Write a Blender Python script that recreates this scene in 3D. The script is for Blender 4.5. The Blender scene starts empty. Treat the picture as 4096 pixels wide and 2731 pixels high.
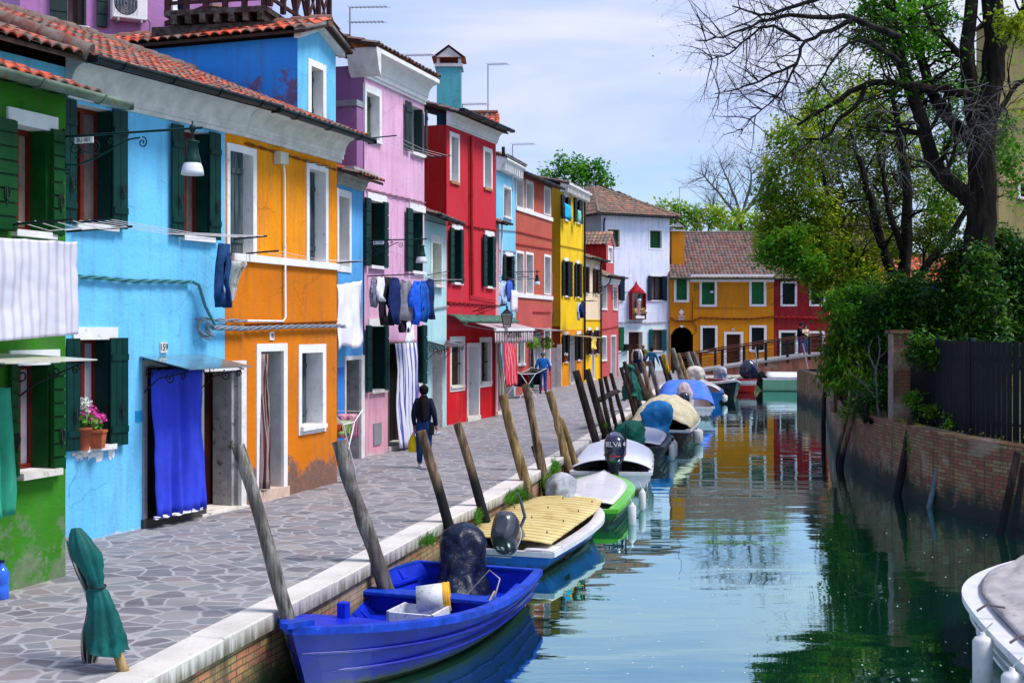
import bpy, bmesh, math, random
from mathutils import Vector, Matrix, noise as mnoise
R = math.radians
rnd = random.Random(7)
FPX, CX, CY, CAMZ, WZ = 4892.0, 2048.0, 1305.0, 2.7, -0.70   # focal length in photo pixels, horizon, camera height, water level
C = bpy.context.scene.collection
# camera, world, sun, exposure
cam = bpy.data.cameras.new('camera'); cam_o = bpy.data.objects.new('camera', cam); C.objects.link(cam_o)
cam.sensor_width = 36; cam.lens = FPX / 4096 * 36
cam.shift_y = -(1365.5 - CY) / 4096
cam.clip_start = 0.1; cam.clip_end = 3000
cam_o.location = (0, 0, CAMZ); cam_o.rotation_euler = (R(90), 0, 0)
bpy.context.scene.camera = cam_o
vs = bpy.context.scene.view_settings
vs.view_transform = 'Standard'; vs.look = 'None'; vs.gamma = 1.0; vs.use_curve_mapping = False
vs.exposure = 0.69
SUN_EL, SUN_AZ = R(58), R(108)          # azimuth clockwise from +Y
sd = Vector((math.sin(SUN_AZ) * math.cos(SUN_EL), math.cos(SUN_AZ) * math.cos(SUN_EL), math.sin(SUN_EL)))
sun = bpy.data.lights.new('sun', 'SUN'); sun.energy = 2.9; sun.angle = R(20); sun.color = (1.0, .96, .9)
sun_o = bpy.data.objects.new('sun', sun); C.objects.link(sun_o)
sun_o.rotation_euler = (-sd).to_track_quat('-Z', 'Y').to_euler(); sun_o.location = (20, -10, 40)
w = bpy.data.worlds.new('World'); bpy.context.scene.world = w; w.use_nodes = True
nt = w.node_tree; nt.nodes.clear()
def NN(nt, t, **kw):
 n = nt.nodes.new(t)
 for k, v in kw.items():
  if k.startswith('i_'):
   key = k[2:]; key = int(key) if key.isdigit() else key.replace('_', ' ')
   s = n.inputs[key]
   if hasattr(v, 'is_output') or isinstance(v, bpy.types.NodeSocket): nt.links.new(v, s)
   else: s.default_value = v
  else: setattr(n, k, v)
 return n
def ramp(nt, fac, stops, interp='LINEAR'):
 n = nt.nodes.new('ShaderNodeValToRGB'); cr = n.color_ramp; cr.interpolation = interp
 while len(cr.elements) > 1: cr.elements.remove(cr.elements[0])
 cr.elements[0].position = stops[0][0]; cr.elements[0].color = (*stops[0][1], 1)
 for p, c in stops[1:]:
  e = cr.elements.new(p); e.color = (*c, 1)
 nt.links.new(fac, n.inputs[0]); return n.outputs[0]
def mixc(nt, fac, a, b, mode='MIX'):
 n = nt.nodes.new('ShaderNodeMix'); n.data_type = 'RGBA'; n.blend_type = mode
 for s, v in ((n.inputs[0], fac), (n.inputs[6], a), (n.inputs[7], b)):
  if isinstance(v, bpy.types.NodeSocket): nt.links.new(v, s)
  elif isinstance(v, (int, float)): s.default_value = v
  else: s.default_value = (*v[:3], 1)
 return n.outputs[2]
def mth(nt, op, a, b=0.0, c=0.0, clamp=False):
 n = nt.nodes.new('ShaderNodeMath'); n.operation = op; n.use_clamp = clamp
 for s, v in zip(n.inputs, (a, b, c)):
  if isinstance(v, bpy.types.NodeSocket): nt.links.new(v, s)
  else: s.default_value = v
 return n.outputs[0]
sky = NN(nt, 'ShaderNodeTexSky', sky_type='NISHITA', sun_disc=False, sun_elevation=SUN_EL, sun_rotation=SUN_AZ, air_density=1.0, dust_density=1.5)
bg1 = NN(nt, 'ShaderNodeBackground', i_Color=sky.outputs[0], i_Strength=0.10)
tc = NN(nt, 'ShaderNodeTexCoord')
mp = NN(nt, 'ShaderNodeMapping', i_Vector=tc.outputs['Generated'], i_Scale=(1.1, 1.1, 5.5), i_Location=(.35, .1, .2))
cn = NN(nt, 'ShaderNodeTexNoise', i_Vector=mp.outputs[0], i_Scale=2.1, i_Detail=5.0, i_Roughness=.5, i_Distortion=.5)
cc = ramp(nt, cn.outputs[0], [(.34, (.30, .55, 1.0)), (.48, (.50, .62, 1.0)), (.60, (.70, .74, 1.0)), (.74, (.86, .90, 1.0))])
sep = NN(nt, 'ShaderNodeSeparateXYZ', i_Vector=tc.outputs['Generated'])
hz = NN(nt, 'ShaderNodeMapRange', i_Value=sep.outputs[2], i_1=0.0, i_2=0.16, i_3=1.0, i_4=0.0)
cc2 = mixc(nt, hz.outputs[0], cc, (.70, .90, 1.0))
bg2 = NN(nt, 'ShaderNodeBackground', i_Color=cc2, i_Strength=0.72)
mx = NN(nt, 'ShaderNodeMixShader', i_0=.82, i_1=bg1.outputs[0], i_2=bg2.outputs[0])
NN(nt, 'ShaderNodeOutputWorld', i_Surface=mx.outputs[0])
# pixel -> place helpers (F = photo pixels)
CAMP = Vector((0, 0, CAMZ))
def ray(px, py): return Vector(((px - CX) / FPX, 1.0, (CY - py) / FPX))
def gp(px, py, z=0.0):
 d = ray(px, py); k = (z - CAMZ) / d.z; return CAMP + d * k
def at(px, py, Y): return CAMP + ray(px, py) * Y
def v2(p): return Vector((p[0], p[1]))
class Fac:
 """A facade: a vertical plane from A to B (plan), outward normal on the canal side."""
 def __init__(s, A, B):
  s.A = v2(A); s.B = v2(B); s.L = (s.B - s.A).length; s.t = (s.B - s.A) / s.L; s.n = Vector((s.t.y, -s.t.x))
 def pt(s, u, v, d=0.0):
  p = s.A + s.t * u + s.n * d; return Vector((p.x, p.y, v))
 def uv(s, px, py, d=0.0):
  r = ray(px, py); o = s.A + s.n * d
  k = (o.dot(s.n)) / (r.x * s.n.x + r.y * s.n.y)
  P = CAMP + r * k; return ((v2(P) - s.A).dot(s.t), P.z)
 def u(s, px, d=0.0): return s.uv(px, CY, d)[0]
 def off(s, d, u0=0.0, u1=None):
  u1 = s.L if u1 is None else u1
  a = s.pt(u0, 0, d); b = s.pt(u1, 0, d); return Fac(a, b)
# mesh builder
class MB:
 def __init__(s): s.v = []; s.f = []; s.m = []; s.uv = []; s.sm = []
 def add(s, vs, fs, m=0, uvs=None, smooth=False):
  b = len(s.v); s.v += [tuple(x) for x in vs]
  for i, f in enumerate(fs):
   s.f.append(tuple(b + k for k in f)); s.m.append(m); s.sm.append(smooth)
   s.uv.append(uvs[i] if uvs else None)
 def quad(s, a, b, c, d, m=0, uv=None): s.add([a, b, c, d], [(0, 1, 2, 3)], m, [uv] if uv else None)
 def hexa(s, p, m=0):  # p: 8 pts, bottom 4 ccw, top 4 ccw
  s.add(p, [(3, 2, 1, 0), (4, 5, 6, 7), (0, 1, 5, 4), (1, 2, 6, 5), (2, 3, 7, 6), (3, 0, 4, 7)], m)
 def box(s, x0, x1, y0, y1, z0, z1, m=0, M=None):
  p = [Vector(q) for q in ((x0, y0, z0), (x1, y0, z0), (x1, y1, z0), (x0, y1, z0), (x0, y0, z1), (x1, y0, z1), (x1, y1, z1), (x0, y1, z1))]
  if M is not None: p = [M @ q for q in p]
  s.hexa(p, m)
 def fbox(s, F, u0, u1, v0, v1, d0, d1, m=0):
  s.hexa([F.pt(u0, v0, d0), F.pt(u0, v0, d1), F.pt(u1, v0, d1), F.pt(u1, v0, d0),
    F.pt(u0, v1, d0), F.pt(u0, v1, d1), F.pt(u1, v1, d1), F.pt(u1, v1, d0)], m)
 def sweep(s, F, u0, u1, prof, m=0, closed=True, caps=True, smooth=False):
  n = len(prof); a = [F.pt(u0, v, d) for d, v in prof]; b = [F.pt(u1, v, d) for d, v in prof]
  fs = [(i, (i + 1) % n, n + (i + 1) % n, n + i) for i in range(n if closed else n - 1)]
  s.add(a + b, fs, m, smooth=smooth)
  if caps and closed: s.add(a, [tuple(range(n))], m); s.add(b, [tuple(reversed(range(n)))], m)
 def tube(s, pts, rad, n=8, m=0, caps=True, smooth=True, flat=1.0):
  pts = [Vector(p) for p in pts]; k = len(pts)
  if not isinstance(rad, (list, tuple)): rad = [rad] * k
  vs = []; up = None
  for i, p in enumerate(pts):
   t = (pts[min(i + 1, k - 1)] - pts[max(i - 1, 0)])
   if t.length < 1e-9: t = Vector((0, 0, 1))
   t.normalize()
   if up is None: up = Vector((0, 0, 1)) if abs(t.z) < .9 else Vector((1, 0, 0))
   x = up.cross(t)
   if x.length < 1e-6: x = Vector((1, 0, 0)).cross(t)
   x.normalize(); y = t.cross(x); up = y
   for j in range(n):
    a = 2 * math.pi * j / n; vs.append(p + (x * math.cos(a) + y * math.sin(a) * flat) * rad[i])
  fs = [(i * n + j, i * n + (j + 1) % n, (i + 1) * n + (j + 1) % n, (i + 1) * n + j) for i in range(k - 1) for j in range(n)]
  s.add(vs, fs, m, smooth=smooth)
  if caps: s.add(vs[:n], [tuple(reversed(range(n)))], m); s.add(vs[-n:], [tuple(range(n))], m)
 def loft(s, secs, m=0, caps=True, smooth=True):
  """secs: list of equal-length rings"""
  n = len(secs[0]); vs = [Vector(p) for r in secs for p in r]
  fs = [(i * n + j, i * n + (j + 1) % n, (i + 1) * n + (j + 1) % n, (i + 1) * n + j) for i in range(len(secs) - 1) for j in range(n)]
  s.add(vs, fs, m, smooth=smooth)
  if caps: s.add(secs[0], [tuple(reversed(range(n)))], m, smooth=False); s.add(secs[-1], [tuple(range(n))], m, smooth=False)
 def grid(s, P, nu, nv, m=0, smooth=True, uv=True):
  vs = [P(i / nu, j / nv) for j in range(nv + 1) for i in range(nu + 1)]
  fs = []; uvs = []
  for j in range(nv):
   for i in range(nu):
    a = j * (nu + 1) + i; fs.append((a, a + 1, a + nu + 2, a + nu + 1))
    uvs.append([(i / nu, j / nv), ((i + 1) / nu, j / nv), ((i + 1) / nu, (j + 1) / nv), (i / nu, (j + 1) / nv)])
  s.add(vs, fs, m, uvs, smooth)
 def build(s, name, mats, parent=None, origin=None):
  if not isinstance(mats, (list, tuple)): mats = [mats]
  if origin is None: origin = parent_origin(parent)
  o3 = Vector(origin)
  me = bpy.data.meshes.new(name)
  me.from_pydata([tuple(Vector(p) - o3) for p in s.v], [], s.f)
  for mt in mats: me.materials.append(mt)
  if s.f:
   me.polygons.foreach_set('material_index', s.m); me.polygons.foreach_set('use_smooth', s.sm)
  if any(u is not None for u in s.uv):
   ul = me.uv_layers.new(name='UVMap'); fl = []
   for p, u in zip(s.f, s.uv):
    fl += [c for q in (u if u else [(0, 0)] * len(p)) for c in q]
   ul.data.foreach_set('uv', fl)
  me.update(); me.validate()
  o = bpy.data.objects.new(name, me); C.objects.link(o)
  if parent is not None: o.parent = parent
  else: o.location = o3
  return o
ORG = {}
def parent_origin(p):
 if p is None: return (0, 0, 0)
 v = Vector((0, 0, 0)); q = p
 while q is not None: v += Vector(q.location); q = q.parent
 return v
def thing(name, label, cat, loc=(0, 0, 0), group=None, kind=None):
 o = bpy.data.objects.new(name, None); C.objects.link(o); o.location = loc; o.empty_display_size = .2
 return tag(o, label, cat, group, kind)
def tag(o, label=None, cat=None, group=None, kind=None):
 if label: o['label'] = label
 if cat: o['category'] = cat
 if group: o['group'] = group
 if kind: o['kind'] = kind
 return o
def solidify(o, t, off=0):
 md = o.modifiers.new('thick', 'SOLIDIFY'); md.thickness = t; md.offset = off; return o
def bevel(o, w=.01, seg=2):
 md = o.modifiers.new('bev', 'BEVEL'); md.width = w; md.segments = seg; md.limit_method = 'ANGLE'; md.angle_limit = R(40); return o
def superring(c, ax, ay, rx, ry, n=16, e=2.6):
 out = []
 for j in range(n):
  a = 2 * math.pi * j / n; ca, sa = math.cos(a), math.sin(a)
  x = math.copysign(abs(ca) ** (2 / e), ca) * rx; y = math.copysign(abs(sa) ** (2 / e), sa) * ry
  out.append(Vector(c) + Vector(ax) * x + Vector(ay) * y)
 return out
# materials
MATS = {}
def newmat(name):
 m = bpy.data.materials.new(name); m.use_nodes = True; nt = m.node_tree
 b = nt.nodes['Principled BSDF']; return m, nt, b
def lk(nt, a, b): nt.links.new(a, b)
def POS(nt): return NN(nt, 'ShaderNodeNewGeometry').outputs['Position']
def scl(nt, vec, s): return NN(nt, 'ShaderNodeMapping', i_Vector=vec, i_Scale=s).outputs[0]
def bump(nt, b, h, strength=.3, dist=.02):
 n = NN(nt, 'ShaderNodeBump', i_Strength=strength, i_Distance=dist, i_Height=h); lk(nt, n.outputs[0], b.inputs['Normal'])
def dk(c, k): return tuple(min(1, x * k) for x in c)
def paint(name, c, rough=.5, var=.15, scale=6, bs=.15, metal=0.0, dirt=None, dirtk=.35, coat=0.0, streak=False, local=False, grime=False):
 if name in MATS: return MATS[name]
 m, nt, b = newmat(name)
 p = NN(nt, 'ShaderNodeTexCoord').outputs['Object'] if local else POS(nt)
 v = scl(nt, p, (scale, scale, scale * (.15 if streak else 1)))
 n = NN(nt, 'ShaderNodeTexNoise', i_Vector=v, i_Scale=1.0, i_Detail=4.0, i_Roughness=.65)
 f = NN(nt, 'ShaderNodeMapRange', i_Value=n.outputs[0], i_1=.35, i_2=.68).outputs[0]
 col = mixc(nt, f, dk(c, 1 - var), dk(c, 1 + var * .6))
 if dirt:
  n2 = NN(nt, 'ShaderNodeTexNoise', i_Vector=v, i_Scale=2.7, i_Detail=6.0, i_Roughness=.7)
  f2 = NN(nt, 'ShaderNodeMapRange', i_Value=n2.outputs[0], i_1=1 - dirtk - .1, i_2=1 - dirtk + .02).outputs[0]
  col = mixc(nt, f2, col, dirt)
 if grime:
  z = NN(nt, 'ShaderNodeSeparateXYZ', i_Vector=POS(nt)).outputs[2]; n4 = NN(nt, 'ShaderNodeTexNoise', i_Vector=scl(nt, POS(nt), (7, 7, 1.5)), i_Scale=1.0, i_Detail=5.0, i_Roughness=.7).outputs[0]
  f4 = NN(nt, 'ShaderNodeMapRange', i_Value=mth(nt, 'SUBTRACT', z, mth(nt, 'MULTIPLY', n4, .22)), i_1=WZ - .05, i_2=WZ + .03, i_3=1.0, i_4=0.0).outputs[0]
  col = mixc(nt, f4, col, (.035, .04, .018)); col = mixc(nt, NN(nt, 'ShaderNodeMapRange', i_Value=n4, i_1=.52, i_2=.8, i_4=.5).outputs[0], col, dk(c, .45))
 lk(nt, col, b.inputs['Base Color'])
 b.inputs['Roughness'].default_value = rough; b.inputs['Metallic'].default_value = metal
 b.inputs['Specular IOR Level'].default_value = .5 if coat or metal else .18
 if coat: b.inputs['Coat Weight'].default_value = coat
 n3 = NN(nt, 'ShaderNodeTexNoise', i_Vector=v, i_Scale=5.0, i_Detail=3.0)
 bump(nt, b, n3.outputs[0], bs, .01)
 MATS[name] = m; return m
def stucco(name, c, c2=None, low=None, zlow=(0.0, 1.2), amt=.5, patch=None, pth=.62, pscale=1.1, split=None, rough=.9):
 """Lime plaster: broad tone changes, rain streaks, damp and peeling near the ground, optional patches, optional second colour below a height."""
 if name in MATS: return MATS[name]
 m, nt, b = newmat(name); P = POS(nt)
 n1 = NN(nt, 'ShaderNodeTexNoise', i_Vector=scl(nt, P, (.8, .8, .8)), i_Scale=1.0, i_Detail=5.0, i_Roughness=.6).outputs[0]
 n2 = NN(nt, 'ShaderNodeTexNoise', i_Vector=scl(nt, P, (7, 7, .8)), i_Scale=1.0, i_Detail=4.0, i_Roughness=.6).outputs[0]
 c2 = c2 or dk(c, .66)
 base = c
 if split:
  z = NN(nt, 'ShaderNodeSeparateXYZ', i_Vector=P).outputs[2]
  base = mixc(nt, mth(nt, 'GREATER_THAN', z, split[0]), split[1], c)
  c2s = mixc(nt, mth(nt, 'GREATER_THAN', z, split[0]), dk(split[1], .75), c2)
 else: c2s = c2
 f1 = NN(nt, 'ShaderNodeMapRange', i_Value=n1, i_1=.38, i_2=.68).outputs[0]
 col = mixc(nt, mth(nt, 'MULTIPLY', f1, .8), base, c2s)
 f2 = NN(nt, 'ShaderNodeMapRange', i_Value=n2, i_1=.48, i_2=.75, i_4=.6).outputs[0]
 col = mixc(nt, f2, col, mixc(nt, .5, c2s, (.12, .11, .1)))
 n3 = NN(nt, 'ShaderNodeTexNoise', i_Vector=scl(nt, P, (pscale * 2.2,) * 3), i_Scale=1.0, i_Detail=7.0, i_Roughness=.72).outputs[0]
 vd = NN(nt, 'ShaderNodeVectorMath', operation='ADD', i_0=P, i_1=NN(nt, 'ShaderNodeVectorMath', operation='SCALE', i_0=NN(nt, 'ShaderNodeTexNoise', i_Vector=P, i_Scale=2.5, i_Detail=4.0).outputs['Color'], i_Scale=.5).outputs[0]).outputs[0]
 ve = NN(nt, 'ShaderNodeTexVoronoi', feature='DISTANCE_TO_EDGE', i_Vector=vd, i_Scale=.9).outputs[0]
 ck = mth(nt, 'MULTIPLY', NN(nt, 'ShaderNodeMapRange', i_Value=ve, i_1=.004, i_2=.012, i_3=1.0, i_4=0.0).outputs[0], NN(nt, 'ShaderNodeMapRange', i_Value=n1, i_1=.5, i_2=.6, i_4=.4).outputs[0])
 col = mixc(nt, ck, col, dk(c2, .35))
 if patch:
  col = mixc(nt, NN(nt, 'ShaderNodeMapRange', i_Value=n3, i_1=pth, i_2=pth + .04).outputs[0], col, patch)
 if low:
  z = NN(nt, 'ShaderNodeSeparateXYZ', i_Vector=P).outputs[2]
  g = NN(nt, 'ShaderNodeMapRange', i_Value=z, i_1=zlow[0], i_2=zlow[1], i_3=amt, i_4=-.25).outputs[0]
  q = mth(nt, 'ADD', g, n3)
  f = NN(nt, 'ShaderNodeMapRange', i_Value=q, i_1=.72, i_2=.80).outputs[0]
  n4 = NN(nt, 'ShaderNodeTexNoise', i_Vector=scl(nt, P, (9, 9, 9)), i_Scale=1.0, i_Detail=4.0).outputs[0]
  col = mixc(nt, f, col, mixc(nt, n4, dk(low, .55), dk(low, 1.3)))
 lk(nt, col, b.inputs['Base Color']); b.inputs['Roughness'].default_value = rough
 b.inputs['Specular IOR Level'].default_value = .2
 n5 = NN(nt, 'ShaderNodeTexNoise', i_Vector=scl(nt, P, (22, 22, 22)), i_Scale=1.0, i_Detail=5.0).outputs[0]
 bump(nt, b, mth(nt, 'ADD', n5, mth(nt, 'MULTIPLY', n3, 1.5)), .35, .02)
 MATS[name] = m; return m
def wood(name, c1, c2, s=(14, 14, 1.2), rough=.8, local=False, th=(.4, .62)):
 if name in MATS: return MATS[name]
 m, nt, b = newmat(name); P = NN(nt, 'ShaderNodeTexCoord').outputs['Object'] if local else POS(nt)
 n = NN(nt, 'ShaderNodeTexNoise', i_Vector=scl(nt, P, s), i_Scale=1.0, i_Detail=6.0, i_Roughness=.65).outputs[0]
 n2 = NN(nt, 'ShaderNodeTexNoise', i_Vector=scl(nt, P, (2.2, 2.2, 1.6)), i_Scale=1.0, i_Detail=3.0).outputs[0]
 f = NN(nt, 'ShaderNodeMapRange', i_Value=n, i_1=th[0], i_2=th[1]).outputs[0]
 col = mixc(nt, f, c1, c2); col = mixc(nt, NN(nt, 'ShaderNodeMapRange', i_Value=n2, i_1=.45, i_2=.7, i_4=.6).outputs[0], col, dk(c1, .5))
 lk(nt, col, b.inputs['Base Color']); b.inputs['Roughness'].default_value = rough; b.inputs['Specular IOR Level'].default_value = .12
 bump(nt, b, n, .6, .02); MATS[name] = m; return m
def stripes(name, ca, cb, count, duty=.5, rough=.85, axis=0, trans=0.0):
 """cloth with vertical stripes, in the cloth's own UV"""
 if name in MATS: return MATS[name]
 m, nt, b = newmat(name)
 uv = NN(nt, 'ShaderNodeUVMap', uv_map='UVMap').outputs[0]
 x = NN(nt, 'ShaderNodeSeparateXYZ', i_Vector=uv).outputs[axis]
 fr = mth(nt, 'FRACT', mth(nt, 'MULTIPLY', x, count))
 col = mixc(nt, mth(nt, 'GREATER_THAN', fr, duty), ca, cb)
 n = NN(nt, 'ShaderNodeTexNoise', i_Vector=scl(nt, POS(nt), (4, 4, 2)), i_Scale=1.0, i_Detail=3.0).outputs[0]
 col = mixc(nt, mth(nt, 'MULTIPLY', n, .3), col, (.1, .1, .12), 'MULTIPLY')
 lk(nt, col, b.inputs['Base Color']); b.inputs['Roughness'].default_value = rough
 MATS[name] = m; return m
def brick(name, c1, c2, mortar, moss=None, zm=(-.7, .1), scale=1.0, axis='z', bw=.25, bh=.075, stain=None):
 if name in MATS: return MATS[name]
 m, nt, b = newmat(name); P = POS(nt)
 s = NN(nt, 'ShaderNodeSeparateXYZ', i_Vector=P).outputs
 al = mth(nt, 'ADD', mth(nt, 'MULTIPLY', s[0], .62 if axis != 'x' else 1.0), mth(nt, 'MULTIPLY', s[1], .9 if axis != 'x' else .15))
 wob = NN(nt, 'ShaderNodeTexNoise', i_Vector=scl(nt, P, (1.5, 1.5, 1.5)), i_Scale=1.0, i_Detail=2.0).outputs[0]
 v = NN(nt, 'ShaderNodeCombineXYZ', i_X=al, i_Y=mth(nt, 'ADD', s[2], mth(nt, 'MULTIPLY', wob, .03)), i_Z=0.0).outputs[0]
 br = NN(nt, 'ShaderNodeTexBrick', i_Vector=v, i_Color1=(*c1, 1), i_Color2=(*c2, 1), i_Mortar=(*mortar, 1), i_Scale=1.0 / scale)
 br.inputs['Mortar Size'].default_value = .008; br.inputs['Mortar Smooth'].default_value = .3; br.inputs['Bias'].default_value = -.1
 br.inputs['Brick Width'].default_value = bw; br.inputs['Row Height'].default_value = bh
 n = NN(nt, 'ShaderNodeTexNoise', i_Vector=scl(nt, P, (3, 3, 3)), i_Scale=1.0, i_Detail=6.0, i_Roughness=.7).outputs[0]
 n2 = NN(nt, 'ShaderNodeTexNoise', i_Vector=scl(nt, P, (.9, .9, 1.4)), i_Scale=1.0, i_Detail=4.0).outputs[0]
 col = mixc(nt, NN(nt, 'ShaderNodeMapRange', i_Value=n, i_1=.4, i_2=.7, i_4=.55).outputs[0], br.outputs[0], (.11, .085, .06))
 n6 = NN(nt, 'ShaderNodeTexNoise', i_Vector=scl(nt, P, (5, 5, .5)), i_Scale=1.0, i_Detail=5.0, i_Roughness=.7).outputs[0]
 col = mixc(nt, NN(nt, 'ShaderNodeMapRange', i_Value=n6, i_1=.48, i_2=.66, i_4=.75).outputs[0], col, (.035, .03, .02)); col = mixc(nt, NN(nt, 'ShaderNodeMapRange', i_Value=n2, i_1=.55, i_2=.7, i_4=.45).outputs[0], col, (.36, .33, .26))
 if stain: col = mixc(nt, NN(nt, 'ShaderNodeMapRange', i_Value=n2, i_1=.48, i_2=.62, i_4=.75).outputs[0], col, stain)
 if moss:
  g = NN(nt, 'ShaderNodeMapRange', i_Value=s[2], i_1=zm[0], i_2=zm[1], i_3=.45, i_4=-.12).outputs[0]
  f = NN(nt, 'ShaderNodeMapRange', i_Value=mth(nt, 'ADD', g, n), i_1=.5, i_2=.75).outputs[0]
  col = mixc(nt, f, col, moss)
 lk(nt, col, b.inputs['Base Color']); b.inputs['Roughness'].default_value = .85
 bump(nt, b, mth(nt, 'ADD', br.outputs[1], mth(nt, 'MULTIPLY', n, -.6)), -.6, .02)
 MATS[name] = m; return m
def tiles(name, cols, lichen=(.22, .2, .17), lk_amt=.5):
 if name in MATS: return MATS[name]
 m, nt, b = newmat(name)
 uv = NN(nt, 'ShaderNodeUVMap', uv_map='UVMap').outputs[0]
 fl = NN(nt, 'ShaderNodeVectorMath', operation='FLOOR', i_0=uv).outputs[0]
 wn = NN(nt, 'ShaderNodeTexWhiteNoise', noise_dimensions='2D', i_Vector=fl).outputs[0]
 col = ramp(nt, wn, [(i / len(cols), c) for i, c in enumerate(cols)], 'CONSTANT')
 n = NN(nt, 'ShaderNodeTexNoise', i_Vector=scl(nt, POS(nt), (5, 5, 5)), i_Scale=1.0, i_Detail=6.0, i_Roughness=.7).outputs[0]
 f = NN(nt, 'ShaderNodeMapRange', i_Value=mth(nt, 'ADD', n, mth(nt, 'MULTIPLY', wn, .1)), i_1=.72 - lk_amt * .35, i_2=.80 - lk_amt * .3).outputs[0]
 col = mixc(nt, f, col, lichen)
 lk(nt, col, b.inputs['Base Color']); b.inputs['Roughness'].default_value = .9; b.inputs['Specular IOR Level'].default_value = .15
 bump(nt, b, n, .4, .015); MATS[name] = m; return m
def glassy(name, c=(.02, .025, .03), rough=.08):
 if name in MATS: return MATS[name]
 m, nt, b = newmat(name); b.inputs['Base Color'].default_value = (*c, 1); b.inputs['Roughness'].default_value = rough
 b.inputs['Specular IOR Level'].default_value = .6; MATS[name] = m; return m
def leafmat(name, cols, trans=.35, rough=.55):
 if name in MATS: return MATS[name]
 m, nt, b = newmat(name)
 g = NN(nt, 'ShaderNodeNewGeometry')
 n = NN(nt, 'ShaderNodeTexNoise', i_Vector=scl(nt, g.outputs['Position'], (.8, .8, .8)), i_Scale=1.0, i_Detail=2.0).outputs[0]
 f = mth(nt, 'ADD', mth(nt, 'MULTIPLY', g.outputs['Random Per Island'], .6), mth(nt, 'MULTIPLY', n, .5))
 col = ramp(nt, f, [(.1 + .8 * i / max(1, len(cols) - 1), c) for i, c in enumerate(cols)])
 lk(nt, col, b.inputs['Base Color']); b.inputs['Roughness'].default_value = rough; b.inputs['Specular IOR Level'].default_value = .25
 tr = NN(nt, 'ShaderNodeBsdfTranslucent', i_Color=col)
 mx = NN(nt, 'ShaderNodeMixShader', i_0=trans, i_1=b.outputs[0], i_2=tr.outputs[0])
 lk(nt, mx.outputs[0], nt.nodes['Material Output'].inputs[0]); MATS[name] = m; return m
WHITE = paint('white_paint', (.74, .73, .74), .6, .1, 3, .3, dirt=(.35, .33, .3), dirtk=.30)
WHITE2 = paint('worn_white_stone', (.68, .66, .65), .8, .2, 4, .5, dirt=(.2, .19, .16), dirtk=.27)
STONE = paint('istrian_stone', (.66, .62, .56), .75, .15, 3, .4, dirt=(.22, .2, .16), dirtk=.36)
DGREEN = paint('dark_green_shutter', (.001, .030, .026), .45, .25, 5, .1)
GGREEN = paint('bottle_green_shutter', (.002, .050, .008), .4, .25, 5, .1)
BLACKW = paint('blackish_shutter', (.003, .009, .009), .5, .3, 5, .1)
BROWNW = paint('brown_shutter', (.035, .008, .008), .5, .3, 5, .1)
OLDBLUE = wood('weathered_blue_shutter', (.015, .05, .065), (.10, .11, .12), (22, 22, 1.6))
SLATEW = paint('slate_green_shutter', (.018, .038, .036), .55, .25, 5, .15)
DARK = paint('unlit_interior_black', (.008, .008, .009), .9, .2)  # near-black: the shade of unlit rooms painted onto flat sheets
PANE = glassy('window_glass')
IRON = paint('black_iron', (.012, .014, .016), .45, .3, 8, .1)
GUTTER = paint('dark_gutter', (.006, .016, .019), .4, .4, 3, .2, metal=.3)
LAMPG = paint('green_lamp_iron', (.002, .028, .022), .4, .3, 8, .1)
GALV = paint('weathered_zinc', (.16, .22, .16), .5, .5, 3, .2, metal=.4, dirt=(.25, .08, .02), dirtk=.33)
GREYM = paint('grey_metal', (.35, .36, .38), .45, .15, 6, .1, metal=.5)
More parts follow.
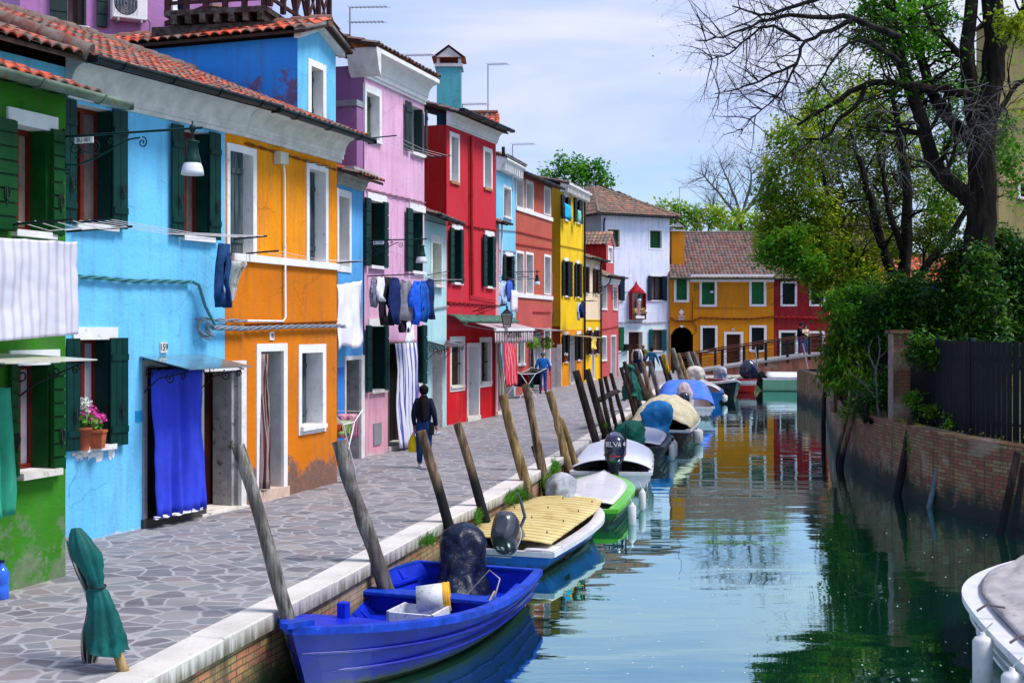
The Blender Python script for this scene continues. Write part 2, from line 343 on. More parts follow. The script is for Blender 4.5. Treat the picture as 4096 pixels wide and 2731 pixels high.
# THE SETTING: paving, kerb, water, banks
QE = [(300,2870),(574,2731),(900,2554),(1340,2327),(1748,2101),(2010,1976),(2299,1801),(2391,1744),(2529,1648),(2606,1587),(2686,1530),(2787,1511.5)]
Q = [v2(gp(x, y)) for x, y in QE]
Q = [Q[0] - (Q[1] - Q[0]).normalized() * 14] + Q
FAR = [v2(gp(2925, 1502.5)), v2(gp(3270, 1494)), Vector((60, 71.5))]
QALL = Q + FAR
def norm_r(P, i):
 a = P[max(i - 1, 0)]; b = P[min(i + 1, len(P) - 1)]; t = (b - a).normalized(); return Vector((t.y, -t.x))
def offline(P, d): return [P[i] + norm_r(P, i) * d for i in range(len(P))]
paving = None
def make_paving():
 m, nt, b = newmat('crazy_paving'); P = POS(nt)
 n0 = NN(nt, 'ShaderNodeTexNoise', i_Vector=P, i_Scale=1.6, i_Detail=2.0).outputs['Color']
 pv = NN(nt, 'ShaderNodeVectorMath', operation='ADD', i_0=P, i_1=NN(nt, 'ShaderNodeVectorMath', operation='SCALE', i_0=n0, i_Scale=.22).outputs[0]).outputs[0]
 pv = NN(nt, 'ShaderNodeMapping', i_Vector=pv, i_Scale=(3.3, 4.1, 0.0), i_Rotation=(0, 0, .3)).outputs[0]
 ve = NN(nt, 'ShaderNodeTexVoronoi', feature='DISTANCE_TO_EDGE', i_Vector=pv, i_Scale=1.0)
 vc = NN(nt, 'ShaderNodeTexVoronoi', feature='F1', i_Vector=pv, i_Scale=1.0)
 wn = NN(nt, 'ShaderNodeTexWhiteNoise', i_Vector=vc.outputs['Position']).outputs[0]
 st = ramp(nt, wn, [(0, (.11, .105, .125)), (.22, (.165, .155, .175)), (.42, (.19, .15, .15)), (.58, (.14, .15, .17)), (.74, (.22, .205, .215)), (.88, (.085, .075, .09)), (.95, (.26, .235, .22))], 'CONSTANT')
 n1 = NN(nt, 'ShaderNodeTexNoise', i_Vector=P, i_Scale=9.0, i_Detail=6.0, i_Roughness=.7).outputs[0]
 n2 = NN(nt, 'ShaderNodeTexNoise', i_Vector=P, i_Scale=.5, i_Detail=4.0).outputs[0]
 st = mixc(nt, NN(nt, 'ShaderNodeMapRange', i_Value=n1, i_1=.35, i_2=.75, i_4=.5).outputs[0], st, (.25, .24, .26))
 n2 = NN(nt, 'ShaderNodeTexNoise', i_Vector=P, i_Scale=.9, i_Detail=5.0, i_Roughness=.65).outputs[0]
 ew = mth(nt, 'ADD', ve.outputs[0], mth(nt, 'MULTIPLY', mth(nt, 'SUBTRACT', n1, .5), .05))
 ew = mth(nt, 'SUBTRACT', ew, mth(nt, 'MULTIPLY', mth(nt, 'SUBTRACT', n2, .45), .09))
 f = NN(nt, 'ShaderNodeMapRange', i_Value=ew, i_1=.03, i_2=.07).outputs[0]
 col = mixc(nt, f, mixc(nt, n1, (.19, .18, .19), (.44, .42, .44)), st)
 col = mixc(nt, NN(nt, 'ShaderNodeMapRange', i_Value=n2, i_1=.4, i_2=.7, i_4=.35).outputs[0], col, dk((.3, .28, .29), .7))
 lk(nt, col, b.inputs['Base Color']); b.inputs['Roughness'].default_value = .72
 bump(nt, b, mth(nt, 'ADD', mth(nt, 'MULTIPLY', f, .6), mth(nt, 'MULTIPLY', n1, .5)), .4, .012)
 mb = MB(); inner = offline(QALL, -.34)
 pts = [Vector((p.x, p.y, 0)) for p in inner]
 L = [Vector((-400, p.y, 0)) for p in inner]
 n = len(pts)
 ring = [Vector((-400, -30, 0))] + [Vector((pts[0].x - 3, -30, 0))] + pts + [Vector((600, 72, 0)), Vector((600, 900, 0)), Vector((-400, 900, 0))]
 mb.add(ring, [tuple(range(len(ring)))])
 o = mb.build('ground', m); tag(o, kind='structure')
 me = o.data; bm = bmesh.new(); bm.from_mesh(me); bmesh.ops.triangulate(bm, faces=bm.faces[:]); bmesh.ops.recalc_face_normals(bm, faces=bm.faces[:])
 for f_ in bm.faces:
  if f_.normal.z < 0: f_.normal_flip()
 bm.to_mesh(me); bm.free()
make_paving()
kb = MB(); KO = offline(QALL, .0); KI = offline(QALL, -.345)
def along(P, step):
 out = [P[0]];
 for i in range(len(P) - 1):
  L = (P[i + 1] - P[i]).length; k = max(1, int(L / step))
  for j in range(1, k + 1): out.append(P[i].lerp(P[i + 1], j / k))
 return out
for i in range(len(QALL) - 1):
 L = (KO[i + 1] - KO[i]).length; k = max(1, int(L / 1.9))
 for j in range(k):
  g = .014 / max(L / k, .1)
  a, c = (j / k) + (0 if j == 0 else g * .5), ((j + 1) / k) - g * .5
  o0, o1, i0, i1 = KO[i].lerp(KO[i + 1], a), KO[i].lerp(KO[i + 1], c), KI[i].lerp(KI[i + 1], a), KI[i].lerp(KI[i + 1], c)
  dz = rnd.uniform(-.009, .01)
  kb.hexa([Vector((*o0, -.16)), Vector((*o1, -.16)), Vector((*i1, -.16)), Vector((*i0, -.16)),
     Vector((*o0, .012 + dz)), Vector((*o1, .012 + dz)), Vector((*i1, .012 + dz)), Vector((*i0, .012 + dz))])
m, nt, b = newmat('kerb_stone'); P = POS(nt); sz = NN(nt, 'ShaderNodeSeparateXYZ', i_Vector=P).outputs[2]
n1 = NN(nt, 'ShaderNodeTexNoise', i_Vector=P, i_Scale=1.5, i_Detail=6.0, i_Roughness=.7).outputs[0]
n2 = NN(nt, 'ShaderNodeTexNoise', i_Vector=scl(nt, P, (9, 9, .8)), i_Scale=1.0, i_Detail=5.0, i_Roughness=.7).outputs[0]
col = ramp(nt, n1, [(.3, (.40, .37, .34)), (.5, (.54, .50, .47)), (.7, (.64, .60, .56))])
n3_ = NN(nt, 'ShaderNodeTexNoise', i_Vector=P, i_Scale=6.0, i_Detail=7.0, i_Roughness=.75).outputs[0]
col = mixc(nt, NN(nt, 'ShaderNodeMapRange', i_Value=n3_, i_1=.54, i_2=.66, i_4=.7).outputs[0], col, (.34, .30, .25))
side = NN(nt, 'ShaderNodeMapRange', i_Value=sz, i_1=-.02, i_2=-.0, i_3=1.0, i_4=0.0).outputs[0]
low = NN(nt, 'ShaderNodeMapRange', i_Value=sz, i_1=-.16, i_2=0.0, i_3=.28, i_4=-.02).outputs[0]
st = NN(nt, 'ShaderNodeMapRange', i_Value=mth(nt, 'ADD', n2, low), i_1=.48, i_2=.78).outputs[0]
col = mixc(nt, mth(nt, 'MULTIPLY', st, side), col, (.13, .115, .085))
lk(nt, col, b.inputs['Base Color']); b.inputs['Roughness'].default_value = .8; bump(nt, b, mth(nt, 'ADD', n1, n3_), .4, .02)
ko = kb.build('kerb', m); tag(ko, kind='structure'); bevel(ko, .012, 1)
QBRICK = brick('quay_brick', (.46, .15, .07), (.34, .26, .08), (.06, .05, .035), moss=(.035, .05, .012), zm=(-.75, -.3), bw=.24, bh=.066)
mb = MB(); KW = offline(QALL, -.05)
for i in range(len(KW) - 1): mb.quad(Vector((*KW[i], -2)), Vector((*KW[i + 1], -2)), Vector((*KW[i + 1], -.155)), Vector((*KW[i], -.155)))
o = mb.build('quay_wall', QBRICK); tag(o, kind='structure')
RW = [v2(gp(x, y, WZ)) for x, y in [(4300,2175),(4088,2115),(3900,2075),(3712,2020),(3590,1966),(3500,1925),(3434,1878),(3370,1830),(3340,1790),(3318,1725),(3304,1645)]]
RW = [RW[0] + (RW[0] - RW[1]).normalized() * 9] + RW
RW = RW + [Vector((RW[-1].x + .6, 56.5)), Vector((RW[-1].x + 4, 60)), Vector((60, 61))]
RT = .70
RBRICK = brick('garden_wall_brick', (.25, .06, .03), (.30, .23, .10), (.035, .028, .02), moss=(.012, .016, .01), zm=(-.75, .05), bw=.24, bh=.068)
mb = MB(); RI = offline(RW, .32)
sub = along(RW, .8); subi = offline(sub, .32)
tops = [RT + rnd.uniform(-.02, .035) for _ in sub]
for i in range(len(sub) - 1):
 a, b2, c, d = sub[i], sub[i + 1], subi[i + 1], subi[i]
 mb.quad(Vector((*b2, -2)), Vector((*a, -2)), Vector((*a, tops[i])), Vector((*b2, tops[i + 1])))
 mb.quad(Vector((*a, tops[i])), Vector((*d, tops[i])), Vector((*c, tops[i + 1])), Vector((*b2, tops[i + 1])))
o = mb.build('garden_wall', RBRICK); tag(o, 'old red and yellow brick garden wall rising from the water on the right bank', 'wall')
BANKZ = RT - .06
m, nt, b = newmat('garden_soil'); n = NN(nt, 'ShaderNodeTexNoise', i_Vector=POS(nt), i_Scale=3.0, i_Detail=5.0).outputs[0]
lk(nt, ramp(nt, n, [(.35, (.03, .035, .015)), (.6, (.06, .075, .02)), (.75, (.10, .085, .05))]), b.inputs['Base Color']); b.inputs['Roughness'].default_value = .95
mb = MB(); ring = [Vector((*p, BANKZ)) for p in offline(RW, .3)] + [Vector((60, -30, BANKZ)), Vector((RW[0].x + .3, -30, BANKZ))]
mb.add(ring, [tuple(range(len(ring)))]); o = mb.build('bank_ground', m); tag(o, kind='structure')
bm = bmesh.new(); bm.from_mesh(o.data); bmesh.ops.triangulate(bm, faces=bm.faces[:]); bmesh.ops.recalc_face_normals(bm, faces=bm.faces[:])
for f_ in bm.faces:
 if f_.normal.z < 0: f_.normal_flip()
bm.to_mesh(o.data); bm.free()
m, nt, b = newmat('canal_water'); nt.nodes.remove(b); P = POS(nt)
na = NN(nt, 'ShaderNodeTexNoise', i_Vector=scl(nt, P, (.55, 1.5, 1)), i_Scale=1.0, i_Detail=1.5, i_Roughness=.45, i_Distortion=.3).outputs[0]
nb = NN(nt, 'ShaderNodeTexNoise', i_Vector=scl(nt, P, (1.6, 6.5, 1)), i_Scale=1.0, i_Detail=3.0, i_Roughness=.5, i_Distortion=.2).outputs[0]
msk = NN(nt, 'ShaderNodeTexNoise', i_Vector=scl(nt, P, (.22, .30, 1)), i_Scale=1.0, i_Detail=2.0).outputs[0]
mk = NN(nt, 'ShaderNodeMapRange', i_Value=msk, i_1=.40, i_2=.62, i_3=.12, i_4=1.0).outputs[0]
h = mth(nt, 'ADD', mth(nt, 'MULTIPLY', na, .55), mth(nt, 'MULTIPLY', mth(nt, 'MULTIPLY', nb, .13), mk))
bmp = NN(nt, 'ShaderNodeBump', i_Strength=.16, i_Distance=.10, i_Height=h)
gl = NN(nt, 'ShaderNodeBsdfGlossy', i_Color=(.70, 1.0, 1.0, 1), i_Roughness=.015, i_Normal=bmp.outputs[0])
df = NN(nt, 'ShaderNodeBsdfDiffuse', i_Color=(.002, .026, .014, 1), i_Normal=bmp.outputs[0])
fr = NN(nt, 'ShaderNodeFresnel', i_IOR=1.75, i_Normal=bmp.outputs[0])
fm = NN(nt, 'ShaderNodeMapRange', i_Value=fr.outputs[0], i_1=.07, i_2=.6, i_3=.32, i_4=.98).outputs[0]
mx = NN(nt, 'ShaderNodeMixShader', i_0=fm, i_1=df.outputs[0], i_2=gl.outputs[0]); lk(nt, mx.outputs[0], nt.nodes['Material Output'].inputs[0])
mb = MB(); mb.quad(Vector((-60, -60, WZ)), Vector((500, -60, WZ)), Vector((500, 400, WZ)), Vector((-60, 400, WZ)))
o = mb.build('water', m); tag(o, kind='structure')
# HOUSE BUILDERS
def cellwall(mb, F, u0, u1, v0, v1, holes, d=0.0, m=0):
 us = sorted({u0, u1, *[min(max(h[i], u0), u1) for h in holes for i in (0, 1)]})
 vs_ = sorted({v0, v1, *[min(max(h[i], v0), v1) for h in holes for i in (2, 3)]})
 for i in range(len(us) - 1):
  for j in range(len(vs_) - 1):
   if us[i + 1] - us[i] < 1e-5 or vs_[j + 1] - vs_[j] < 1e-5: continue
   cu, cv = (us[i] + us[i + 1]) / 2, (vs_[j] + vs_[j + 1]) / 2
   if any(h[0] < cu < h[1] and h[2] < cv < h[3] for h in holes): continue
   mb.quad(F.pt(us[i], vs_[j], d), F.pt(us[i + 1], vs_[j], d), F.pt(us[i + 1], vs_[j + 1], d), F.pt(us[i], vs_[j + 1], d), m)
class House:
 far_side = near_side = True
 def __init__(s, name, label, F, H, depth, mat, u0=0.0, u1=None, cat='house', side_mat=None, base=0.0, group=None):
  s.F = F; s.H = H; s.D = depth; s.mat = mat; s.u0 = u0; s.u1 = F.L if u1 is None else u1; s.holes = []; s.side = side_mat or mat; s.base = base
  p = F.pt((s.u0 + s.u1) / 2, base, 0); s.o = thing(name, label, cat, p, group)
 def wall(s):
  mb = MB(); F = s.F; e = .012
  cellwall(mb, F, s.u0, s.u1, s.base - .05, s.H, s.holes)
  for u, fl in ((s.u0 + e, 1), (s.u1 - e, 0)):
   if not (s.near_side if fl else s.far_side): continue
   q = [F.pt(u, s.base - .05, 0), F.pt(u, s.H, 0), F.pt(u, s.H, -s.D), F.pt(u, s.base - .05, -s.D)]
   mb.quad(*(q if fl else q[::-1]), 1)
  mb.quad(F.pt(s.u0 + e, s.base, -s.D), F.pt(s.u0 + e, s.H, -s.D), F.pt(s.u1 - e, s.H, -s.D), F.pt(s.u1 - e, s.base, -s.D), 1)
  s.w = mb.build('wall', [s.mat, s.side], s.o); return s.w
 def gable(s, rise, u=None, run=None):
  """triangles closing the roof on the side walls"""
  mb = MB(); F = s.F; D = s.D
  for u in (s.u0 + .012, s.u1 - .012):
   mb.add([F.pt(u, s.H, 0), F.pt(u, s.H, -D), F.pt(u, s.H + rise, -D / 2)], [(0, 1, 2)])
  mb.build('gable', s.side, s.o)
 # ---- window / door
 def rect(s, px):
  x0, yt, x1, yb = px; u0, v1 = s.F.uv(x0, yt); v0 = s.F.uv(x0, yb)[1]; u1 = s.F.u(x1); return u0, u1, v0, v1
def leaf(mb, F, u0, u1, v0, v1, d, th=.035, slats=0, m=0, ang=0.0):
 """one shutter leaf: frame board with battens"""
 def P(u, v, dd): return F.pt(u, v, dd + ang * (u - u0))
 def bx(a, b, c, e, f, g): mb.hexa([P(a, c, f), P(a, c, g), P(b, c, g), P(b, c, f), P(a, e, f), P(a, e, g), P(b, e, g), P(b, e, f)], m)
 n = max(2, round((u1 - u0) / .12)) if slats == 0 else 1
 for k in range(n):
  w_ = (u1 - u0) / n; bx(u0 + k * w_ + .004, u0 + (k + 1) * w_ - .004, v0, v1, d, d + th - .005)
 if slats == 0:
  for vv in (v0 + .15 * (v1 - v0), v0 + .82 * (v1 - v0)): bx(u0 + .01, u1 - .01, vv - .04, vv + .04, d + th - .005, d + th + .014)
 else:
  h = (v1 - v0) / slats
  for k in range(slats): bx(u0 + .005, u1 - .005, v0 + k * h + .012, v0 + (k + 1) * h - .012, d + th - .005, d + th + .018)
def window(H, px, style='closed', trim=.10, mat=None, tmat=None, leaves=None, depth=.2, sill=.05, inner=None, sillmat=None, lintel=False, slats=0,
     curtain=None, rev=None, name='window', gap=None, nobar=False, trim_d=.02, trims='lrtb', silln=None, half=None):
 """px = outer rectangle of the surround (closed) or the clear opening (open): (x0, ytop, x1, ybottom), both y read at x0."""
 F = H.F; tmat = tmat or WHITE; mat = mat or DGREEN; T = trim if isinstance(trim, (tuple, list)) else [trim] * 4   # l r t b
 u0, u1, v0, v1 = H.rect(px)
 if style == 'closed': o0, o1, p0, p1 = u0, u1, v0, v1; u0, u1, v0, v1 = u0 + T[0], u1 - T[1], v0 + T[3], v1 - T[2]
 else: o0, o1, p0, p1 = u0 - T[0], u1 + T[1], v0 - T[3], v1 + T[2]
 H.holes.append((u0, u1, v0, v1)); e = .001
 mb = MB(); d = trim_d
 if T[0] > 0: mb.fbox(F, o0, u0 + e, p0, p1, -.03, d)
 if T[1] > 0: mb.fbox(F, u1 - e, o1, p0, p1, -.03, d)
 if T[2] > 0: mb.fbox(F, u0, u1, v1 - e, p1, -.03, d)
 if T[3] > 0: mb.fbox(F, u0, u1, p0, v0 + e, -.03, d)
 rm = 1
 mb.quad(F.pt(u0, v0, -.03), F.pt(u0, v1, -.03), F.pt(u0, v1, -depth - .1), F.pt(u0, v0, -depth - .1), rm)
 mb.quad(F.pt(u1, v0, 0), F.pt(u1, v0, -depth - .1), F.pt(u1, v1, -depth - .1), F.pt(u1, v1, 0), rm)
 mb.quad(F.pt(u0, v1, 0), F.pt(u1, v1, 0), F.pt(u1, v1, -depth - .1), F.pt(u0, v1, -depth - .1), rm)
 mb.quad(F.pt(u0, v0, 0), F.pt(u0, v0, -depth - .1), F.pt(u1, v0, -depth - .1), F.pt(u1, v0, 0), rm)
 w = mb.build(name, [tmat, rev or tmat], H.o)
 if sill:
  s_ = MB(); ex = .06; sv = v0 if style == 'open' else p0 + T[3]
  s_.fbox(F, u0 - ex, u1 + ex, v0 - .07, v0 - .002 + e, -depth + .02, .03 + sill); s_.build('sill', sillmat or tmat, w)
 if style == 'closed':
  mid = (u0 + u1) / 2 if gap is None else u0 + (u1 - u0) * gap
  for a, b_ in ((u0 + .008, mid - .004), (mid + .004, u1 - .008)):
   if b_ - a > .04:
    q = MB(); leaf(q, F, a, b_, v0 + .012, v1 - .012, -depth, .035, slats); q.build('shutter', mat, w)
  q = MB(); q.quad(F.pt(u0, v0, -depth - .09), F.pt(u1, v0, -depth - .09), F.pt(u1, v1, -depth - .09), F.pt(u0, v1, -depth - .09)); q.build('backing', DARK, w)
 else:
  q = MB(); q.quad(F.pt(u0, v0, -depth - .06), F.pt(u1, v0, -depth - .06), F.pt(u1, v1, -depth - .06), F.pt(u0, v1, -depth - .06))
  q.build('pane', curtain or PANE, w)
  if inner and not nobar:
   q = MB(); f_ = .05
   for a, b_, c, g in ((u0, u0 + f_, v0, v1), (u1 - f_, u1, v0, v1), (u0 + f_, u1 - f_, v0, v0 + f_), (u0 + f_, u1 - f_, v1 - f_, v1), ((u0 + u1) / 2 - .03, (u0 + u1) / 2 + .03, v0 + f_, v1 - f_)):
    q.fbox(F, a, b_, c, g, -depth - .055, -depth)
   q.build('frame', inner, w)
  if leaves:  # folded leaf lining the far reveal
   q = MB(); q.fbox(F, u1 - .045, u1 - .008, v0 + .01, v1 - .01, -depth + .01, .015); q.build('shutter', mat, w)
   for lf in leaves:
    a, b_ = F.u(lf[0], .06), F.u(lf[1], .06)
    q = MB(); leaf(q, F, a, b_, v0 - .03, v1 + .02, .05 if len(lf) < 3 else lf[2], .03, slats, 0, .04); sh_ = q.build('shutter', mat, w)
    if H.F.A.y < 16 and b_ - a > .1:
     uc, vc = a + (b_ - a) * .6, v0 + (v1 - v0) * .32; q = MB(); q.tube([F.pt(uc + .035 * math.sin(k * .7), vc + .07 * math.cos(k * .7), .115) for k in range(10)] + [F.pt(uc, vc - .13, .11)], .007, 5); q.build('hook', IRON, sh_)
  if lintel:
   q = MB(); q.fbox(F, u0 - .13, u1 + .13, v1 + .001, v1 + .16, -.03, .03); q.build('lintel', tmat, w)
 return w
def door(H, px, trim=.10, tmat=None, leafmat=None, depth=.25, open_=False, name='door', rev=None, step=None, stepmat=None, frac=1.0, trims=(1, 1, 1), vb=0.0):
 F = H.F; tmat = tmat or WHITE; u0, u1, v0, v1 = H.rect(px); v0 = vb
 T = trim if isinstance(trim, (tuple, list)) else [trim] * 3
 o0, o1, p1 = u0, u1, v1; u0, u1, v1 = u0 + T[0], u1 - T[1], v1 - T[2]
 H.holes.append((u0, u1, v0, v1)); e = .001; mb = MB(); d = .022
 if T[0]: mb.fbox(F, o0, u0 + e, v0, p1, -.03, d)
 if T[1]: mb.fbox(F, u1 - e, o1, v0, p1, -.03, d)
 if T[2]: mb.fbox(F, u0, u1, v1 - e, p1, -.03, d)
 D = depth + .1
 mb.quad(F.pt(u0, v0, -.03), F.pt(u0, v1, -.03), F.pt(u0, v1, -D), F.pt(u0, v0, -D), 1)
 mb.quad(F.pt(u1, v0, 0), F.pt(u1, v0, -D), F.pt(u1, v1, -D), F.pt(u1, v1, 0), 1)
 mb.quad(F.pt(u0, v1, 0), F.pt(u1, v1, 0), F.pt(u1, v1, -D), F.pt(u0, v1, -D), 1)
 w = mb.build('door_frame' if name == 'door' else name, [tmat, rev or tmat], H.o)
 q = MB(); q.fbox(F, u0, u1, v0 + .01, v1, -D - .02, -D);
 if not open_:
  for a, b_ in ((.12, .46), (.54, .88)):
   for c, g in ((.08, .42), (.5, .92)):
    q.fbox(F, u0 + (u1 - u0) * a, u0 + (u1 - u0) * b_, v0 + (v1 - v0) * c, v0 + (v1 - v0) * g, -D, -D + .012)
 q.build('door_leaf' if not open_ else 'hallway_shade_sheet', DARK if open_ else (leafmat or DARK), w)  # open door: near-black sheet, the hallway's shade put into its colour
 if step:
  q = MB(); q.fbox(F, o0 - .02, o1 + .02, v0 - .02, step, -D, .05); q.build('doorstep', stepmat or STONE, w)
 return w
def tile_slope(mb, org, e, s, width, run, tw=.2, course=.34, rise=.055, m=0, res=8, jit=.012, clip=None, lift=.03, sx=5, sy=3):
 """Barrel tiles as real waves: org = eave corner, e = direction along the eave, s = direction up the slope, both 3D units."""
 e = Vector(e).normalized(); s = Vector(s).normalized(); n = e.cross(s).normalized()
 if n.z < 0: n = -n
 nt_ = max(1, round(width / tw)); tw = width / nt_; nc = max(1, round(run / course)); course = run / nc
 for c in range(nc):
  for t in range(nt_):
   y0, y1 = c * course, (c + 1) * course + .03
   xm = (t + .5) * tw
   if clip:
    lo, hi = clip((c + .5) / nc)
    if xm < lo * width or xm > hi * width: continue
   j0, j1 = rnd.uniform(-jit, jit), rnd.uniform(-jit, jit); jx = rnd.uniform(-.006, .006); tl = rnd.uniform(-.01, .01)
   vs_ = []
   R_ = res
   for yy, zz, jj in ((y0 + tl, lift, j0), (y1 + tl, lift * .05, j1)):
    for k in range(R_ + 1):
     a = k / R_; z = abs(math.sin(math.pi * a)) ** .8 * rise if True else 0
     vs_.append(org + e * ((t + a) * tw + jx) + s * yy + n * (z + zz + jj * .5))
   for k in range(R_ + 1):
    a = k / R_; z = abs(math.sin(math.pi * a)) ** .8 * rise
    vs_.append(org + e * ((t + a) * tw + jx) + s * (y0 + tl) + n * (z + lift + j0 * .5 - .022))
   fs = [(k, k + 1, R_ + 2 + k, R_ + 1 + k) for k in range(R_)] + [(2 * (R_ + 1) + k, 2 * (R_ + 1) + k + 1, k + 1, k) for k in range(R_)]
   uv_ = [[(t + .5, c + .5)] * 4 for _ in fs]
   mb.add(vs_, fs, m, uv_, smooth=False)
TERRA = tiles('terracotta_tiles', [(.40, .085, .05), (.32, .065, .04), (.46, .12, .075), (.22, .075, .055), (.38, .09, .055), (.48, .17, .12), (.14, .06, .05)], (.15, .125, .11), .62)
TERRA2 = tiles('bright_terracotta_tiles', [(.52, .09, .045), (.44, .075, .035), (.56, .13, .075), (.34, .08, .05), (.20, .08, .06)], (.17, .14, .12), .42)
BROWNT = tiles('brown_roof_tiles', [(.17, .075, .06), (.12, .06, .055), (.22, .10, .08), (.09, .055, .05), (.26, .10, .07), (.15, .09, .085)], (.15, .13, .12), .6)
MIXT = tiles('mixed_roof_tiles', [(.36, .15, .10), (.22, .11, .08), (.42, .20, .13), (.14, .08, .07), (.46, .17, .11), (.27, .15, .12)], (.17, .14, .11), .7)
DECK = paint('roof_deck', (.05, .03, .025), .95, .2)
def roof(H, over=.32, pitch=.36, mat=TERRA, u0=None, u1=None, run=None, tw=.2, back=True, course=.34, name='roof', lip=0.0, lift_v=0.0, res=8, rise=.055):
 F = H.F; u0 = H.u0 - .05 if u0 is None else u0; u1 = H.u1 + .05 if u1 is None else u1
 run = H.D / 2 if run is None else run; hv = H.H + .02 + lift_v
 s = (F.pt(0, pitch, -1) - F.pt(0, 0, 0)); L = (run + over) * math.sqrt(1 + pitch ** 2)
 org = F.pt(u0, hv - over * pitch, over); e = F.pt(1, 0, 0) - F.pt(0, 0, 0)
 mb = MB(); tile_slope(mb, org, e, s, u1 - u0, L, tw, course, rise=rise, res=res)
 r = mb.build(name, mat, H.o)
 q = MB(); t_ = .05; a = hv - over * pitch
 q.hexa([F.pt(u0, a - t_, over - .03), F.pt(u1, a - t_, over - .03), F.pt(u1, hv + run * pitch - t_, -run), F.pt(u0, hv + run * pitch - t_, -run),
   F.pt(u0, a + .005, over - .03), F.pt(u1, a + .005, over - .03), F.pt(u1, hv + run * pitch + .005, -run), F.pt(u0, hv + run * pitch + .005, -run)])
 if back:
  q.hexa([F.pt(u0, hv + run * pitch - t_, -run), F.pt(u1, hv + run * pitch - t_, -run), F.pt(u1, hv - t_, -2 * run), F.pt(u0, hv - t_, -2 * run),
    F.pt(u0, hv + run * pitch + .05, -run), F.pt(u1, hv + run * pitch + .05, -run), F.pt(u1, hv + .05, -2 * run), F.pt(u0, hv + .05, -2 * run)])
 q.build('roof_deck', DECK, r)
 q = MB(); n_ = max(1, int((u1 - u0) / .36))
 for k in range(n_):
  a_, b_ = u0 + (u1 - u0) * k / n_, u0 + (u1 - u0) * (k + 1) / n_
  q.tube([F.pt(a_, hv + run * pitch + .02, -run), F.pt(b_ + .03, hv + run * pitch + .035, -run)], [.10, .115], 8)
 q.build('ridge_cap', mat, r)
 return r
def cornice(H, hgt=.35, proj=.28, mat=None, u0=None, u1=None, top=None, kind='cove', name='cornice', ret=0.0):
 F = H.F; u0 = H.u0 if u0 is None else u0; u1 = H.u1 if u1 is None else u1; v1 = H.H if top is None else top; v0 = v1 - hgt
 pr = [(0, v1)]
 if kind == 'cove':
  pr += [(proj, v1), (proj, v1 - hgt * .16), (proj * .92, v1 - hgt * .18)]
  for k in range(7):
   a = k / 6 * math.pi / 2; pr.append((proj * (.90 - .62 * math.sin(a)), v1 - hgt * (.2 + .5 * (1 - math.cos(a)))))
  pr += [(proj * .22, v0 + hgt * .26), (proj * .22, v0 + hgt * .12), (proj * .12, v0 + hgt * .10), (proj * .12, v0), (0, v0)]
 else: pr += [(proj, v1), (proj, v1 - hgt * .3), (proj * .55, v1 - hgt * .55), (proj * .3, v0), (0, v0)]
 mb = MB(); mb.sweep(F, u0, u1, pr)
 if kind == 'dentil':
  n = int((u1 - u0) / .28)
  for k in range(n): uu = u0 + (k + .5) * (u1 - u0) / n; mb.fbox(F, uu - .05, uu + .05, v0 - .0, v1 - hgt * .35, 0.01, proj * .8)
 o = mb.build(name, mat or WHITE2, H.o); return o
def gutter(H, d=.42, v=None, r=.07, u0=None, u1=None, mat=None, drop=0.0):
 F = H.F; v = (H.H if v is None else v); u0 = H.u0 - .1 if u0 is None else u0; u1 = H.u1 + .1 if u1 is None else u1
 pr = [(d + r * math.cos(a), v + r * math.sin(a)) for a in [math.pi * k / 8 + math.pi for k in range(9)]] + [(d + (r - .012) * math.cos(a), v + (r - .012) * math.sin(a)) for a in [2 * math.pi - math.pi * k / 8 for k in range(9)]]
 mb = MB(); n = len(pr)
 a = [F.pt(u0, vv, dd) for dd, vv in pr]; b_ = [F.pt(u1, vv - drop, dd) for dd, vv in pr]
 mb.add(a + b_, [(i, (i + 1) % n, n + (i + 1) % n, n + i) for i in range(n)], smooth=True)
 mb.fbox(F, u0 - .01, u0, v - r, v, d - r, d + r); mb.fbox(F, u1, u1 + .01, v - r, v, d - r, d + r)
 o = mb.build('gutter', mat or GUTTER, H.o)
 k = max(1, int((u1 - u0) / .9))
 for i in range(k):
  q = MB(); uu = u0 + (i + .5) * (u1 - u0) / k
  q.tube([F.pt(uu, v + .01 - drop * i / k, d - r - .01)] + [F.pt(uu, v + (r + .012) * math.sin(a_) - drop * i / k, d + (r + .012) * math.cos(a_)) for a_ in [math.pi + math.pi * j / 6 for j in range(7)]], .009, 4); q.build('bracket', mat or GUTTER, o)
 return o
def course(H, v, u0=None, u1=None, h=.1, proj=.05, mat=None, name='string_course'):
 F = H.F; u0 = H.u0 if u0 is None else u0; u1 = H.u1 if u1 is None else u1; mb = MB(); mb.fbox(F, u0, u1, v - h / 2, v + h / 2, -.02, proj); return mb.build(name, mat or WHITE, H.o)
def pipe(H, pts, r=.04, d=.07, mat=None, name='downpipe', n=8, raw=False):
 """pts as pixels on the facade, or (u, v) when raw"""
 P = [H.F.pt(*(p if raw else H.F.uv(*p)), d) for p in pts]; mb = MB(); mb.tube(P, r, n)
 for i in range(len(P) - 1):
  L = (P[i + 1] - P[i]).length; k = int(L / 1.2)
  t = (P[i + 1] - P[i]).normalized()
  for j in range(1, k + 1):
   c = P[i].lerp(P[i + 1], j / (k + 1)); mb.tube([c - t * .02, c + t * .02], r * 1.25, n)
 return mb.build(name, mat or GUTTER, H.o)
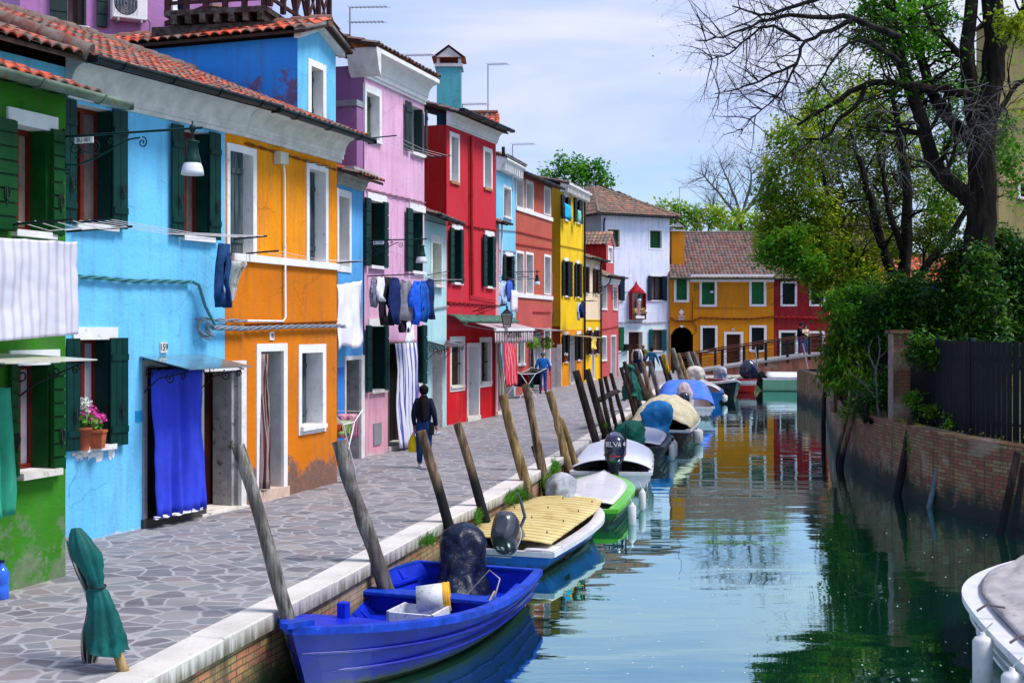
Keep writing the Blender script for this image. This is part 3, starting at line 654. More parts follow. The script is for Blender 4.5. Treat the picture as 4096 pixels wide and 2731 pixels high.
def cable(H, pts, r=.012, strands=1, d=.05, mat=None, name='cable', sag=.0, tw=9, parent=True):
 P = []
 for i in range(len(pts) - 1):
  a, b_ = H.F.uv(*pts[i]), H.F.uv(*pts[i + 1]); L = math.hypot(b_[0] - a[0], b_[1] - a[1]); k = max(2, int(L / (.06 if strands > 1 else .25)))
  for j in range(k): t = j / k; P.append((a[0] + (b_[0] - a[0]) * t, a[1] + (b_[1] - a[1]) * t - sag * math.sin(t * math.pi)))
 P.append(H.F.uv(*pts[-1])); mb = MB()
 for s_ in range(strands):
  ph = s_ * 2 * math.pi / strands; acc = 0; Q_ = []
  for i, (u, v) in enumerate(P):
   if i: acc += math.hypot(u - P[i - 1][0], v - P[i - 1][1])
   rr = r * 1.3 if strands > 1 else 0
   Q_.append(H.F.pt(u, v + rr * math.sin(acc * tw + ph), d + rr * math.cos(acc * tw + ph)))
  mb.tube(Q_, r, 5)
 return mb.build(name, mat or IRON, H.o)
FONT = None
def text_on(o_parent, s, F, u, v, d, size, mat, name='lettering', sx=1.0):
 cu = bpy.data.curves.new(name, 'FONT'); cu.body = s; cu.size = size; cu.extrude = .002; cu.align_x = 'CENTER'; cu.align_y = 'CENTER'
 ob = bpy.data.objects.new(name, cu);
 me = bpy.data.meshes.new_from_object(ob); bpy.data.objects.remove(ob)
 mb = MB(); base = F.pt(u, v, d); e = F.pt(1, 0, 0) - F.pt(0, 0, 0); nn = Vector((F.n.x, F.n.y, 0))
 vs_ = [base + e * (q.co.x * sx) + Vector((0, 0, 1)) * q.co.y + nn * q.co.z for q in me.vertices]
 mb.add(vs_, [tuple(p.vertices) for p in me.polygons]); bpy.data.meshes.remove(me)
 return mb.build(name, mat, o_parent)
INK = paint('black_ink', (.01, .01, .01), .6, .05)
def plate(H, px, s, size, name='number_plate', bg=None, ink=None, label=None, sx=1.0, parent=None):
 u0, u1, v0, v1 = H.rect(px); mb = MB(); mb.fbox(H.F, u0, u1, v0, v1, .002, .02); o = mb.build(name, bg or WHITE, parent or H.o)
 if isinstance(s, str): s = [s]
 for i, t in enumerate(s): text_on(o, t, H.F, (u0 + u1) / 2, v1 - (v1 - v0) * (i + .5) / len(s), .023, size, ink or INK, sx=sx)
 return o
# THE HOUSES
def fac(ax, ay, bx, by): return Fac(gp(ax, ay), gp(bx, by))
LILAC = paint('lilac_net_curtain', (.30, .27, .33), .9, .2, 4, .1); TAN = paint('tan_curtain', (.22, .17, .14), .9, .25, 5, .1)
REDWOOD = paint('red_brown_wood', (.12, .015, .008), .4, .2, 6, .1); DDOOR = paint('dark_maroon_door', (.035, .006, .004), .6, .4, 5, .2)
BROWNC = paint('brown_curtain', (.11, .085, .085), .9, .3, 4, .1)
# --- green house
Fg = fac(-420, 2492, 262, 2302)
GREEN = stucco('green_plaster', (.035, .20, .010), (.025, .13, .010), low=(.13, .20, .10), zlow=(.2, 2.0), amt=.30, patch=(.22, .26, .18), pth=.69)
h = House('house', 'green painted house at the near end of the row with peeling plaster below the window', Fg, 5.28, 7, GREEN); G = h
window(h, (62, 497, 191, 918), 'open', 0, GGREEN, leaves=[(-55, 56), (204, 247)], lintel=True, inner=REDWOOD, curtain=TAN, slats=8, rev=WHITE)
window(h, (72, 1463, 198, 1890), 'open', 0, GGREEN, leaves=[(34, 68), (205, 252)], lintel=True, inner=REDWOOD, curtain=LILAC, slats=8, rev=WHITE, sill=.1, sillmat=STONE)
door(h, (-330, 1500, -60, 2400), .1, depth=.3, open_=True)
h.wall(); roof(h, .38, .33, TERRA2, tw=.17, u1=h.u1 + .12); gutter(h, .46, 5.17, .085, mat=GALV, u1=h.u1 + .45)
cable(h, [(-400, 165), (0, 322), (262, 386)], .012, 2, .03, paint('green_cable', (.02, .09, .02)))
# --- light blue house (facade continues past the paint line to the bend at x = 972)
F1 = fac(262, 2178.5, 972, 2027)
LB = stucco('light_blue_plaster', (.16, .54, .85), (.11, .44, .74), low=(.72, .68, .70), zlow=(-.1, .34), amt=.42)
h = House('house', 'light blue house with blue door curtain and flower pots on its window sill', F1, 5.9, 7, LB, u0=-4.0, u1=F1.u(899)); B = h
B_OR = F1.u(899)
window(h, (303, 413, 446, 890), 'open', 0, DGREEN, leaves=[(249, 303), (450, 507)], inner=REDWOOD, curtain=BROWNC, rev=WHITE)
window(h, (733, 513, 835, 941), 'open', 0, DGREEN, leaves=[(686, 733), (837, 880)], inner=REDWOOD, curtain=BROWNC, rev=WHITE)
window(h, (319, 1359, 437, 1787), 'open', 0, DGREEN, leaves=[(265, 317), (440, 508)], lintel=True, inner=REDWOOD, curtain=LILAC, rev=WHITE, sillmat=WHITE2)
door(h, (568, 1440, 812, 2100), (.08, .06, .10), GREYM, open_=True, depth=.35, name='curtained_doorway', step=.12, stepmat=paint('dark_step', (.06, .055, .05)))
d2 = (F1.u(812), F1.u(960), 0.0, F1.uv(812, 1487)[1])
h.holes.append(d2)
mb = MB(); u_, v_, w_, x_ = d2; e = .001
mb.fbox(F1, v_ - e, F1.u(980), 0, x_ + .14, -.03, .03); mb.fbox(F1, u_, v_, x_, x_ + .14, -.03, .03);
mb.quad(F1.pt(v_, 0, 0), F1.pt(v_, 0, -.5), F1.pt(v_, x_, -.5), F1.pt(v_, x_, 0), 1); mb.quad(F1.pt(u_, x_, 0), F1.pt(v_, x_, 0), F1.pt(v_, x_, -.5), F1.pt(u_, x_, -.5), 1)
mb.fbox(F1, v_ - .07, v_ - .002, 0, x_, -.45, -.1, 1)
w = mb.build('door_frame', [WHITE2, paint('dirty_plaster', (.34, .33, .33), .9, .3, 3, .4, dirt=(.08, .07, .06))], h.o)
mb = MB(); mb.fbox(F1, u_, v_, 0.01, x_, -.52, -.5); mb.build('door_leaf', DDOOR, w)
mb = MB(); mb.fbox(F1, u_ - .1, F1.u(980), -.02, .03, -.5, .08); mb.build('doorstep', STONE, w)
h.far_side = False; h.wall()
# --- one long roof, cornice and gutter over the light blue and the orange house
F2 = Fac(F1.B, gp(1348, 1929))
OR_ = stucco('orange_plaster', (.78, .27, .004), (.66, .19, .003), low=(.19, .10, .07), zlow=(.2, 1.15), amt=.50)
ORL = stucco('orange_plaster_lower', (.70, .19, .003), (.58, .15, .003), low=(.20, .11, .08), zlow=(.1, 1.25), amt=.52)
h = House('house', 'orange ochre house with brown striped door curtain and number 145', F2, 5.9, 7, stucco('ochre_orange_plaster', (.80, .29, .004), (.66, .20, .003), low=(.20, .11, .085), zlow=(.15, 1.2), amt=.46, split=(3.72, (.64, .175, .003)))); O = h
cell = MB(); cellwall(cell, F1, B_OR, F1.L, -.05, 5.9, [d2]); cell.build('wall_strip', h.mat, h.o)
window(h, (1224, 644, 1310, 1043), 'closed', (.09, .09, .11, 0), OLDBLUE, depth=.22, sill=0, gap=.9)
door(h, (1023, 1375, 1146, 1985), .12, leafmat=WHITE2, depth=.5, open_=True, rev=paint('white_reveal', (.5, .49, .5)), step=.16, stepmat=paint('pink_marble', (.62, .46, .38), .5, .2, 4), name='striped_curtain_doorway')
window(h, (1192, 1378, 1301, 1742), 'closed', (.10, .12, .14, .14), OLDBLUE, depth=.3, sill=.05, gap=.93)
window(h, (960, 566, 1023, 1019), 'closed', (.06, .12, .11, 0), OLDBLUE, depth=.25, sill=0, gap=.97) if False else None
h.F = Fac(F1.pt(0, 0), F1.pt(1, 0)); h.F = Fac(F1.A, F1.A + F1.t * (F1.L + 1.2))
h.F = F2
uu0 = F2.u(978); window(h, (970, 585, 1023, 1016), 'closed', (.0, .10, .11, 0), OLDBLUE, depth=.25, sill=0, gap=.96)
mb = MB(); a_ = F1.u(905); vt = F1.uv(905, 561)[1]; vb_ = F1.uv(905, 1021)[1]; vt2 = F2.uv(974, 585)[1];
mb.fbox(F1, a_, F1.u(917), vb_, vt2, .0, .022); mb.fbox(F1, F1.u(917), F1.L - .003, vt2 - .11, vt2, .0, .022)
w2 = mb.build('window', WHITE, h.o); mb = MB(); leaf(mb, F1, F1.u(918), F1.L - .01, vb_, vt2 - .115, -.0 + .003, .012); mb.build('shutter', OLDBLUE, w2)
h.near_side = False; h.wall()
for F_, a_, b_ in ((F1, B_OR + .15, F1.L), (F2, 0, F2.L)):
 v_ = 3.73; mb = MB(); mb.fbox(F_, a_, b_, v_ - .06, v_ + .05, .003, .06); mb.build('string_course', WHITE, h.o)
for H_, F_, a_, b_ in ((B, F1, 0, B_OR), (O, F1, B_OR, F1.L), (O, F2, 0, F2.L + .1)):
 k = H_.F; H_.F = F_; cornice(H_, .50, .36, u0=a_, u1=b_, top=6.03); H_.F = k
def long_roof():
 P = [F1.pt(-.15, 0, 0), F1.pt(F1.L, 0, 0), F2.pt(F2.L + .12, 0, 0)]
 for H_, F_, a_, b_ in ((B, F1, -4.2, B_OR), (O, F1, B_OR + .002, F1.L + .02), (O, F2, .0, F2.L + .12)):
  k = H_.F, H_.H; H_.F = F_; H_.H = 6.12
  roof(H_, .52, .395, TERRA, u0=a_, u1=b_, run=3.0, tw=.165, back=True); H_.F, H_.H = k
 k = B.F; B.F = F1; gutter(B, .60, 5.96, .085, u0=-.15, u1=F1.u(980), drop=.0); B.F = k
 gutter(O, .60, 5.93, .085, u0=-.05, u1=F2.L + .15)
long_roof()
mb = MB()
for k in range(13):
 P_ = lambda t: F1.pt(-.1 - 1.9 * t, 6.0 + 1.42 * t, .5 - 3.4 * t)
 mb.tube([P_(k / 13), P_((k + 1.15) / 13) + Vector((0, 0, .02))], [.13, .105], 10)
mb.build('hip_ridge', TERRA, B.o)
# --- tall blue attic behind the long roof
FD = F1.off(-.95); FDB = F2.off(-.95)
ud = FDB.uv(1190, 400)[0]; ue = FDB.uv(1343, 400)[0]
FDD = Fac(FDB.pt(ud, 0), FDB.pt(ue, 0))
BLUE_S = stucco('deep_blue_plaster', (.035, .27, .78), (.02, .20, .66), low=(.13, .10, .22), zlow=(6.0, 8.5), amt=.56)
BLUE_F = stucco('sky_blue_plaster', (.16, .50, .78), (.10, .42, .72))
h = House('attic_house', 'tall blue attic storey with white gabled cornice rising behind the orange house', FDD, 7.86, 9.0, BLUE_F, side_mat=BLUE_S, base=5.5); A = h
wv = FDD.uv(1270, 400)
window(h, (1230, 232, 1302, 480), 'closed', .12, SLATEW, depth=.22, sill=0)
h.wall()
vpk = FDD.uv(1268, 112)[1]; vl = FDD.uv(1192, 143)[1]; vr = FDD.uv(1343, 205)[1]
mb = MB(); mb.add([FDD.pt(0, 7.86), FDD.pt(FDD.L, 7.86), FDD.pt(FDD.L / 2, 7.86 + .32)], [(0, 1, 2)]); mb.build('gable', BLUE_F, h.o)
mb = MB()
for (a_, b_) in (((-.12, 7.80), (FDD.L / 2, 8.14)), ((FDD.L / 2, 8.14), (FDD.L + .12, 7.80))):
 for lo, hi, dd in ((0, .10, .14), (.1, .2, .24)):
  mb.hexa([FDD.pt(a_[0], a_[1] + lo, 0), FDD.pt(a_[0], a_[1] + lo, dd), FDD.pt(b_[0], b_[1] + lo, dd), FDD.pt(b_[0], b_[1] + lo, 0),
     FDD.pt(a_[0], a_[1] + hi, 0), FDD.pt(a_[0], a_[1] + hi, dd), FDD.pt(b_[0], b_[1] + hi, dd), FDD.pt(b_[0], b_[1] + hi, 0)])
mb.build('gable_cornice', WHITE2, h.o)
mb = MB(); n3 = FDD.pt(0, 0, -1) - FDD.pt(0, 0, 0); e3 = FDD.pt(1, 0, 0) - FDD.pt(0, 0, 0)
hw = FDD.L / 2;
tile_slope(mb, FDD.pt(-.22, 7.93, .3), n3, e3 * hw + Vector((0, 0, .30)), 9.2, math.hypot(hw + .2, .36), .22, .3)
tile_slope(mb, FDD.pt(FDD.L + .22, 7.93, .3), n3, -e3 * hw + Vector((0, 0, .30)), 9.2, math.hypot(hw + .2, .36), .22, .3)
r = mb.build('roof', TERRA2, h.o)
mb = MB(); mb.add([FDD.pt(-.2, 7.87, .26), FDD.pt(-.2, 7.87, -9), FDD.pt(hw, 8.19, -9), FDD.pt(hw, 8.19, .26), FDD.pt(FDD.L + .2, 7.87, .26), FDD.pt(FDD.L + .2, 7.87, -9)], [(0, 1, 2, 3), (3, 2, 5, 4)]); o = mb.build('roof_deck', DECK, r); solidify(o, .05, -1)
mb = MB()
for k in range(24): mb.tube([FDD.pt(hw, 8.29, .28 - k * .38), FDD.pt(hw, 8.31, .28 - (k + 1) * .38 - .03)], [.11, .125], 8)
mb.build('ridge_cap', TERRA2, r)
# --- blue narrow house
F3 = fac(1350, 1862, 1452, 1830)
B3 = stucco('mid_blue_plaster', (.10, .38, .74), (.07, .30, .66), split=(1.9, (.03, .19, .62)), low=(.3, .3, .32), zlow=(0, .6), amt=.3)
h = House('house', 'narrow blue house squeezed between the orange and the pink house', F3, 5.75, 7, B3)
window(h, (1346, 752, 1403, 1085), 'closed', (.1, .12, .14, .12), SLATEW, depth=.25, sill=0)
door(h, (1377, 1425, 1455, 1830), (.06, .2, .08), WHITE2, paint('plum_door', (.08, .015, .05)), depth=.4, rev=paint('grey_reveal', (.3, .3, .31), .9, .3, 3, .4, dirt=(.1, .09, .08)))
h.wall(); cornice(h, .34, .34, top=5.8, kind='cove', mat=paint('grey_cornice', (.38, .37, .36), .9, .25, 3)); roof(h, .45, .3, TERRA, run=2.5)
cable(h, [(1350, 724), (1450, 745)], .012, 2, .03, paint('blue_cable', (.05, .2, .45)))
# --- pink house
F4 = fac(1457, 1828, 1697, 1770)
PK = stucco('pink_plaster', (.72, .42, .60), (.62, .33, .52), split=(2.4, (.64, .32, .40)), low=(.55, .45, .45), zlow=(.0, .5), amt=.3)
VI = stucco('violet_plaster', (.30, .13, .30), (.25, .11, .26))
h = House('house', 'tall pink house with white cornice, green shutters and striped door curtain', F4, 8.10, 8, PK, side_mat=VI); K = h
window(h, (1457, 332, 1524, 556), 'closed', (.09, .11, .16, .06), paint('grey_green_shutter', (.06, .08, .055)), depth=.22, sill=.04)
window(h, (1645, 420, 1689, 606), 'open', 0, SLATEW, leaves=[(1622, 1644)], inner=None, curtain=DARK, rev=WHITE)
q = MB(); leaf(q, F4, F4.u(1690), F4.L + .02, F4.uv(1645, 606)[1], F4.uv(1645, 420)[1], .05); q.build('shutter', SLATEW, h.o)
window(h, (1478, 800, 1533, 1060), 'open', 0, DGREEN, leaves=[(1459, 1478), (1533, 1548)], lintel=True, curtain=TAN, inner=BROWNW, rev=WHITE, slats=5)
window(h, (1645, 841, 1690, 1082), 'open', 0, DGREEN, leaves=[(1626, 1645)], lintel=True, curtain=TAN, inner=BROWNW, rev=WHITE, slats=5)
window(h, (1482, 1305, 1535, 1560), 'open', 0, DGREEN, leaves=[(1464, 1482), (1535, 1549)], lintel=True, curtain=BROWNC, inner=BROWNW, rev=WHITE, slats=5, sillmat=STONE)
window(h, (1668, 1303, 1688, 1533), 'open', 0, DGREEN, leaves=[(1688, 1703)], curtain=DARK, rev=WHITE, slats=5, sillmat=STONE)
door(h, (1552, 1368, 1662, 1800), .04, paint('brown_jamb', (.1, .07, .06)), open_=True, depth=.4, step=.1)
mb = MB(); u0, u1, v0, v1 = h.rect((1492, 1694, 1522, 1780)); mb.fbox(F4, u0, u1, v0, v1, .002, .03); mb.build('meter_box', GREYM, h.o)
h.wall()
cornice(h, .56, .38, top=8.40, mat=WHITE)
Fs = Fac(F4.pt(0.0, 0, -1.4), F4.pt(0, 0, 0));
mb = MB(); mb.sweep(Fs, 1.1, 1.4 + .38, [(0, 8.40), (.22, 8.40), (.22, 8.32), (.15, 8.1), (.1, 7.95), (0, 7.84)]); mb.build('cornice_return', WHITE2, h.o)
mb = MB(); mb.fbox(F4, -.2, F4.L, 8.40, 8.54, -.3, .33); mb.build('brick_course', paint('orange_brick', (.40, .13, .05), .9, .4, 9, .4), h.o)
h.H = 8.52; roof(h, .40, .28, BROWNT, run=3.5, u0=-.3); h.H = 8.10
cable(h, [(1457, 1160 - 208 * 1.0 + 0), (1697, 812)], .012, 2, .03, paint('pink_cable', (.3, .15, .2))) if False else cable(h, [(1462, 757), (1697, 812)], .012, 2, .03, paint('pink_cable', (.3, .15, .2)))
mb = MB(); mb.fbox(F4, -.32, .0, 5.0, 7.2, -1.2, -.02); mb.fbox(F4, -.36, .02, 7.2, 7.32, -1.3, .0, 1); mb.build('wall_projection', [VI, GREYM], h.o)
# --- pale cyan low house
F5 = fac(1697, 1733, 1786, 1702)
CYANP = stucco('pale_cyan_plaster', (.42, .66, .70), (.30, .56, .62), low=(.30, .52, .55), zlow=(.0, 3.5), amt=.28, patch=(.6, .62, .6), pth=.6)
h = House('house', 'low pale turquoise house with faded green shutter beside the red house', F5, 5.6, 5, CYANP)
window(h, (1722, 935, 1768, 1142), 'closed', (.16, .12, .2, .04), wood('lime_green_shutter', (.08, .25, .04), (.16, .35, .06)), depth=.25, sill=.1, gap=.9, tmat=WHITE2)
door(h, (1724, 1398, 1769, 1705), (.05, .05, .05), WHITE2, paint('graffiti_door', (.13, .2, .2), .6, .5, 3, .3, dirt=(.3, .05, .1)), depth=.3)
h.wall(); roof(h, .35, .33, TERRA, run=2.2); gutter(h, .42, 5.52, .07); cable(h, [(1697, 880), (1786, 903)], .012, 1, .04)
pipe(h, [(1700, 1100), (1786, 1085)], .012); cable(h, [(1697, 1240), (1786, 1225)], .015, 2, .03, GREYM)
# --- red house
F6 = fac(1786, 1701, 1983, 1663)
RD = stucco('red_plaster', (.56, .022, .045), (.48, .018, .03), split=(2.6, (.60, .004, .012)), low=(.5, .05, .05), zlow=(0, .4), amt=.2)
RDS = stucco('shaded_red_plaster', (.34, .008, .008), (.28, .008, .008))  # facade red darkened: shade of the side walls put into the colour
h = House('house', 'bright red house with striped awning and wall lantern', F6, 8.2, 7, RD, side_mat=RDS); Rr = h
SB = paint('sill_brick', (.45, .2, .08), .9, .5, 12, .4)
for px in ((1798, 525, 1837, 722), (1932, 585, 1968, 748)): window(h, px, 'closed', (.1, .1, .12, .0), SLATEW, depth=.3, sill=.02, sillmat=SB, gap=.6)
window(h, (1812, 916, 1841, 1128), 'open', 0, DGREEN, leaves=[(1799, 1812), (1841, 1851)], lintel=True, curtain=DARK, rev=WHITE, slats=6)
window(h, (1944, 944, 1968, 1144), 'open', 0, DGREEN, leaves=[(1932, 1944), (1968, 1979)], lintel=True, curtain=DARK, rev=WHITE, slats=6)
GRID = paint('curtained_glass', (.07, .04, .02), .5, .5, 14, .1)
for px in ((1799, 1346, 1858, 1568), (1918, 1349, 1966, 1550)):
 w = window(h, px, 'closed', (.09, .12, .14, .16), GRID, depth=.2, sill=.03, sillmat=STONE, name='barred_window')
 u0, u1, v0, v1 = h.rect(px); q = MB()
 for k in range(6): uu = u0 + .16 + (u1 - u0 - .34) * k / 5; q.tube([F6.pt(uu, v0 + .17, -.08), F6.pt(uu, v1 - .15, -.08)], .009, 5)
 q.fbox(F6, u0 + .1, u1 - .12, (v0 + v1) / 2 - .02, (v0 + v1) / 2 + .02, -.09, -.07); q.build('bars', BROWNW, w)
door(h, (1867, 1372, 1917, 1690), (.08, .08, .1), leafmat=paint('pale_grey_door', (.42, .42, .46)), depth=.3, step=.12)
h.wall(); cornice(h, .42, .36, top=8.6, mat=WHITE); h.H = 8.62; roof(h, .42, .30, BROWNT, run=3.2); gutter(h, .5, 8.6, .08); h.H = 8.2
RP = paint('red_pipe', (.34, .012, .01), .4, .2)
pipe(h, [(1876, 545), (1876, 900), (1879, 1180)], .05, .08, RP); cable(h, [(1879, 1180), (1884, 1186), (1978, 1203)], .015, 1, .05, RP)
cable(h, [(1790, 890), (1983, 922)], .014, 2, .03, RP); cable(h, [(1786, 1208), (1983, 1220)], .016, 2, .03, RP)
pipe(h, [(1976, 590), (1976, 610), (1978, 625)], .05, .3, GUTTER)
def chimney(H, cx, cy_base, cy_top, Y, wx, wy, mat, label=None, cap=True, capm=None, name='chimney', roofm=None):
 b0 = at(cx, cy_base, Y); t0 = at(cx, cy_top, Y); mb = MB()
 mb.box(b0.x - wx / 2, b0.x + wx / 2, b0.y, b0.y + wy, b0.z - 1.2, t0.z); o = mb.build(name, mat, H)
 if cap:
  q = MB(); x0, x1, y0, y1, z = b0.x - wx / 2 - .06, b0.x + wx / 2 + .06, b0.y - .06, b0.y + wy + .06, t0.z
  q.box(x0, x1, y0, y1, z + .001, z + .09);
  for sx_ in (x0 + .06, x1 - .14): q.box(sx_, sx_ + .08, y0 + .06, y1 - .06, z + .09, z + .28)
  q.build('chimney_head', capm or WHITE2, o)
  q = MB(); xm = (x0 + x1) / 2; hr = .36
  q.add([(x0 - .08, y0 - .06, z + .26), (xm, y0 - .06, z + .26 + hr), (x1 + .08, y0 - .06, z + .26), (x0 - .08, y1 + .06, z + .26), (xm, y1 + .06, z + .26 + hr), (x1 + .08, y1 + .06, z + .26)],
     [(0, 1, 4, 3), (1, 2, 5, 4), (0, 3, 5, 2)]); q.add([(x0 + .03, y0 + .0, z + .26), (xm, y0 + .0, z + .2 + hr), (x1 - .03, y0 + .0, z + .26)], [(0, 1, 2)], 1)
  oo = q.build('chimney_roof', [roofm or paint('cap_tile', (.40, .1, .05), .9, .4, 9, .4), WHITE2], o)
 return o
CYS = stucco('cyan_plaster', (.10, .42, .46), (.08, .36, .42), c2 and None) if False else stucco('cyan_plaster', (.10, .42, .48), (.07, .34, .42))
chimney(h.o, 1795, 460, 268, 35.5, .70, .75, CYS)
tb = at(1945, 520, 37.2); mb = MB(); mb.box(tb.x - .55, tb.x + .28, tb.y, tb.y + 1.0, tb.z - .8, tb.z + .28); t = mb.build('roof_turret', RD, h.o)
mb = MB(); tile_slope(mb, Vector((tb.x - .85, tb.y - .12, tb.z + .16)), (1, 0, 0), (0, .9, .55), 1.25, .75, .16, .2, rise=.05)
mb.tube([(tb.x - .6, tb.y + .5, tb.z + .62), (tb.x + .35, tb.y + .5, tb.z + .62)], .07, 8)
mb.build('turret_roof', TERRA2, t); mb = MB(); mb.box(tb.x - .75, tb.x + .35, tb.y - .08, tb.y + 1.05, tb.z + .08, tb.z + .16); mb.build('turret_trim', WHITE2, t)
mb = MB(); ucn = F6.u(2025); ucn0 = F6.u(1786)
def can(a, b_): return F6.pt(ucn0 + (ucn - ucn0) * a, 3.02 - .20 * (b_ ** 2), .02 + .42 * b_)
mb.grid(can, 10, 5); o = mb.build('sheet_canopy', paint('mossy_green_sheet', (.05, .13, .10), .6, .5, 6, .2, dirt=(.16, .22, .12)), h.o); solidify(o, .03)
# --- low pink house
F7 = Fac(F6.pt(F6.L + .001, 0, -.12), F6.pt(F6.L + .62, 0, -.12))
PL = stucco('pale_pink_plaster', (.62, .32, .36), (.52, .26, .3))
h = House('house', 'sliver of a low pale pink house with small tiled eave beside the red house', F7, 5.9, 3.0, PL)
door(h, (1987, 1360, 2002, 1660), (.04, .04, .1), open_=True, depth=.3, step=.1)
h.wall(); roof(h, .3, .33, TERRA2, run=1.4, u0=0.0); gutter(h, .36, 5.85, .06, u0=.05)
pipe(h, [(1992, 870), (1996, 910), (1992, 1100)], .03, .1, WHITE)
# --- light blue house with dentils
F8 = fac(1985, 1600.5, 2062, 1583)
L8 = stucco('azure_plaster', (.16, .50, .74), (.25, .58, .76), low=(.35, .6, .7), zlow=(0, 8), amt=.22)
h = House('house', 'slim azure house with white dentil cornice and laundry outside', F8, 8.9, 7, L8, side_mat=PL)
window(h, (2012, 737, 2045, 872), 'closed', .1, BLACKW, depth=.25, sill=.05)
window(h, (2022, 1022, 2046, 1154), 'open', 0, BLACKW, leaves=[(2013, 2022), (2046, 2056)], lintel=True, curtain=DARK, rev=WHITE)
door(h, (2015, 1345, 2055, 1585), .08, open_=True, depth=.3)
h.wall(); cornice(h, .55, .42, kind='dentil', mat=WHITE, top=8.95); h.H = 9.0; roof(h, .45, .28, BROWNT, run=3.2); h.H = 8.9
cable(h, [(1992, 1000), (2062, 1008)], .012, 2, .03, GREYM); cable(h, [(1992, 919), (2062, 925)], .012, 2, .03, GREYM)
# --- brick red house
F9 = fac(2062, 1583, 2208, 1555)
BR = stucco('brick_red_plaster', (.46, .095, .06), (.38, .075, .05), split=(3.6, (.50, .09, .075)))
h = House('house', 'brick red house with long white sill bands and a striped door curtain', F9, 8.75, 7, BR)
for px in ((2063, 706, 2095, 828), (2102, 716, 2133, 836), (2175, 741, 2202, 856)): window(h, px, 'closed', (.1, .1, .1, .05), BLACKW, depth=.3, sill=0)
for px in ((2063, 1000, 2095, 1175), (2102, 1006, 2133, 1176), (2176, 1016, 2203, 1178)): window(h, px, 'closed', (.1, .1, .1, .05), BLACKW, depth=.3, sill=0)
window(h, (2068, 1313, 2098, 1466), 'closed', .1, GGREEN, depth=.2, sill=.05)
door(h, (2120, 1330, 2160, 1562), .06, open_=True, depth=.35, step=.1)
window(h, (2176, 1313, 2201, 1466), 'closed', .1, GGREEN, depth=.2, sill=.05)
h.wall();
for px in ((2063, 832), (2063, 1180)): course(h, F9.uv(*px)[1], h=.16, proj=.06)
roof(h, .4, .32, BROWNT, run=3.4); gutter(h, .48, 8.66, .08)
for a_, b_ in (((2062, 925), (2208, 960)), ((2062, 975), (2208, 998)), ((2130, 1248), (2200, 1249))): cable(h, [a_, b_], .016, 2, .03, RP)
# --- yellow house
F10 = fac(2242, 1547, 2334, 1528)
YL = stucco('yellow_plaster', (.80, .52, .006), (.70, .42, .006), split=(2.55, (.72, .26, .004)))
YS = stucco('shaded_yellow_plaster', (.46, .27, .01), (.40, .22, .01), split=(2.7, (.20, .035, .008)))  # yellow and orange darkened, the side wall's shade painted in
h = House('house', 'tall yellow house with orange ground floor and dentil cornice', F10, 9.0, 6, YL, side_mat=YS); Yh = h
window(h, (2256, 785, 2270, 876), 'open', 0, BLACKW, leaves=[(2246, 2256), (2270, 2279)], lintel=True, curtain=DARK, rev=WHITE, slats=5)
window(h, (2305, 800, 2316, 888), 'open', 0, BLACKW, leaves=[(2298, 2305), (2316, 2328)], lintel=True, curtain=DARK, rev=WHITE, slats=5)
window(h, (2257, 1044, 2270, 1182), 'open', 0, BLACKW, leaves=[(2250, 2257), (2270, 2286)], lintel=True, curtain=DARK, rev=WHITE, slats=7)
window(h, (2306, 1055, 2315, 1186), 'open', 0, BLACKW, leaves=[(2300, 2306), (2315, 2324)], lintel=True, curtain=DARK, rev=WHITE, slats=7)
window(h, (2257, 1340, 2268, 1445), 'open', 0, BLACKW, leaves=[(2250, 2257), (2268, 2276)], lintel=True, curtain=DARK, rev=WHITE, slats=7)
window(h, (2308, 1338, 2319, 1438), 'open', 0, BLACKW, leaves=[(2302, 2308), (2319, 2328)], lintel=True, curtain=DARK, rev=WHITE, slats=7)
door(h, (2279, 1341, 2297, 1540), .08, leafmat=GREYM, depth=.3, step=.12)
h.wall(); cornice(h, .45, .42, kind='dentil', mat=WHITE2, top=9.15); h.H = 9.15; roof(h, .42, .22, BROWNT, run=2.6); h.H = 9.0
pipe(h, [(2331, 800), (2331, 1520)], .05, .1); cable(h, [(2242, 982), (2334, 1000)], .015, 2, .03, YS)
mb = MB(); Fy = Fac(F10.pt(0, 0, -2.2), F10.pt(0, 0, 0)); mb.fbox(Fy, 0.0, 2.2, 0, 1.75, -.002, .03); mb.fbox(Fy, 2.05, 2.25, 0, 1.9, .0, .05); mb.build('white_dado', WHITE2, h.o)
ar = thing('buttress_arch', 'small brick arch bridging the alley beside the yellow house', 'arch', F9.pt(F9.L + .4, 3.2, -.3))
mb = MB(); pts = []
a0 = F9.pt(F9.L, 0, -.25); a1 = F10.pt(0.0, 0, -.35); FA = Fac(a0, a1)
for k in range(10):
 t0, t1 = math.pi * k / 10, math.pi * (k + 1) / 10; c = FA.L / 2; rr = c * .96
 p = [(c - rr * math.cos(t0), 3.0 + .55 * math.sin(t0)), (c - rr * math.cos(t1), 3.0 + .55 * math.sin(t1))]
 mb.hexa([FA.pt(p[0][0], p[0][1], -.4), FA.pt(p[0][0], p[0][1], .0), FA.pt(p[1][0], p[1][1], 0), FA.pt(p[1][0], p[1][1], -.4),
    FA.pt(p[0][0], 5.1, -.4), FA.pt(p[0][0], 5.1, .0), FA.pt(p[1][0], 5.1, 0), FA.pt(p[1][0], 5.1, -.4)])
mb.build('arch_masonry', brick('arch_brick', (.42, .12, .07), (.40, .10, .07), (.3, .12, .09)), ar)
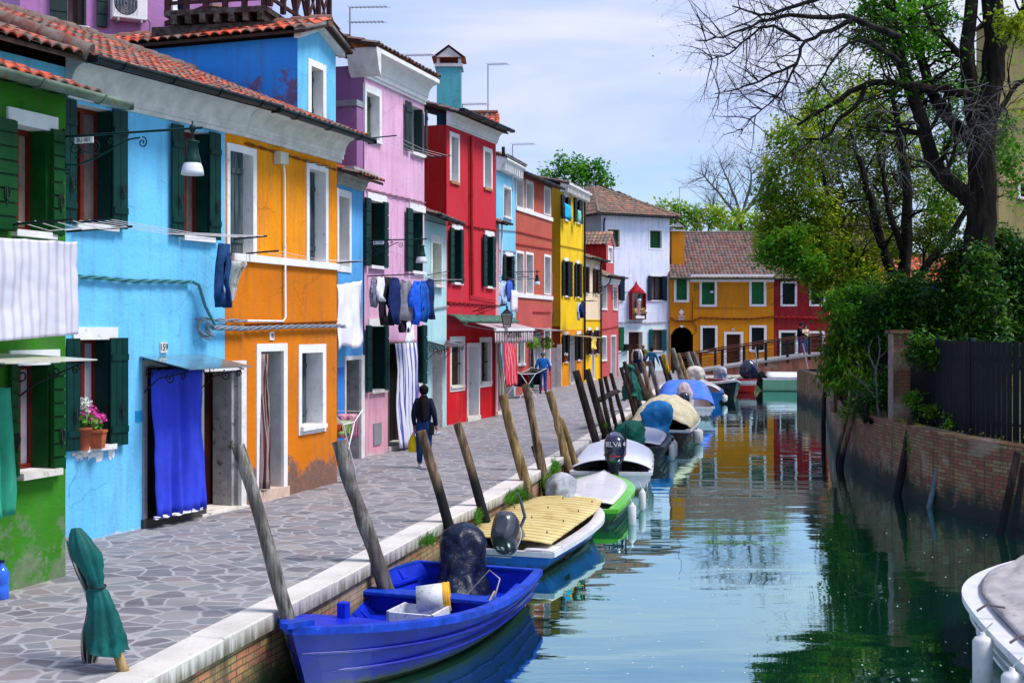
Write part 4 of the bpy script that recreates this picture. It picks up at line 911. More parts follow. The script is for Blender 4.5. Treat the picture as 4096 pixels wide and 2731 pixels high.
# --- cream and yellow house
F11 = fac(2337, 1527, 2401, 1516)
CR = stucco('cream_plaster', (.76, .60, .42), (.70, .52, .36), split=(3.0, (.86, .50, .006)))
h = House('house', 'narrow house painted cream above and yellow below with brown shutters', F11, 6.1, 6, CR)
for px, lv in (((2341, 1068, 2349, 1170), [(2334, 2341), (2349, 2355)]), ((2381, 1078, 2389, 1173), [(2375, 2381), (2389, 2396)]), ((2353, 1322, 2360, 1415), [(2347, 2353), (2360, 2366)]), ((2383, 1322, 2389, 1413), [(2377, 2383), (2389, 2396)])):
 window(h, px, 'open', 0, BROWNW, leaves=lv, lintel=True, curtain=DARK, rev=WHITE, slats=6)
door(h, (2366, 1325, 2377, 1520), .05, depth=.3, leafmat=GREYM, step=.1)
h.wall(); roof(h, .4, .33, MIXT, run=2.8); gutter(h, .47, 6.05, .07); course(h, 3.02, h=.05, proj=.04, mat=paint('yellow_trim', (.7, .4, .01))); pipe(h, [(2400, 1045), (2396, 1060), (2397, 1510)], .05, .1)
# --- small red house with dormer
F12 = fac(2402, 1516, 2474, 1505)
SR = stucco('dusty_red_plaster', (.50, .085, .09), (.42, .07, .07), low=(.5, .2, .2), zlow=(0, .3), amt=.3)
h = House('house', 'small dusty red house with a gabled dormer next to the white house', F12, 5.35, 6, SR)
for px in ((2402, 1132, 2427, 1240), (2451, 1140, 2469, 1242), (2401, 1342, 2426, 1447)): window(h, px, 'closed', .09, SLATEW, depth=.25, sill=.03)
door(h, (2442, 1340, 2463, 1505), .08, leafmat=GREYM, depth=.35)
h.wall(); cornice(h, .45, .3, mat=WHITE, top=5.36); roof(h, .4, .36, MIXT, run=2.8); gutter(h, .47, 5.32, .07); cable(h, [(2401, 1318), (2474, 1304)], .02, 1, .04, RP); pipe(h, [(2428, 1100), (2420, 1130), (2400, 1150)], .04, .25)
FDr = Fac(F12.pt(0, 0, -1.1), F12.pt(1, 0, -1.1)); u0 = FDr.u(2425); u1 = FDr.u(2456); FD2 = Fac(FDr.pt(u0, 0), FDr.pt(u1, 0))
d = House('dormer', None, FD2, 7.35, 4.5, SR, side_mat=RDS, base=5.2, cat=None); d.o.parent = h.o; d.o.location = Vector(d.o.location) - Vector(h.o.location);
window(d, (2431, 982, 2450, 1050), 'closed', .1, WHITE2, depth=.15, sill=0)
d.wall(); mb = MB(); mb.add([FD2.pt(0, 7.35, 0), FD2.pt(FD2.L, 7.35, 0), FD2.pt(FD2.L / 2, 7.95, 0)], [(0, 1, 2)]); mb.build('gable', SR, d.o)
e3 = FD2.pt(1, 0, 0) - FD2.pt(0, 0, 0); n3 = FD2.pt(0, 0, -1) - FD2.pt(0, 0, 0); mb = MB()
tile_slope(mb, FD2.pt(-.2, 7.22, .2), n3, e3 * (FD2.L / 2) + Vector((0, 0, .62)), 4.6, math.hypot(FD2.L / 2 + .2, .75), .22, .3)
tile_slope(mb, FD2.pt(FD2.L + .2, 7.22, .2), n3, -e3 * (FD2.L / 2) + Vector((0, 0, .62)), 4.6, math.hypot(FD2.L / 2 + .2, .75), .22, .3); mb.build('roof', MIXT, d.o)
mb = MB()
for a_, b_ in (((-.1, 7.18), (FD2.L / 2, 7.92)), ((FD2.L / 2, 7.92), (FD2.L + .1, 7.18))): mb.hexa([FD2.pt(a_[0], a_[1], 0), FD2.pt(a_[0], a_[1], .08), FD2.pt(b_[0], b_[1], .08), FD2.pt(b_[0], b_[1], 0), FD2.pt(a_[0], a_[1] + .12, 0), FD2.pt(a_[0], a_[1] + .12, .08), FD2.pt(b_[0], b_[1] + .12, .08), FD2.pt(b_[0], b_[1] + .12, 0)])
mb.build('gable_trim', WHITE, d.o)
# --- white house across the end
F13 = fac(2405, 1487, 2678, 1481.5)
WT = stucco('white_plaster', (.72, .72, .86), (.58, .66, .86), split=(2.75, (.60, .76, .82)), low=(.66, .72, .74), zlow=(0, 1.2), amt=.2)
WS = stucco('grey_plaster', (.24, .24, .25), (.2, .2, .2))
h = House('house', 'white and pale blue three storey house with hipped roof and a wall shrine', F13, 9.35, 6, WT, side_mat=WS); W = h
window(h, (2424, 910, 2484, 993), 'closed', .1, GGREEN, depth=.2, sill=.0, tmat=WHITE)
window(h, (2594, 915, 2652, 998), 'closed', .1, GGREEN, depth=.2, sill=.0, tmat=WHITE)
NAVY = paint('navy_shutter', (.006, .015, .04), .5, .2)
TEAL = paint('teal_shutter', (.008, .06, .08), .5, .2)
window(h, (2605, 1105, 2650, 1200), 'open', 0, NAVY, leaves=[(2591, 2605), (2650, 2667)], curtain=BROWNC, inner=BROWNW, rev=WHITE, slats=5, lintel=True)
window(h, (2448, 1105, 2479, 1200), 'open', 0, NAVY, leaves=[(2479, 2498)], curtain=DARK, rev=WHITE, slats=5)
window(h, (2612, 1319, 2648, 1402), 'open', 0, TEAL, leaves=[(2596, 2612), (2650, 2665)], curtain=BROWNC, inner=paint('orange_wood', (.3, .1, .02)), rev=WHITE, slats=5, lintel=True)
window(h, (2440, 1309, 2477, 1403), 'open', 0, paint('green_shutter_leaf', (.01, .1, .04)), leaves=[(2477, 2496)], curtain=DARK, rev=WHITE)
door(h, (2508, 1321, 2575, 1484), .1, leafmat=paint('dark_wood_door', (.05, .012, .006)), depth=.3)
h.wall()
mb = MB(); Lw = F13.L; rr = 2.9; e3 = F13.pt(1, 0, 0) - F13.pt(0, 0, 0); n3 = F13.pt(0, 0, -1) - F13.pt(0, 0, 0); ov = .45; Dw = 6
tile_slope(mb, F13.pt(-ov, 9.36, ov), e3, n3 * (Dw / 2 + ov) + Vector((0, 0, 1.95)), Lw + 2 * ov, math.hypot(Dw / 2 + ov, 1.95), .21, .3, clip=lambda t: (t * .30, 1 - t * .66))
s1 = e3 * (Lw * .30) + Vector((0, 0, 1.95)); tile_slope(mb, F13.pt(-ov, 9.36, -Dw - ov), -n3, s1, Dw + 2 * ov, s1.length + .3, .21, .3, clip=lambda t: (t * .5, 1 - t * .5))
s1 = -e3 * (Lw * .66) + Vector((0, 0, 1.95)); tile_slope(mb, F13.pt(Lw + ov, 9.36, ov), n3, s1, Dw + 2 * ov, s1.length + .3, .21, .3, clip=lambda t: (t * .5, 1 - t * .5))
r = mb.build('roof', MIXT, h.o)
mb = MB(); c4 = [F13.pt(-ov, 9.33, ov), F13.pt(Lw + ov, 9.33, ov), F13.pt(Lw + ov, 9.33, -Dw - ov), F13.pt(-ov, 9.33, -Dw - ov)]; rl = F13.pt(-ov + (Lw + 2 * ov) * .30, 11.26, -Dw / 2); rg = F13.pt(-ov + (Lw + 2 * ov) * .34, 11.26, -Dw / 2)
mb.add(c4 + [rl, rg], [(0, 1, 5, 4), (1, 2, 5), (2, 3, 4, 5), (3, 0, 4), (3, 2, 1, 0)]); mb.build('roof_deck', DECK, r)
mb = MB()
for a_, b_ in ((c4[0], rl), (c4[1], rg)):
 for k in range(12): mb.tube([a_.lerp(b_, k / 12) + Vector((0, 0, .07)), a_.lerp(b_, (k + 1.1) / 12) + Vector((0, 0, .09))], [.12, .09], 8)
mb.build('ridge_cap', MIXT, r)
gutter(h, .47, 9.33, .09, u0=-.5, u1=Lw + .5, mat=IRON); pipe(h, [(2418, 872), (2412, 890), (2412, 1300)], .05, .1, IRON)
cable(h, [(2474, 1289), (2590, 1291), (2678, 1288)], .02, 2, .04, GREYM)
# --- far orange house
F14 = fac(2679, 1482, 3095, 1482)
FO = stucco('far_orange_plaster', (.60, .22, .005), (.50, .17, .005));
h = House('house', 'wide orange house across the canal end with green shutters and an arched passage', F14, 5.85, 9, FO); FOH = h
SG = paint('mid_green_shutter', (.012, .12, .035), .5, .2)
for px in ((2696, 1095, 2757, 1209), (2798, 1117, 2868, 1227), (2997, 1117, 3065, 1226)): window(h, px, 'closed', .14, SG, depth=.15, sill=0)
for px in ((2801, 1302, 2870, 1411), (2997, 1301, 3066, 1408)): window(h, px, 'closed', .14, BLACKW, depth=.15, sill=0)
door(h, (2896, 1327, 2973, 1482), .15, leafmat=paint('old_brown_door', (.08, .02, .008)), depth=.3)
ua, ub = F14.u(2683), F14.u(2772); vt = F14.uv(2683, 1308)[1]; rad = (ub - ua) / 2
N = 14
for k in range(N):
 a_ = ua + (ub - ua) * k / N; b_ = ua + (ub - ua) * (k + 1) / N; x = ((a_ + b_) / 2 - (ua + ub) / 2) / rad; h.holes.append((a_ - 1e-4, b_ + 1e-4, 0, vt - rad + rad * math.sqrt(max(0, 1 - x * x))))
mb = MB(); mb.fbox(F14, ua, ub, 0, vt, -3.0, -2.95); mb.quad(F14.pt(ub, 0, 0), F14.pt(ub, 0, -3), F14.pt(ub, vt, -3), F14.pt(ub, vt, 0)); mb.quad(F14.pt(ua, 0, 0), F14.pt(ua, vt, 0), F14.pt(ua, vt, -3), F14.pt(ua, 0, -3)); mb.quad(F14.pt(ua, vt, 0), F14.pt(ub, vt, 0), F14.pt(ub, vt, -3), F14.pt(ua, vt, -3))
mb.build('passage', DARK, h.o)
h.wall(); roof(h, .45, .62, BROWNT, tw=.22, run=4.6, back=True); gutter(h, .52, 5.62, .07, mat=paint('green_gutter', (.02, .08, .03)))
cornice(h, .45, .35, u0=F14.u(2760), mat=WHITE, top=5.85, kind='plain')
u_, v_ = F14.uv(2725, 1249); mb = MB(); mb.add([F14.pt(u_, v_ + .19, .03), F14.pt(u_ + .15, v_, .03), F14.pt(u_, v_ - .19, .03), F14.pt(u_ - .15, v_, .03), F14.pt(u_, v_ + .19, .001), F14.pt(u_ + .15, v_, .001), F14.pt(u_, v_ - .19, .001), F14.pt(u_ - .15, v_, .001)], [(0, 1, 2, 3), (0, 4, 5, 1), (1, 5, 6, 2), (2, 6, 7, 3), (3, 7, 4, 0)]); mb.build('diamond_plaque', WHITE, h.o)
plate(h, (2714, 1262, 2737, 1269), 'CALLE', .12, 'street_plate'); plate(h, (2713, 1274, 2737, 1284), 'GESUM', .12, 'street_plate'); plate(h, (2927, 1314, 2938, 1323), '26', .15)
mb = MB(); u_ = F14.u(2727); mb.add([F14.pt(u_ - .1, 2.75, .05), F14.pt(u_ + .1, 2.75, .05), F14.pt(u_ + .07, vt - .02, .05), F14.pt(u_ - .07, vt - .02, .05), F14.pt(u_ - .1, 2.75, 0), F14.pt(u_ + .1, 2.75, 0), F14.pt(u_ + .07, vt - .02, 0), F14.pt(u_ - .07, vt - .02, 0)], [(0, 1, 2, 3), (0, 4, 5, 1), (1, 5, 6, 2), (3, 2, 6, 7), (0, 3, 7, 4)]); mb.build('keystone', WHITE, h.o)
chimney(h.o, 2712, 1020, 925, 75.6, .8, .8, FO, roofm=paint('moss_tile', (.2, .08, .05)))
OC = paint('dark_orange_cable', (.22, .06, .005))
cable(h, [(2682, 1270), (2700, 1283), (2770, 1283), (2800, 1270), (2900, 1274), (3000, 1275), (3095, 1266)], .03, 2, .04, OC); cable(h, [(2770, 1200), (2770, 1290), (2785, 1300), (2785, 1330)], .025, 1, .04, OC); cable(h, [(2773, 1230), (2990, 1232)], .012, 1, .04, OC)
# --- dark red house
F15 = Fac(F14.pt(F14.L + .001, 0), F14.pt(F14.L + 3.35, 0))
DR = stucco('crimson_plaster', (.27, .010, .014), (.21, .008, .012))
h = House('house', 'dark crimson house with white framed black shutters behind the bridge', F15, 5.75, 8, DR)
for px in ((3122, 1125, 3188, 1225), (3237, 1127, 3303, 1225)): window(h, px, 'closed', .12, BLACKW, depth=.15, sill=0)
door(h, (3115, 1321, 3192, 1482), .14, leafmat=paint('green_black_door', (.01, .03, .025)), depth=.2); door(h, (3234, 1324, 3300, 1482), .14, leafmat=paint('rust_door', (.12, .02, .01)), depth=.2)
h.wall(); roof(h, .4, .55, BROWNT, tw=.22, run=4); gutter(h, .47, 5.6, .07); cable(h, [(3095, 1269), (3320, 1274)], .04, 2, .04, RP)
# --- salmon house
F16 = Fac(F15.pt(F15.L + .001, 0), F15.pt(F15.L + 4.5, 0))
SM = stucco('salmon_plaster', (.72, .24, .10), (.62, .20, .09))
h = House('house', 'salmon house with brown shutters half hidden by the trees', F16, 7.6, 8, SM)
for px in ((3330, 1130, 3392, 1225), (3418, 1130, 3470, 1225), (3330, 1020, 3385, 1052)): window(h, px, 'closed', .13, BROWNW, depth=.15, sill=0)
h.wall(); roof(h, .4, .5, BROWNT, tw=.22, run=4, res=6)
# --- tall ochre house behind the garden trees on the right, blue house behind the hedge
F17 = Fac((15.2, 38.2), (21, 39.5));
h = House('house', 'tall ochre rendered house seen at the right edge behind the big tree', F17, 12.2, 1.2, stucco('ochre_grey_plaster', (.34, .27, .12), (.24, .21, .08), low=(.13, .14, .03), zlow=(0, 12), amt=.35), base=BANKZ)
window(h, (4070, 700, 4140, 800), 'closed', .1, BROWNW); h.wall(); roof(h, .3, .35, BROWNT, tw=.25, run=.6, res=6); course(h, 7.3, h=.25, proj=.06, mat=paint('ochre_band', (.5, .36, .2)))
F18 = Fac((14.6, 52), (25.5, 50)); h = House('house', 'bright blue house glimpsed through the hedge of the garden', F18, 4.6, 6, stucco('vivid_blue_plaster', (.03, .18, .75)), base=BANKZ); window(h, (3790, 1180, 3830, 1240), 'closed', .1, WHITE2); h.wall(); roof(h, .4, .4, TERRA2, tw=.25, run=3, res=6)
# --- violet house behind, with air conditioner; wooden roof terrace
F19 = Fac(at(80, 0, 25).xy, at(1090, 0, 27.5).xy)
VW = stucco('lilac_plaster', (.42, .20, .44), (.36, .16, .38))
h = House('house', 'violet house high behind the tiled roofs with an air conditioner on its wall', F19, 12.5, 6, VW); VH = h
window(h, (272, -90, 345, 100), 'open', 0, SLATEW, leaves=[(200, 270)], curtain=BROWNC, inner=BROWNW, rev=WHITE, slats=4)
q = MB(); leaf(q, F19, F19.u(384), F19.u(428), F19.uv(384, 110)[1], F19.uv(384, -90)[1], .05, slats=4); q.build('shutter', SLATEW, h.o)
window(h, (690, -60, 760, 60), 'closed', .1, NAVY); h.wall(); roof(h, .4, .3, BROWNT, run=3, res=6)
ac = thing('air_conditioner', 'white outdoor air conditioner unit bolted to the violet wall', 'air conditioner', F19.pt(F19.u(520), F19.uv(520, 40)[1], .3))
u0 = F19.u(450, .35); u1 = F19.u(590, .35); v0 = F19.uv(450, 68, .35)[1]; v1 = v0 + .62
mb = MB(); mb.fbox(F19, u0, u1, v0, v1, .05, .36); o = mb.build('casing', WHITE, ac); bevel(o, .02)
mb = MB(); cu, cv = u0 + .27, (v0 + v1) / 2
for k in range(7): mb.tube([F19.pt(cu + .21 * math.cos(a_ * math.pi / 12), cv + .21 * math.sin(a_ * math.pi / 12), .375) if False else F19.pt(cu + (.03 * k + .03) * math.cos(a_ * math.pi / 12), cv + (.03 * k + .03) * math.sin(a_ * math.pi / 12), .372) for a_ in range(25)], .004, 4)
for k in range(8): mb.tube([F19.pt(cu - .23 + k * .066, cv - .23, .376), F19.pt(cu - .23 + k * .066, cv + .23, .376)], .004, 4)
mb.build('fan_grille', GREYM, ac); mb = MB();
mb.tube([F19.pt(cu, cv, .361), F19.pt(cu, cv, .364)], .24, 20); mb.build('fan', NAVY, ac)
mb = MB(); mb.tube([F19.pt(u1 + .02, v0 + .1, .2), F19.pt(u1 + .1, v0, .15), F19.pt(u1 + .1, v0 - .4, .05)], .02, 6); mb.fbox(F19, u0 + .1, u0 + .14, v0 - .06, v0, 0, .36); mb.fbox(F19, u1 - .14, u1 - .1, v0 - .06, v0, 0, .36); mb.build('bracket', GREYM, ac)
WOODD = wood('terrace_dark_wood', (.035, .022, .02), (.11, .095, .085), (8, 8, 8))
WOODM = paint('terrace_brown_paint', (.05, .015, .018), .7, .3)
te = thing('roof_terrace', 'dark wooden roof terrace with railings perched above the blue attic', 'terrace', at(1000, 60, 23))
P0 = at(655, 60, 22.6); P1 = at(1062, 28, 22.2); P2 = at(1228, 78, 25.2); z0 = (P0.z + P1.z) / 2 - .05
FT = Fac(P0.xy, P1.xy); mb = MB()
D = 3.2; mb.fbox(FT, 0, FT.L, z0, z0 + .1, -D, 0)
for k in range(7): uu = .15 + k * (FT.L - .3) / 6; mb.fbox(FT, uu, uu + .1, z0 - .16, z0, -D, .03)
mb.fbox(FT, -.3, FT.L + .12, z0 - .42, z0 - .165, -.35, -.1); mb.build('deck', WOODD, te)
mb = MB()
for F_ in (FT, Fac(FT.pt(FT.L, 0, -D), FT.pt(FT.L, 0, 0))):
 n = 5
 for k in range(n + 1): uu = (F_.L - .1) * k / n; mb.fbox(F_, uu, uu + .09, z0 + .1, z0 + 1.15, -.11, -.02)
 mb.fbox(F_, 0, F_.L, z0 + 1.15, z0 + 1.22, -.13, .0); mb.fbox(F_, 0, F_.L, z0 + .22, z0 + .28, -.09, -.04)
 for k in range(n):
  a_, b_ = (F_.L - .1) * k / n + .09, (F_.L - .1) * (k + 1) / n
  mb.tube([F_.pt(a_, z0 + .28, -.065), F_.pt(b_, z0 + 1.15, -.065)], .03, 4); mb.tube([F_.pt(b_, z0 + .28, -.065), F_.pt(a_, z0 + 1.15, -.065)], .03, 4)
mb.build('railing', WOODM, te)
mb = MB()
for uu in (.2, FT.L - .2):
 mb.fbox(FT, uu - .08, uu + .08, 8.25, z0 - .16, -.5, -.35); mb.fbox(FT, uu - .08, uu + .08, 8.25, z0 - .16, -D + .2, -D + .35)
mb.build('post', WOODD, te)
# BOATS
BP = {}
class Boat:
 """local frame: x from stern (0) to bow (L), y to port, z above the water"""
 def __init__(s, name, label, stern, bow, beam, zs, zb, tr=.85, group=None, full=.45, p=2.0, cat='boat'):
  a, b_ = v2(stern), v2(bow); s.L = (b_ - a).length; s.t = (b_ - a) / s.L; s.y = Vector((-s.t.y, s.t.x)); s.a = a
  s.beam, s.zs, s.zb, s.tr, s.full, s.p = beam, zs, zb, tr, full, p
  s.o = thing(name, label, cat, (a.x + s.t.x * s.L / 2, a.y + s.t.y * s.L / 2, WZ), group)
 def P(s, x, y, z): q = s.a + s.t * x + s.y * y; return Vector((q.x, q.y, WZ + z))
 def w(s, t):
  if t < s.full: k = t / s.full; return s.beam / 2 * (s.tr + (1 - s.tr) * math.sin(k * math.pi / 2))
  k = (t - s.full) / (1 - s.full); return s.beam / 2 * max(0.0, 1 - k ** s.p)
 def z(s, t): return s.zs + (s.zb - s.zs) * t ** 2.6
 def px(s, t, h): return s.L * (t - (1 - h) * .09 * t ** 5) if t > 0 else 0.0
 def ring(s, t, ins=0.0, n=None):
  W = max(0.0, s.w(t) - ins); Z = s.z(t)
  pr = [(0, -.18 * (1 - .4 * t)), (.56, -.13 + .1 * t * t), (.79, .04 + .03 * t), (.90, Z * .55), (1.0, Z)]
  return [(W * k, z, max(0, (z + .18) / (Z + .18))) for k, z in pr]
 def hull(s, mats, band=.07, bandmat=None, floor=.06, n=22, rake=True, inside=None, strake=True, thick=.045, paint2=None):
  mb = MB(); inn = MB(); N = n
  for sd in (1, -1):
   rows = []
   for i in range(N + 1):
    t = i / N; rows.append([s.P(s.px(t, h), sd * y, z) for y, z, h in s.ring(t)])
   k = len(rows[0])
   for i in range(N):
    for j in range(k - 1):
     q = [rows[i][j], rows[i + 1][j], rows[i + 1][j + 1], rows[i][j + 1]]
     mb.quad(*(q if sd < 0 else q[::-1]), 1 if (paint2 and j == k - 2) else 0)
  for f_ in range(len(mb.sm)): mb.sm[f_] = True
  r0 = s.ring(0); pts = [s.P(0, y, z) for y, z, h in r0] + [s.P(0, -y, z) for y, z, h in r0[::-1]]
  mb.add(pts[:-1] if False else pts, [tuple(range(len(pts)))])
  h = mb.build('hull', mats, s.o)
  g = MB()
  for sd in (1, -1):
   secs = []
   for i in range(N + 1):
    t = i / N; W = s.w(t); Z = s.z(t); x = s.px(t, 1); nx = .02 * t ** 6
    yo, yi = sd * (W + .022), sd * max(0.0, W - band)
    secs.append([s.P(x + nx, yo, Z - .055), s.P(x + nx, yo, Z + .012), s.P(x - (band if t == 1 else 0), yi, Z + .018), s.P(x - (band if t == 1 else 0), yi, Z - .03)])
   g.loft(secs if sd > 0 else [q[::-1] for q in secs], smooth=False)
  W0 = s.w(0); g.add([s.P(-.03, -W0, s.zs - .06), s.P(-.03, W0, s.zs - .06), s.P(-.03, W0, s.zs + .01), s.P(-.03, -W0, s.zs + .01), s.P(.05, -W0, s.zs - .06), s.P(.05, W0, s.zs - .06), s.P(.05, W0, s.zs + .01), s.P(.05, -W0, s.zs + .01)],
     [(0, 1, 2, 3), (7, 6, 5, 4), (3, 2, 6, 7), (0, 4, 5, 1)])
  g.build('gunwale', bandmat or mats[0], s.o)
  if strake:
   r = MB()
   for zz in (.62, .34):
    for sd in (1, -1): r.tube([s.P(s.px(i / N, zz), sd * (s.w(i / N) * (.80 + .2 * zz) + .02), s.z(i / N) * zz) for i in range(N + 1)], .016, 5)
   r.build('rubbing_strake', mats[0], s.o)
  if inside is not None:
   for sd in (1, -1):
    rows = []
    for i in range(N + 1):
     t = i / N; W = max(0, s.w(t) - thick - .01); Z = s.z(t); x = min(s.px(t, 1), s.L - .28); W = max(0, W - .02 - .05 * t)
     rows.append([s.P(x if i else .05, sd * W, Z - .005), s.P(min(x, s.L * .84) if i else .05, sd * W * .70, floor + .04), s.P(min(x, s.L * .82) if i else .05, 0, floor + .03)])
    for i in range(N):
     for j in range(2):
      q = [rows[i][j], rows[i + 1][j], rows[i + 1][j + 1], rows[i][j + 1]]; inn.quad(*(q if sd > 0 else q[::-1]))
   W = s.w(0) - thick; inn.quad(s.P(.05, -W, s.zs - .01), s.P(.05, W, s.zs - .01), s.P(.05, W * .70, floor), s.P(.05, -W * .70, floor)); inn.build('inner_lining', inside, s.o)
  return h
 def strip(s, name, mat, t0, t1, f, inset=.0, nu=14, nv=12, thick=.02, n=None, skirt=.0):
  """a deck, board or cloth following the hull outline: f(t, k) gives height above sheer, k in -1..1 across"""
  mb = MB()
  def P(a, b_):
   t = t0 + (t1 - t0) * a; k = -1 + 2 * b_; W = max(0, s.w(t) - inset); return s.P(s.px(t, 1), -k * W, s.z(t) + f(t, k))
  mb.grid(P, nu, nv); o = mb.build(name, mat, s.o); solidify(o, thick, -1); return o
 def box(s, name, mat, x0, x1, y0, y1, z0, z1, bev=.01):
  mb = MB(); p = [s.P(x, y, z) for z in (z0, z1) for x, y in ((x0, y0), (x1, y0), (x1, y1), (x0, y1))]; mb.hexa(p); o = mb.build(name, mat, s.o)
  if bev: bevel(o, bev, 2)
  return o
def cloth_blob(boat, name, mat, c, rx, ry, rz, seed=0, lean=(0, 0), fold=.08, n=22, m=14, flare=.25, top=1.0, neck=.14):
 """a tied cover over a motor: rounded top, gathered skirt"""
 n = max(n, 40); m = max(m, 26); r_ = random.Random(seed); mb = MB(); secs = []; ph = [r_.uniform(0, 6) for _ in range(4)]
 for j in range(m + 1):
  k = j / m; z = -1 + 2 * k
  if z > .1: s_ = math.sqrt(max(0.001, 1 - ((z - .1) / .9) ** 2.4)) * top
  else: s_ = 1 - neck * math.sin((.1 - z) / 1.1 * math.pi) + flare * max(0, (-.4 - z)) * 1.2
  ring = []
  for i in range(n):
   a = 2 * math.pi * i / n; f_ = 1 + fold * (math.sin(3 * a + ph[0] + z * 2) * .5 + math.sin(7 * a + ph[1] + 3 * z) * .35 + math.sin(5 * a - 4 * z + ph[2]) * .35) * (1.2 - .5 * z)
   ring.append(boat.P(c[0] + math.cos(a) * rx * s_ * f_ + lean[0] * (z + 1) / 2, c[1] + math.sin(a) * ry * s_ * f_ + lean[1] * (z + 1) / 2, c[2] + z * rz))
  secs.append(ring)
 for ring in secs:
  cen = sum(ring, Vector()) / len(ring)
  for q in ring:
   nv = mnoise.noise(q * 2.6 + Vector((seed, 0, 0))) * .22 + (abs(mnoise.noise(Vector((q.x * 7, q.y * 7, q.z * 3)) + Vector((0, seed, 0)))) - .22) * .20 + (abs(mnoise.noise(Vector((q.x * 17, q.y * 17, q.z * 6)))) - .2) * .14
   dd = q - cen; q += dd * nv
 mb.loft(secs, caps=True); return mb.build(name, mat, boat.o)
def outboard(boat, x, y, z, tilt=0.0, k=1.0, cowl=None, leg=None, band=None, txt=None, txt2=None, yaw=0.0, tcol=None, tiller=True):
 """outboard motor: cowl, midsection, gearcase, propeller, clamp; local motor frame: +f forward (to bow), z up, tilted about the clamp"""
 cowl = cowl or paint('navy_cowl', (.006, .010, .035), .22, .15, 4, .03, coat=.6, local=True); leg = leg or paint('dark_leg', (.02, .022, .03), .35, .2)
 ct, st_ = math.cos(tilt), math.sin(tilt); cy_, sy_ = math.cos(yaw), math.sin(yaw)
 def M(f, s_, u):
  f, s_, u = f * k, s_ * k, u * k
  f2 = f * ct + u * st_; u2 = -f * st_ + u * ct
  return boat.P(x + f2 * cy_ - s_ * sy_, y + f2 * sy_ + s_ * cy_, z + u2)
 em = bpy.data.objects.new('outboard_motor', None); C.objects.link(em); em.parent = boat.o
 em.location = Vector(M(0, 0, 0)) - Vector(boat.o.location)
 mb = MB(); secs = []
 for u, fo, ba, wd in ((.02, .10, -.22, .11), (.06, .15, -.27, .145), (.12, .18, -.30, .165), (.26, .20, -.31, .175), (.38, .18, -.29, .165), (.45, .13, -.25, .135), (.48, .05, -.18, .08)):
  ring = []; cf = (fo + ba) / 2; rf = (fo - ba) / 2
  for j in range(20):
   a = 2 * math.pi * j / 20; ca, sa = math.cos(a), math.sin(a); e = .72
   ring.append(M(cf + math.copysign(abs(ca) ** e, ca) * rf, math.copysign(abs(sa) ** e, sa) * wd, u + (.04 if ca > 0 else 0) * ca))
  secs.append(ring)
 mb.loft(secs); co = mb.build('cowl', cowl, em)
 def Mf(v): return M(*v)
 if band:
  mb = MB()
  mb.tube([M(-.06 + .255 * math.cos(a), .178 * math.sin(a), .15) for a in [math.pi * j / 10 - math.pi / 2 - math.pi / 2 for j in range(21)]], .007 * k, 5); mb.build('trim_line', band, co)
 mb = MB(); secs = []
 for u, cf, rf, wd in ((.04, -.03, .17, .12), (-.05, -.02, .13, .085), (-.25, -.05, .10, .055), (-.5, -.06, .085, .038), (-.60, -.06, .08, .03)):
  secs.append([M(cf + math.cos(2 * math.pi * j / 14) * rf, math.sin(2 * math.pi * j / 14) * wd, u) for j in range(14)])
 mb.loft(secs[::-1]); mb.build('midsection', leg, em)
 mb = MB(); mb.tube([M(.10, 0, -.70), M(.02, 0, -.70), M(-.12, 0, -.70), M(-.2, 0, -.70)], [.015 * k, .05 * k, .05 * k, .03 * k], 12)
 mb.hexa([M(-.12, -.008, -.86), M(.04, -.008, -.72), M(.04, .008, -.72), M(-.12, .008, -.86), M(-.10, -.012, -.58), M(.02, -.012, -.58), M(.02, .012, -.58), M(-.10, .012, -.58)])
 mb.hexa([M(-.22, -.08, -.575), M(.05, -.05, -.575), M(.05, .05, -.575), M(-.22, .08, -.575), M(-.22, -.08, -.56), M(.05, -.05, -.56), M(.05, .05, -.56), M(-.22, .08, -.56)]); mb.build('gearcase', leg, em)
 mb = MB()
 for q in range(3):
  a0 = q * 2 * math.pi / 3
  pts = [M(-.225 + .02 * math.sin(3 * r_), math.cos(a0 + w_) * rr, -.70 + math.sin(a0 + w_) * rr) for rr, w_, r_ in ((.03, -.3, 0), (.09, -.5, 1), (.12, 0, 0), (.10, .45, -1), (.03, .3, 0))]
  mb.add(pts, [(0, 1, 2, 3, 4)])
 o = mb.build('propeller', leg, em); solidify(o, .008)
 mb = MB(); mb.hexa([M(.10, -.10, -.30), M(.19, -.10, -.30), M(.19, .10, -.30), M(.10, .10, -.30), M(.08, -.11, .02), M(.20, -.11, .02), M(.20, .11, .02), M(.08, .11, .02)]); mb.build('clamp_bracket', leg, em)
 if tiller:
  mb = MB(); mb.tube([M(.12, -.1, .05), M(.28, -.16, .12), M(.32, -.17, .42)], .022 * k, 8); mb.tube([M(.32, -.17, .42), M(.33, -.172, .62)], .014 * k, 8); mb.build('tiller', leg, em)
 for tx in (txt or []):
  s_, off, up, size, side, col = tx[:6]
  cu = bpy.data.curves.new('lettering', 'FONT'); cu.body = s_; cu.size = size; cu.extrude = .0015; cu.align_x = 'CENTER'; cu.align_y = 'CENTER'
  ob = bpy.data.objects.new('t', cu); me = bpy.data.meshes.new_from_object(ob); bpy.data.objects.remove(ob)
  tb_ = MB()
  vv = []
  for q in me.vertices:
   a = off + q.co.x / .26; rf, wd = .275, .182; e = .72; ang = math.pi + a
   ca, sa = math.cos(ang), math.sin(ang); vv.append(M(-.05 + math.copysign(abs(ca) ** e, ca) * (rf + q.co.z + .004), math.copysign(abs(sa) ** e, sa) * (wd + q.co.z + .004), up + q.co.y))
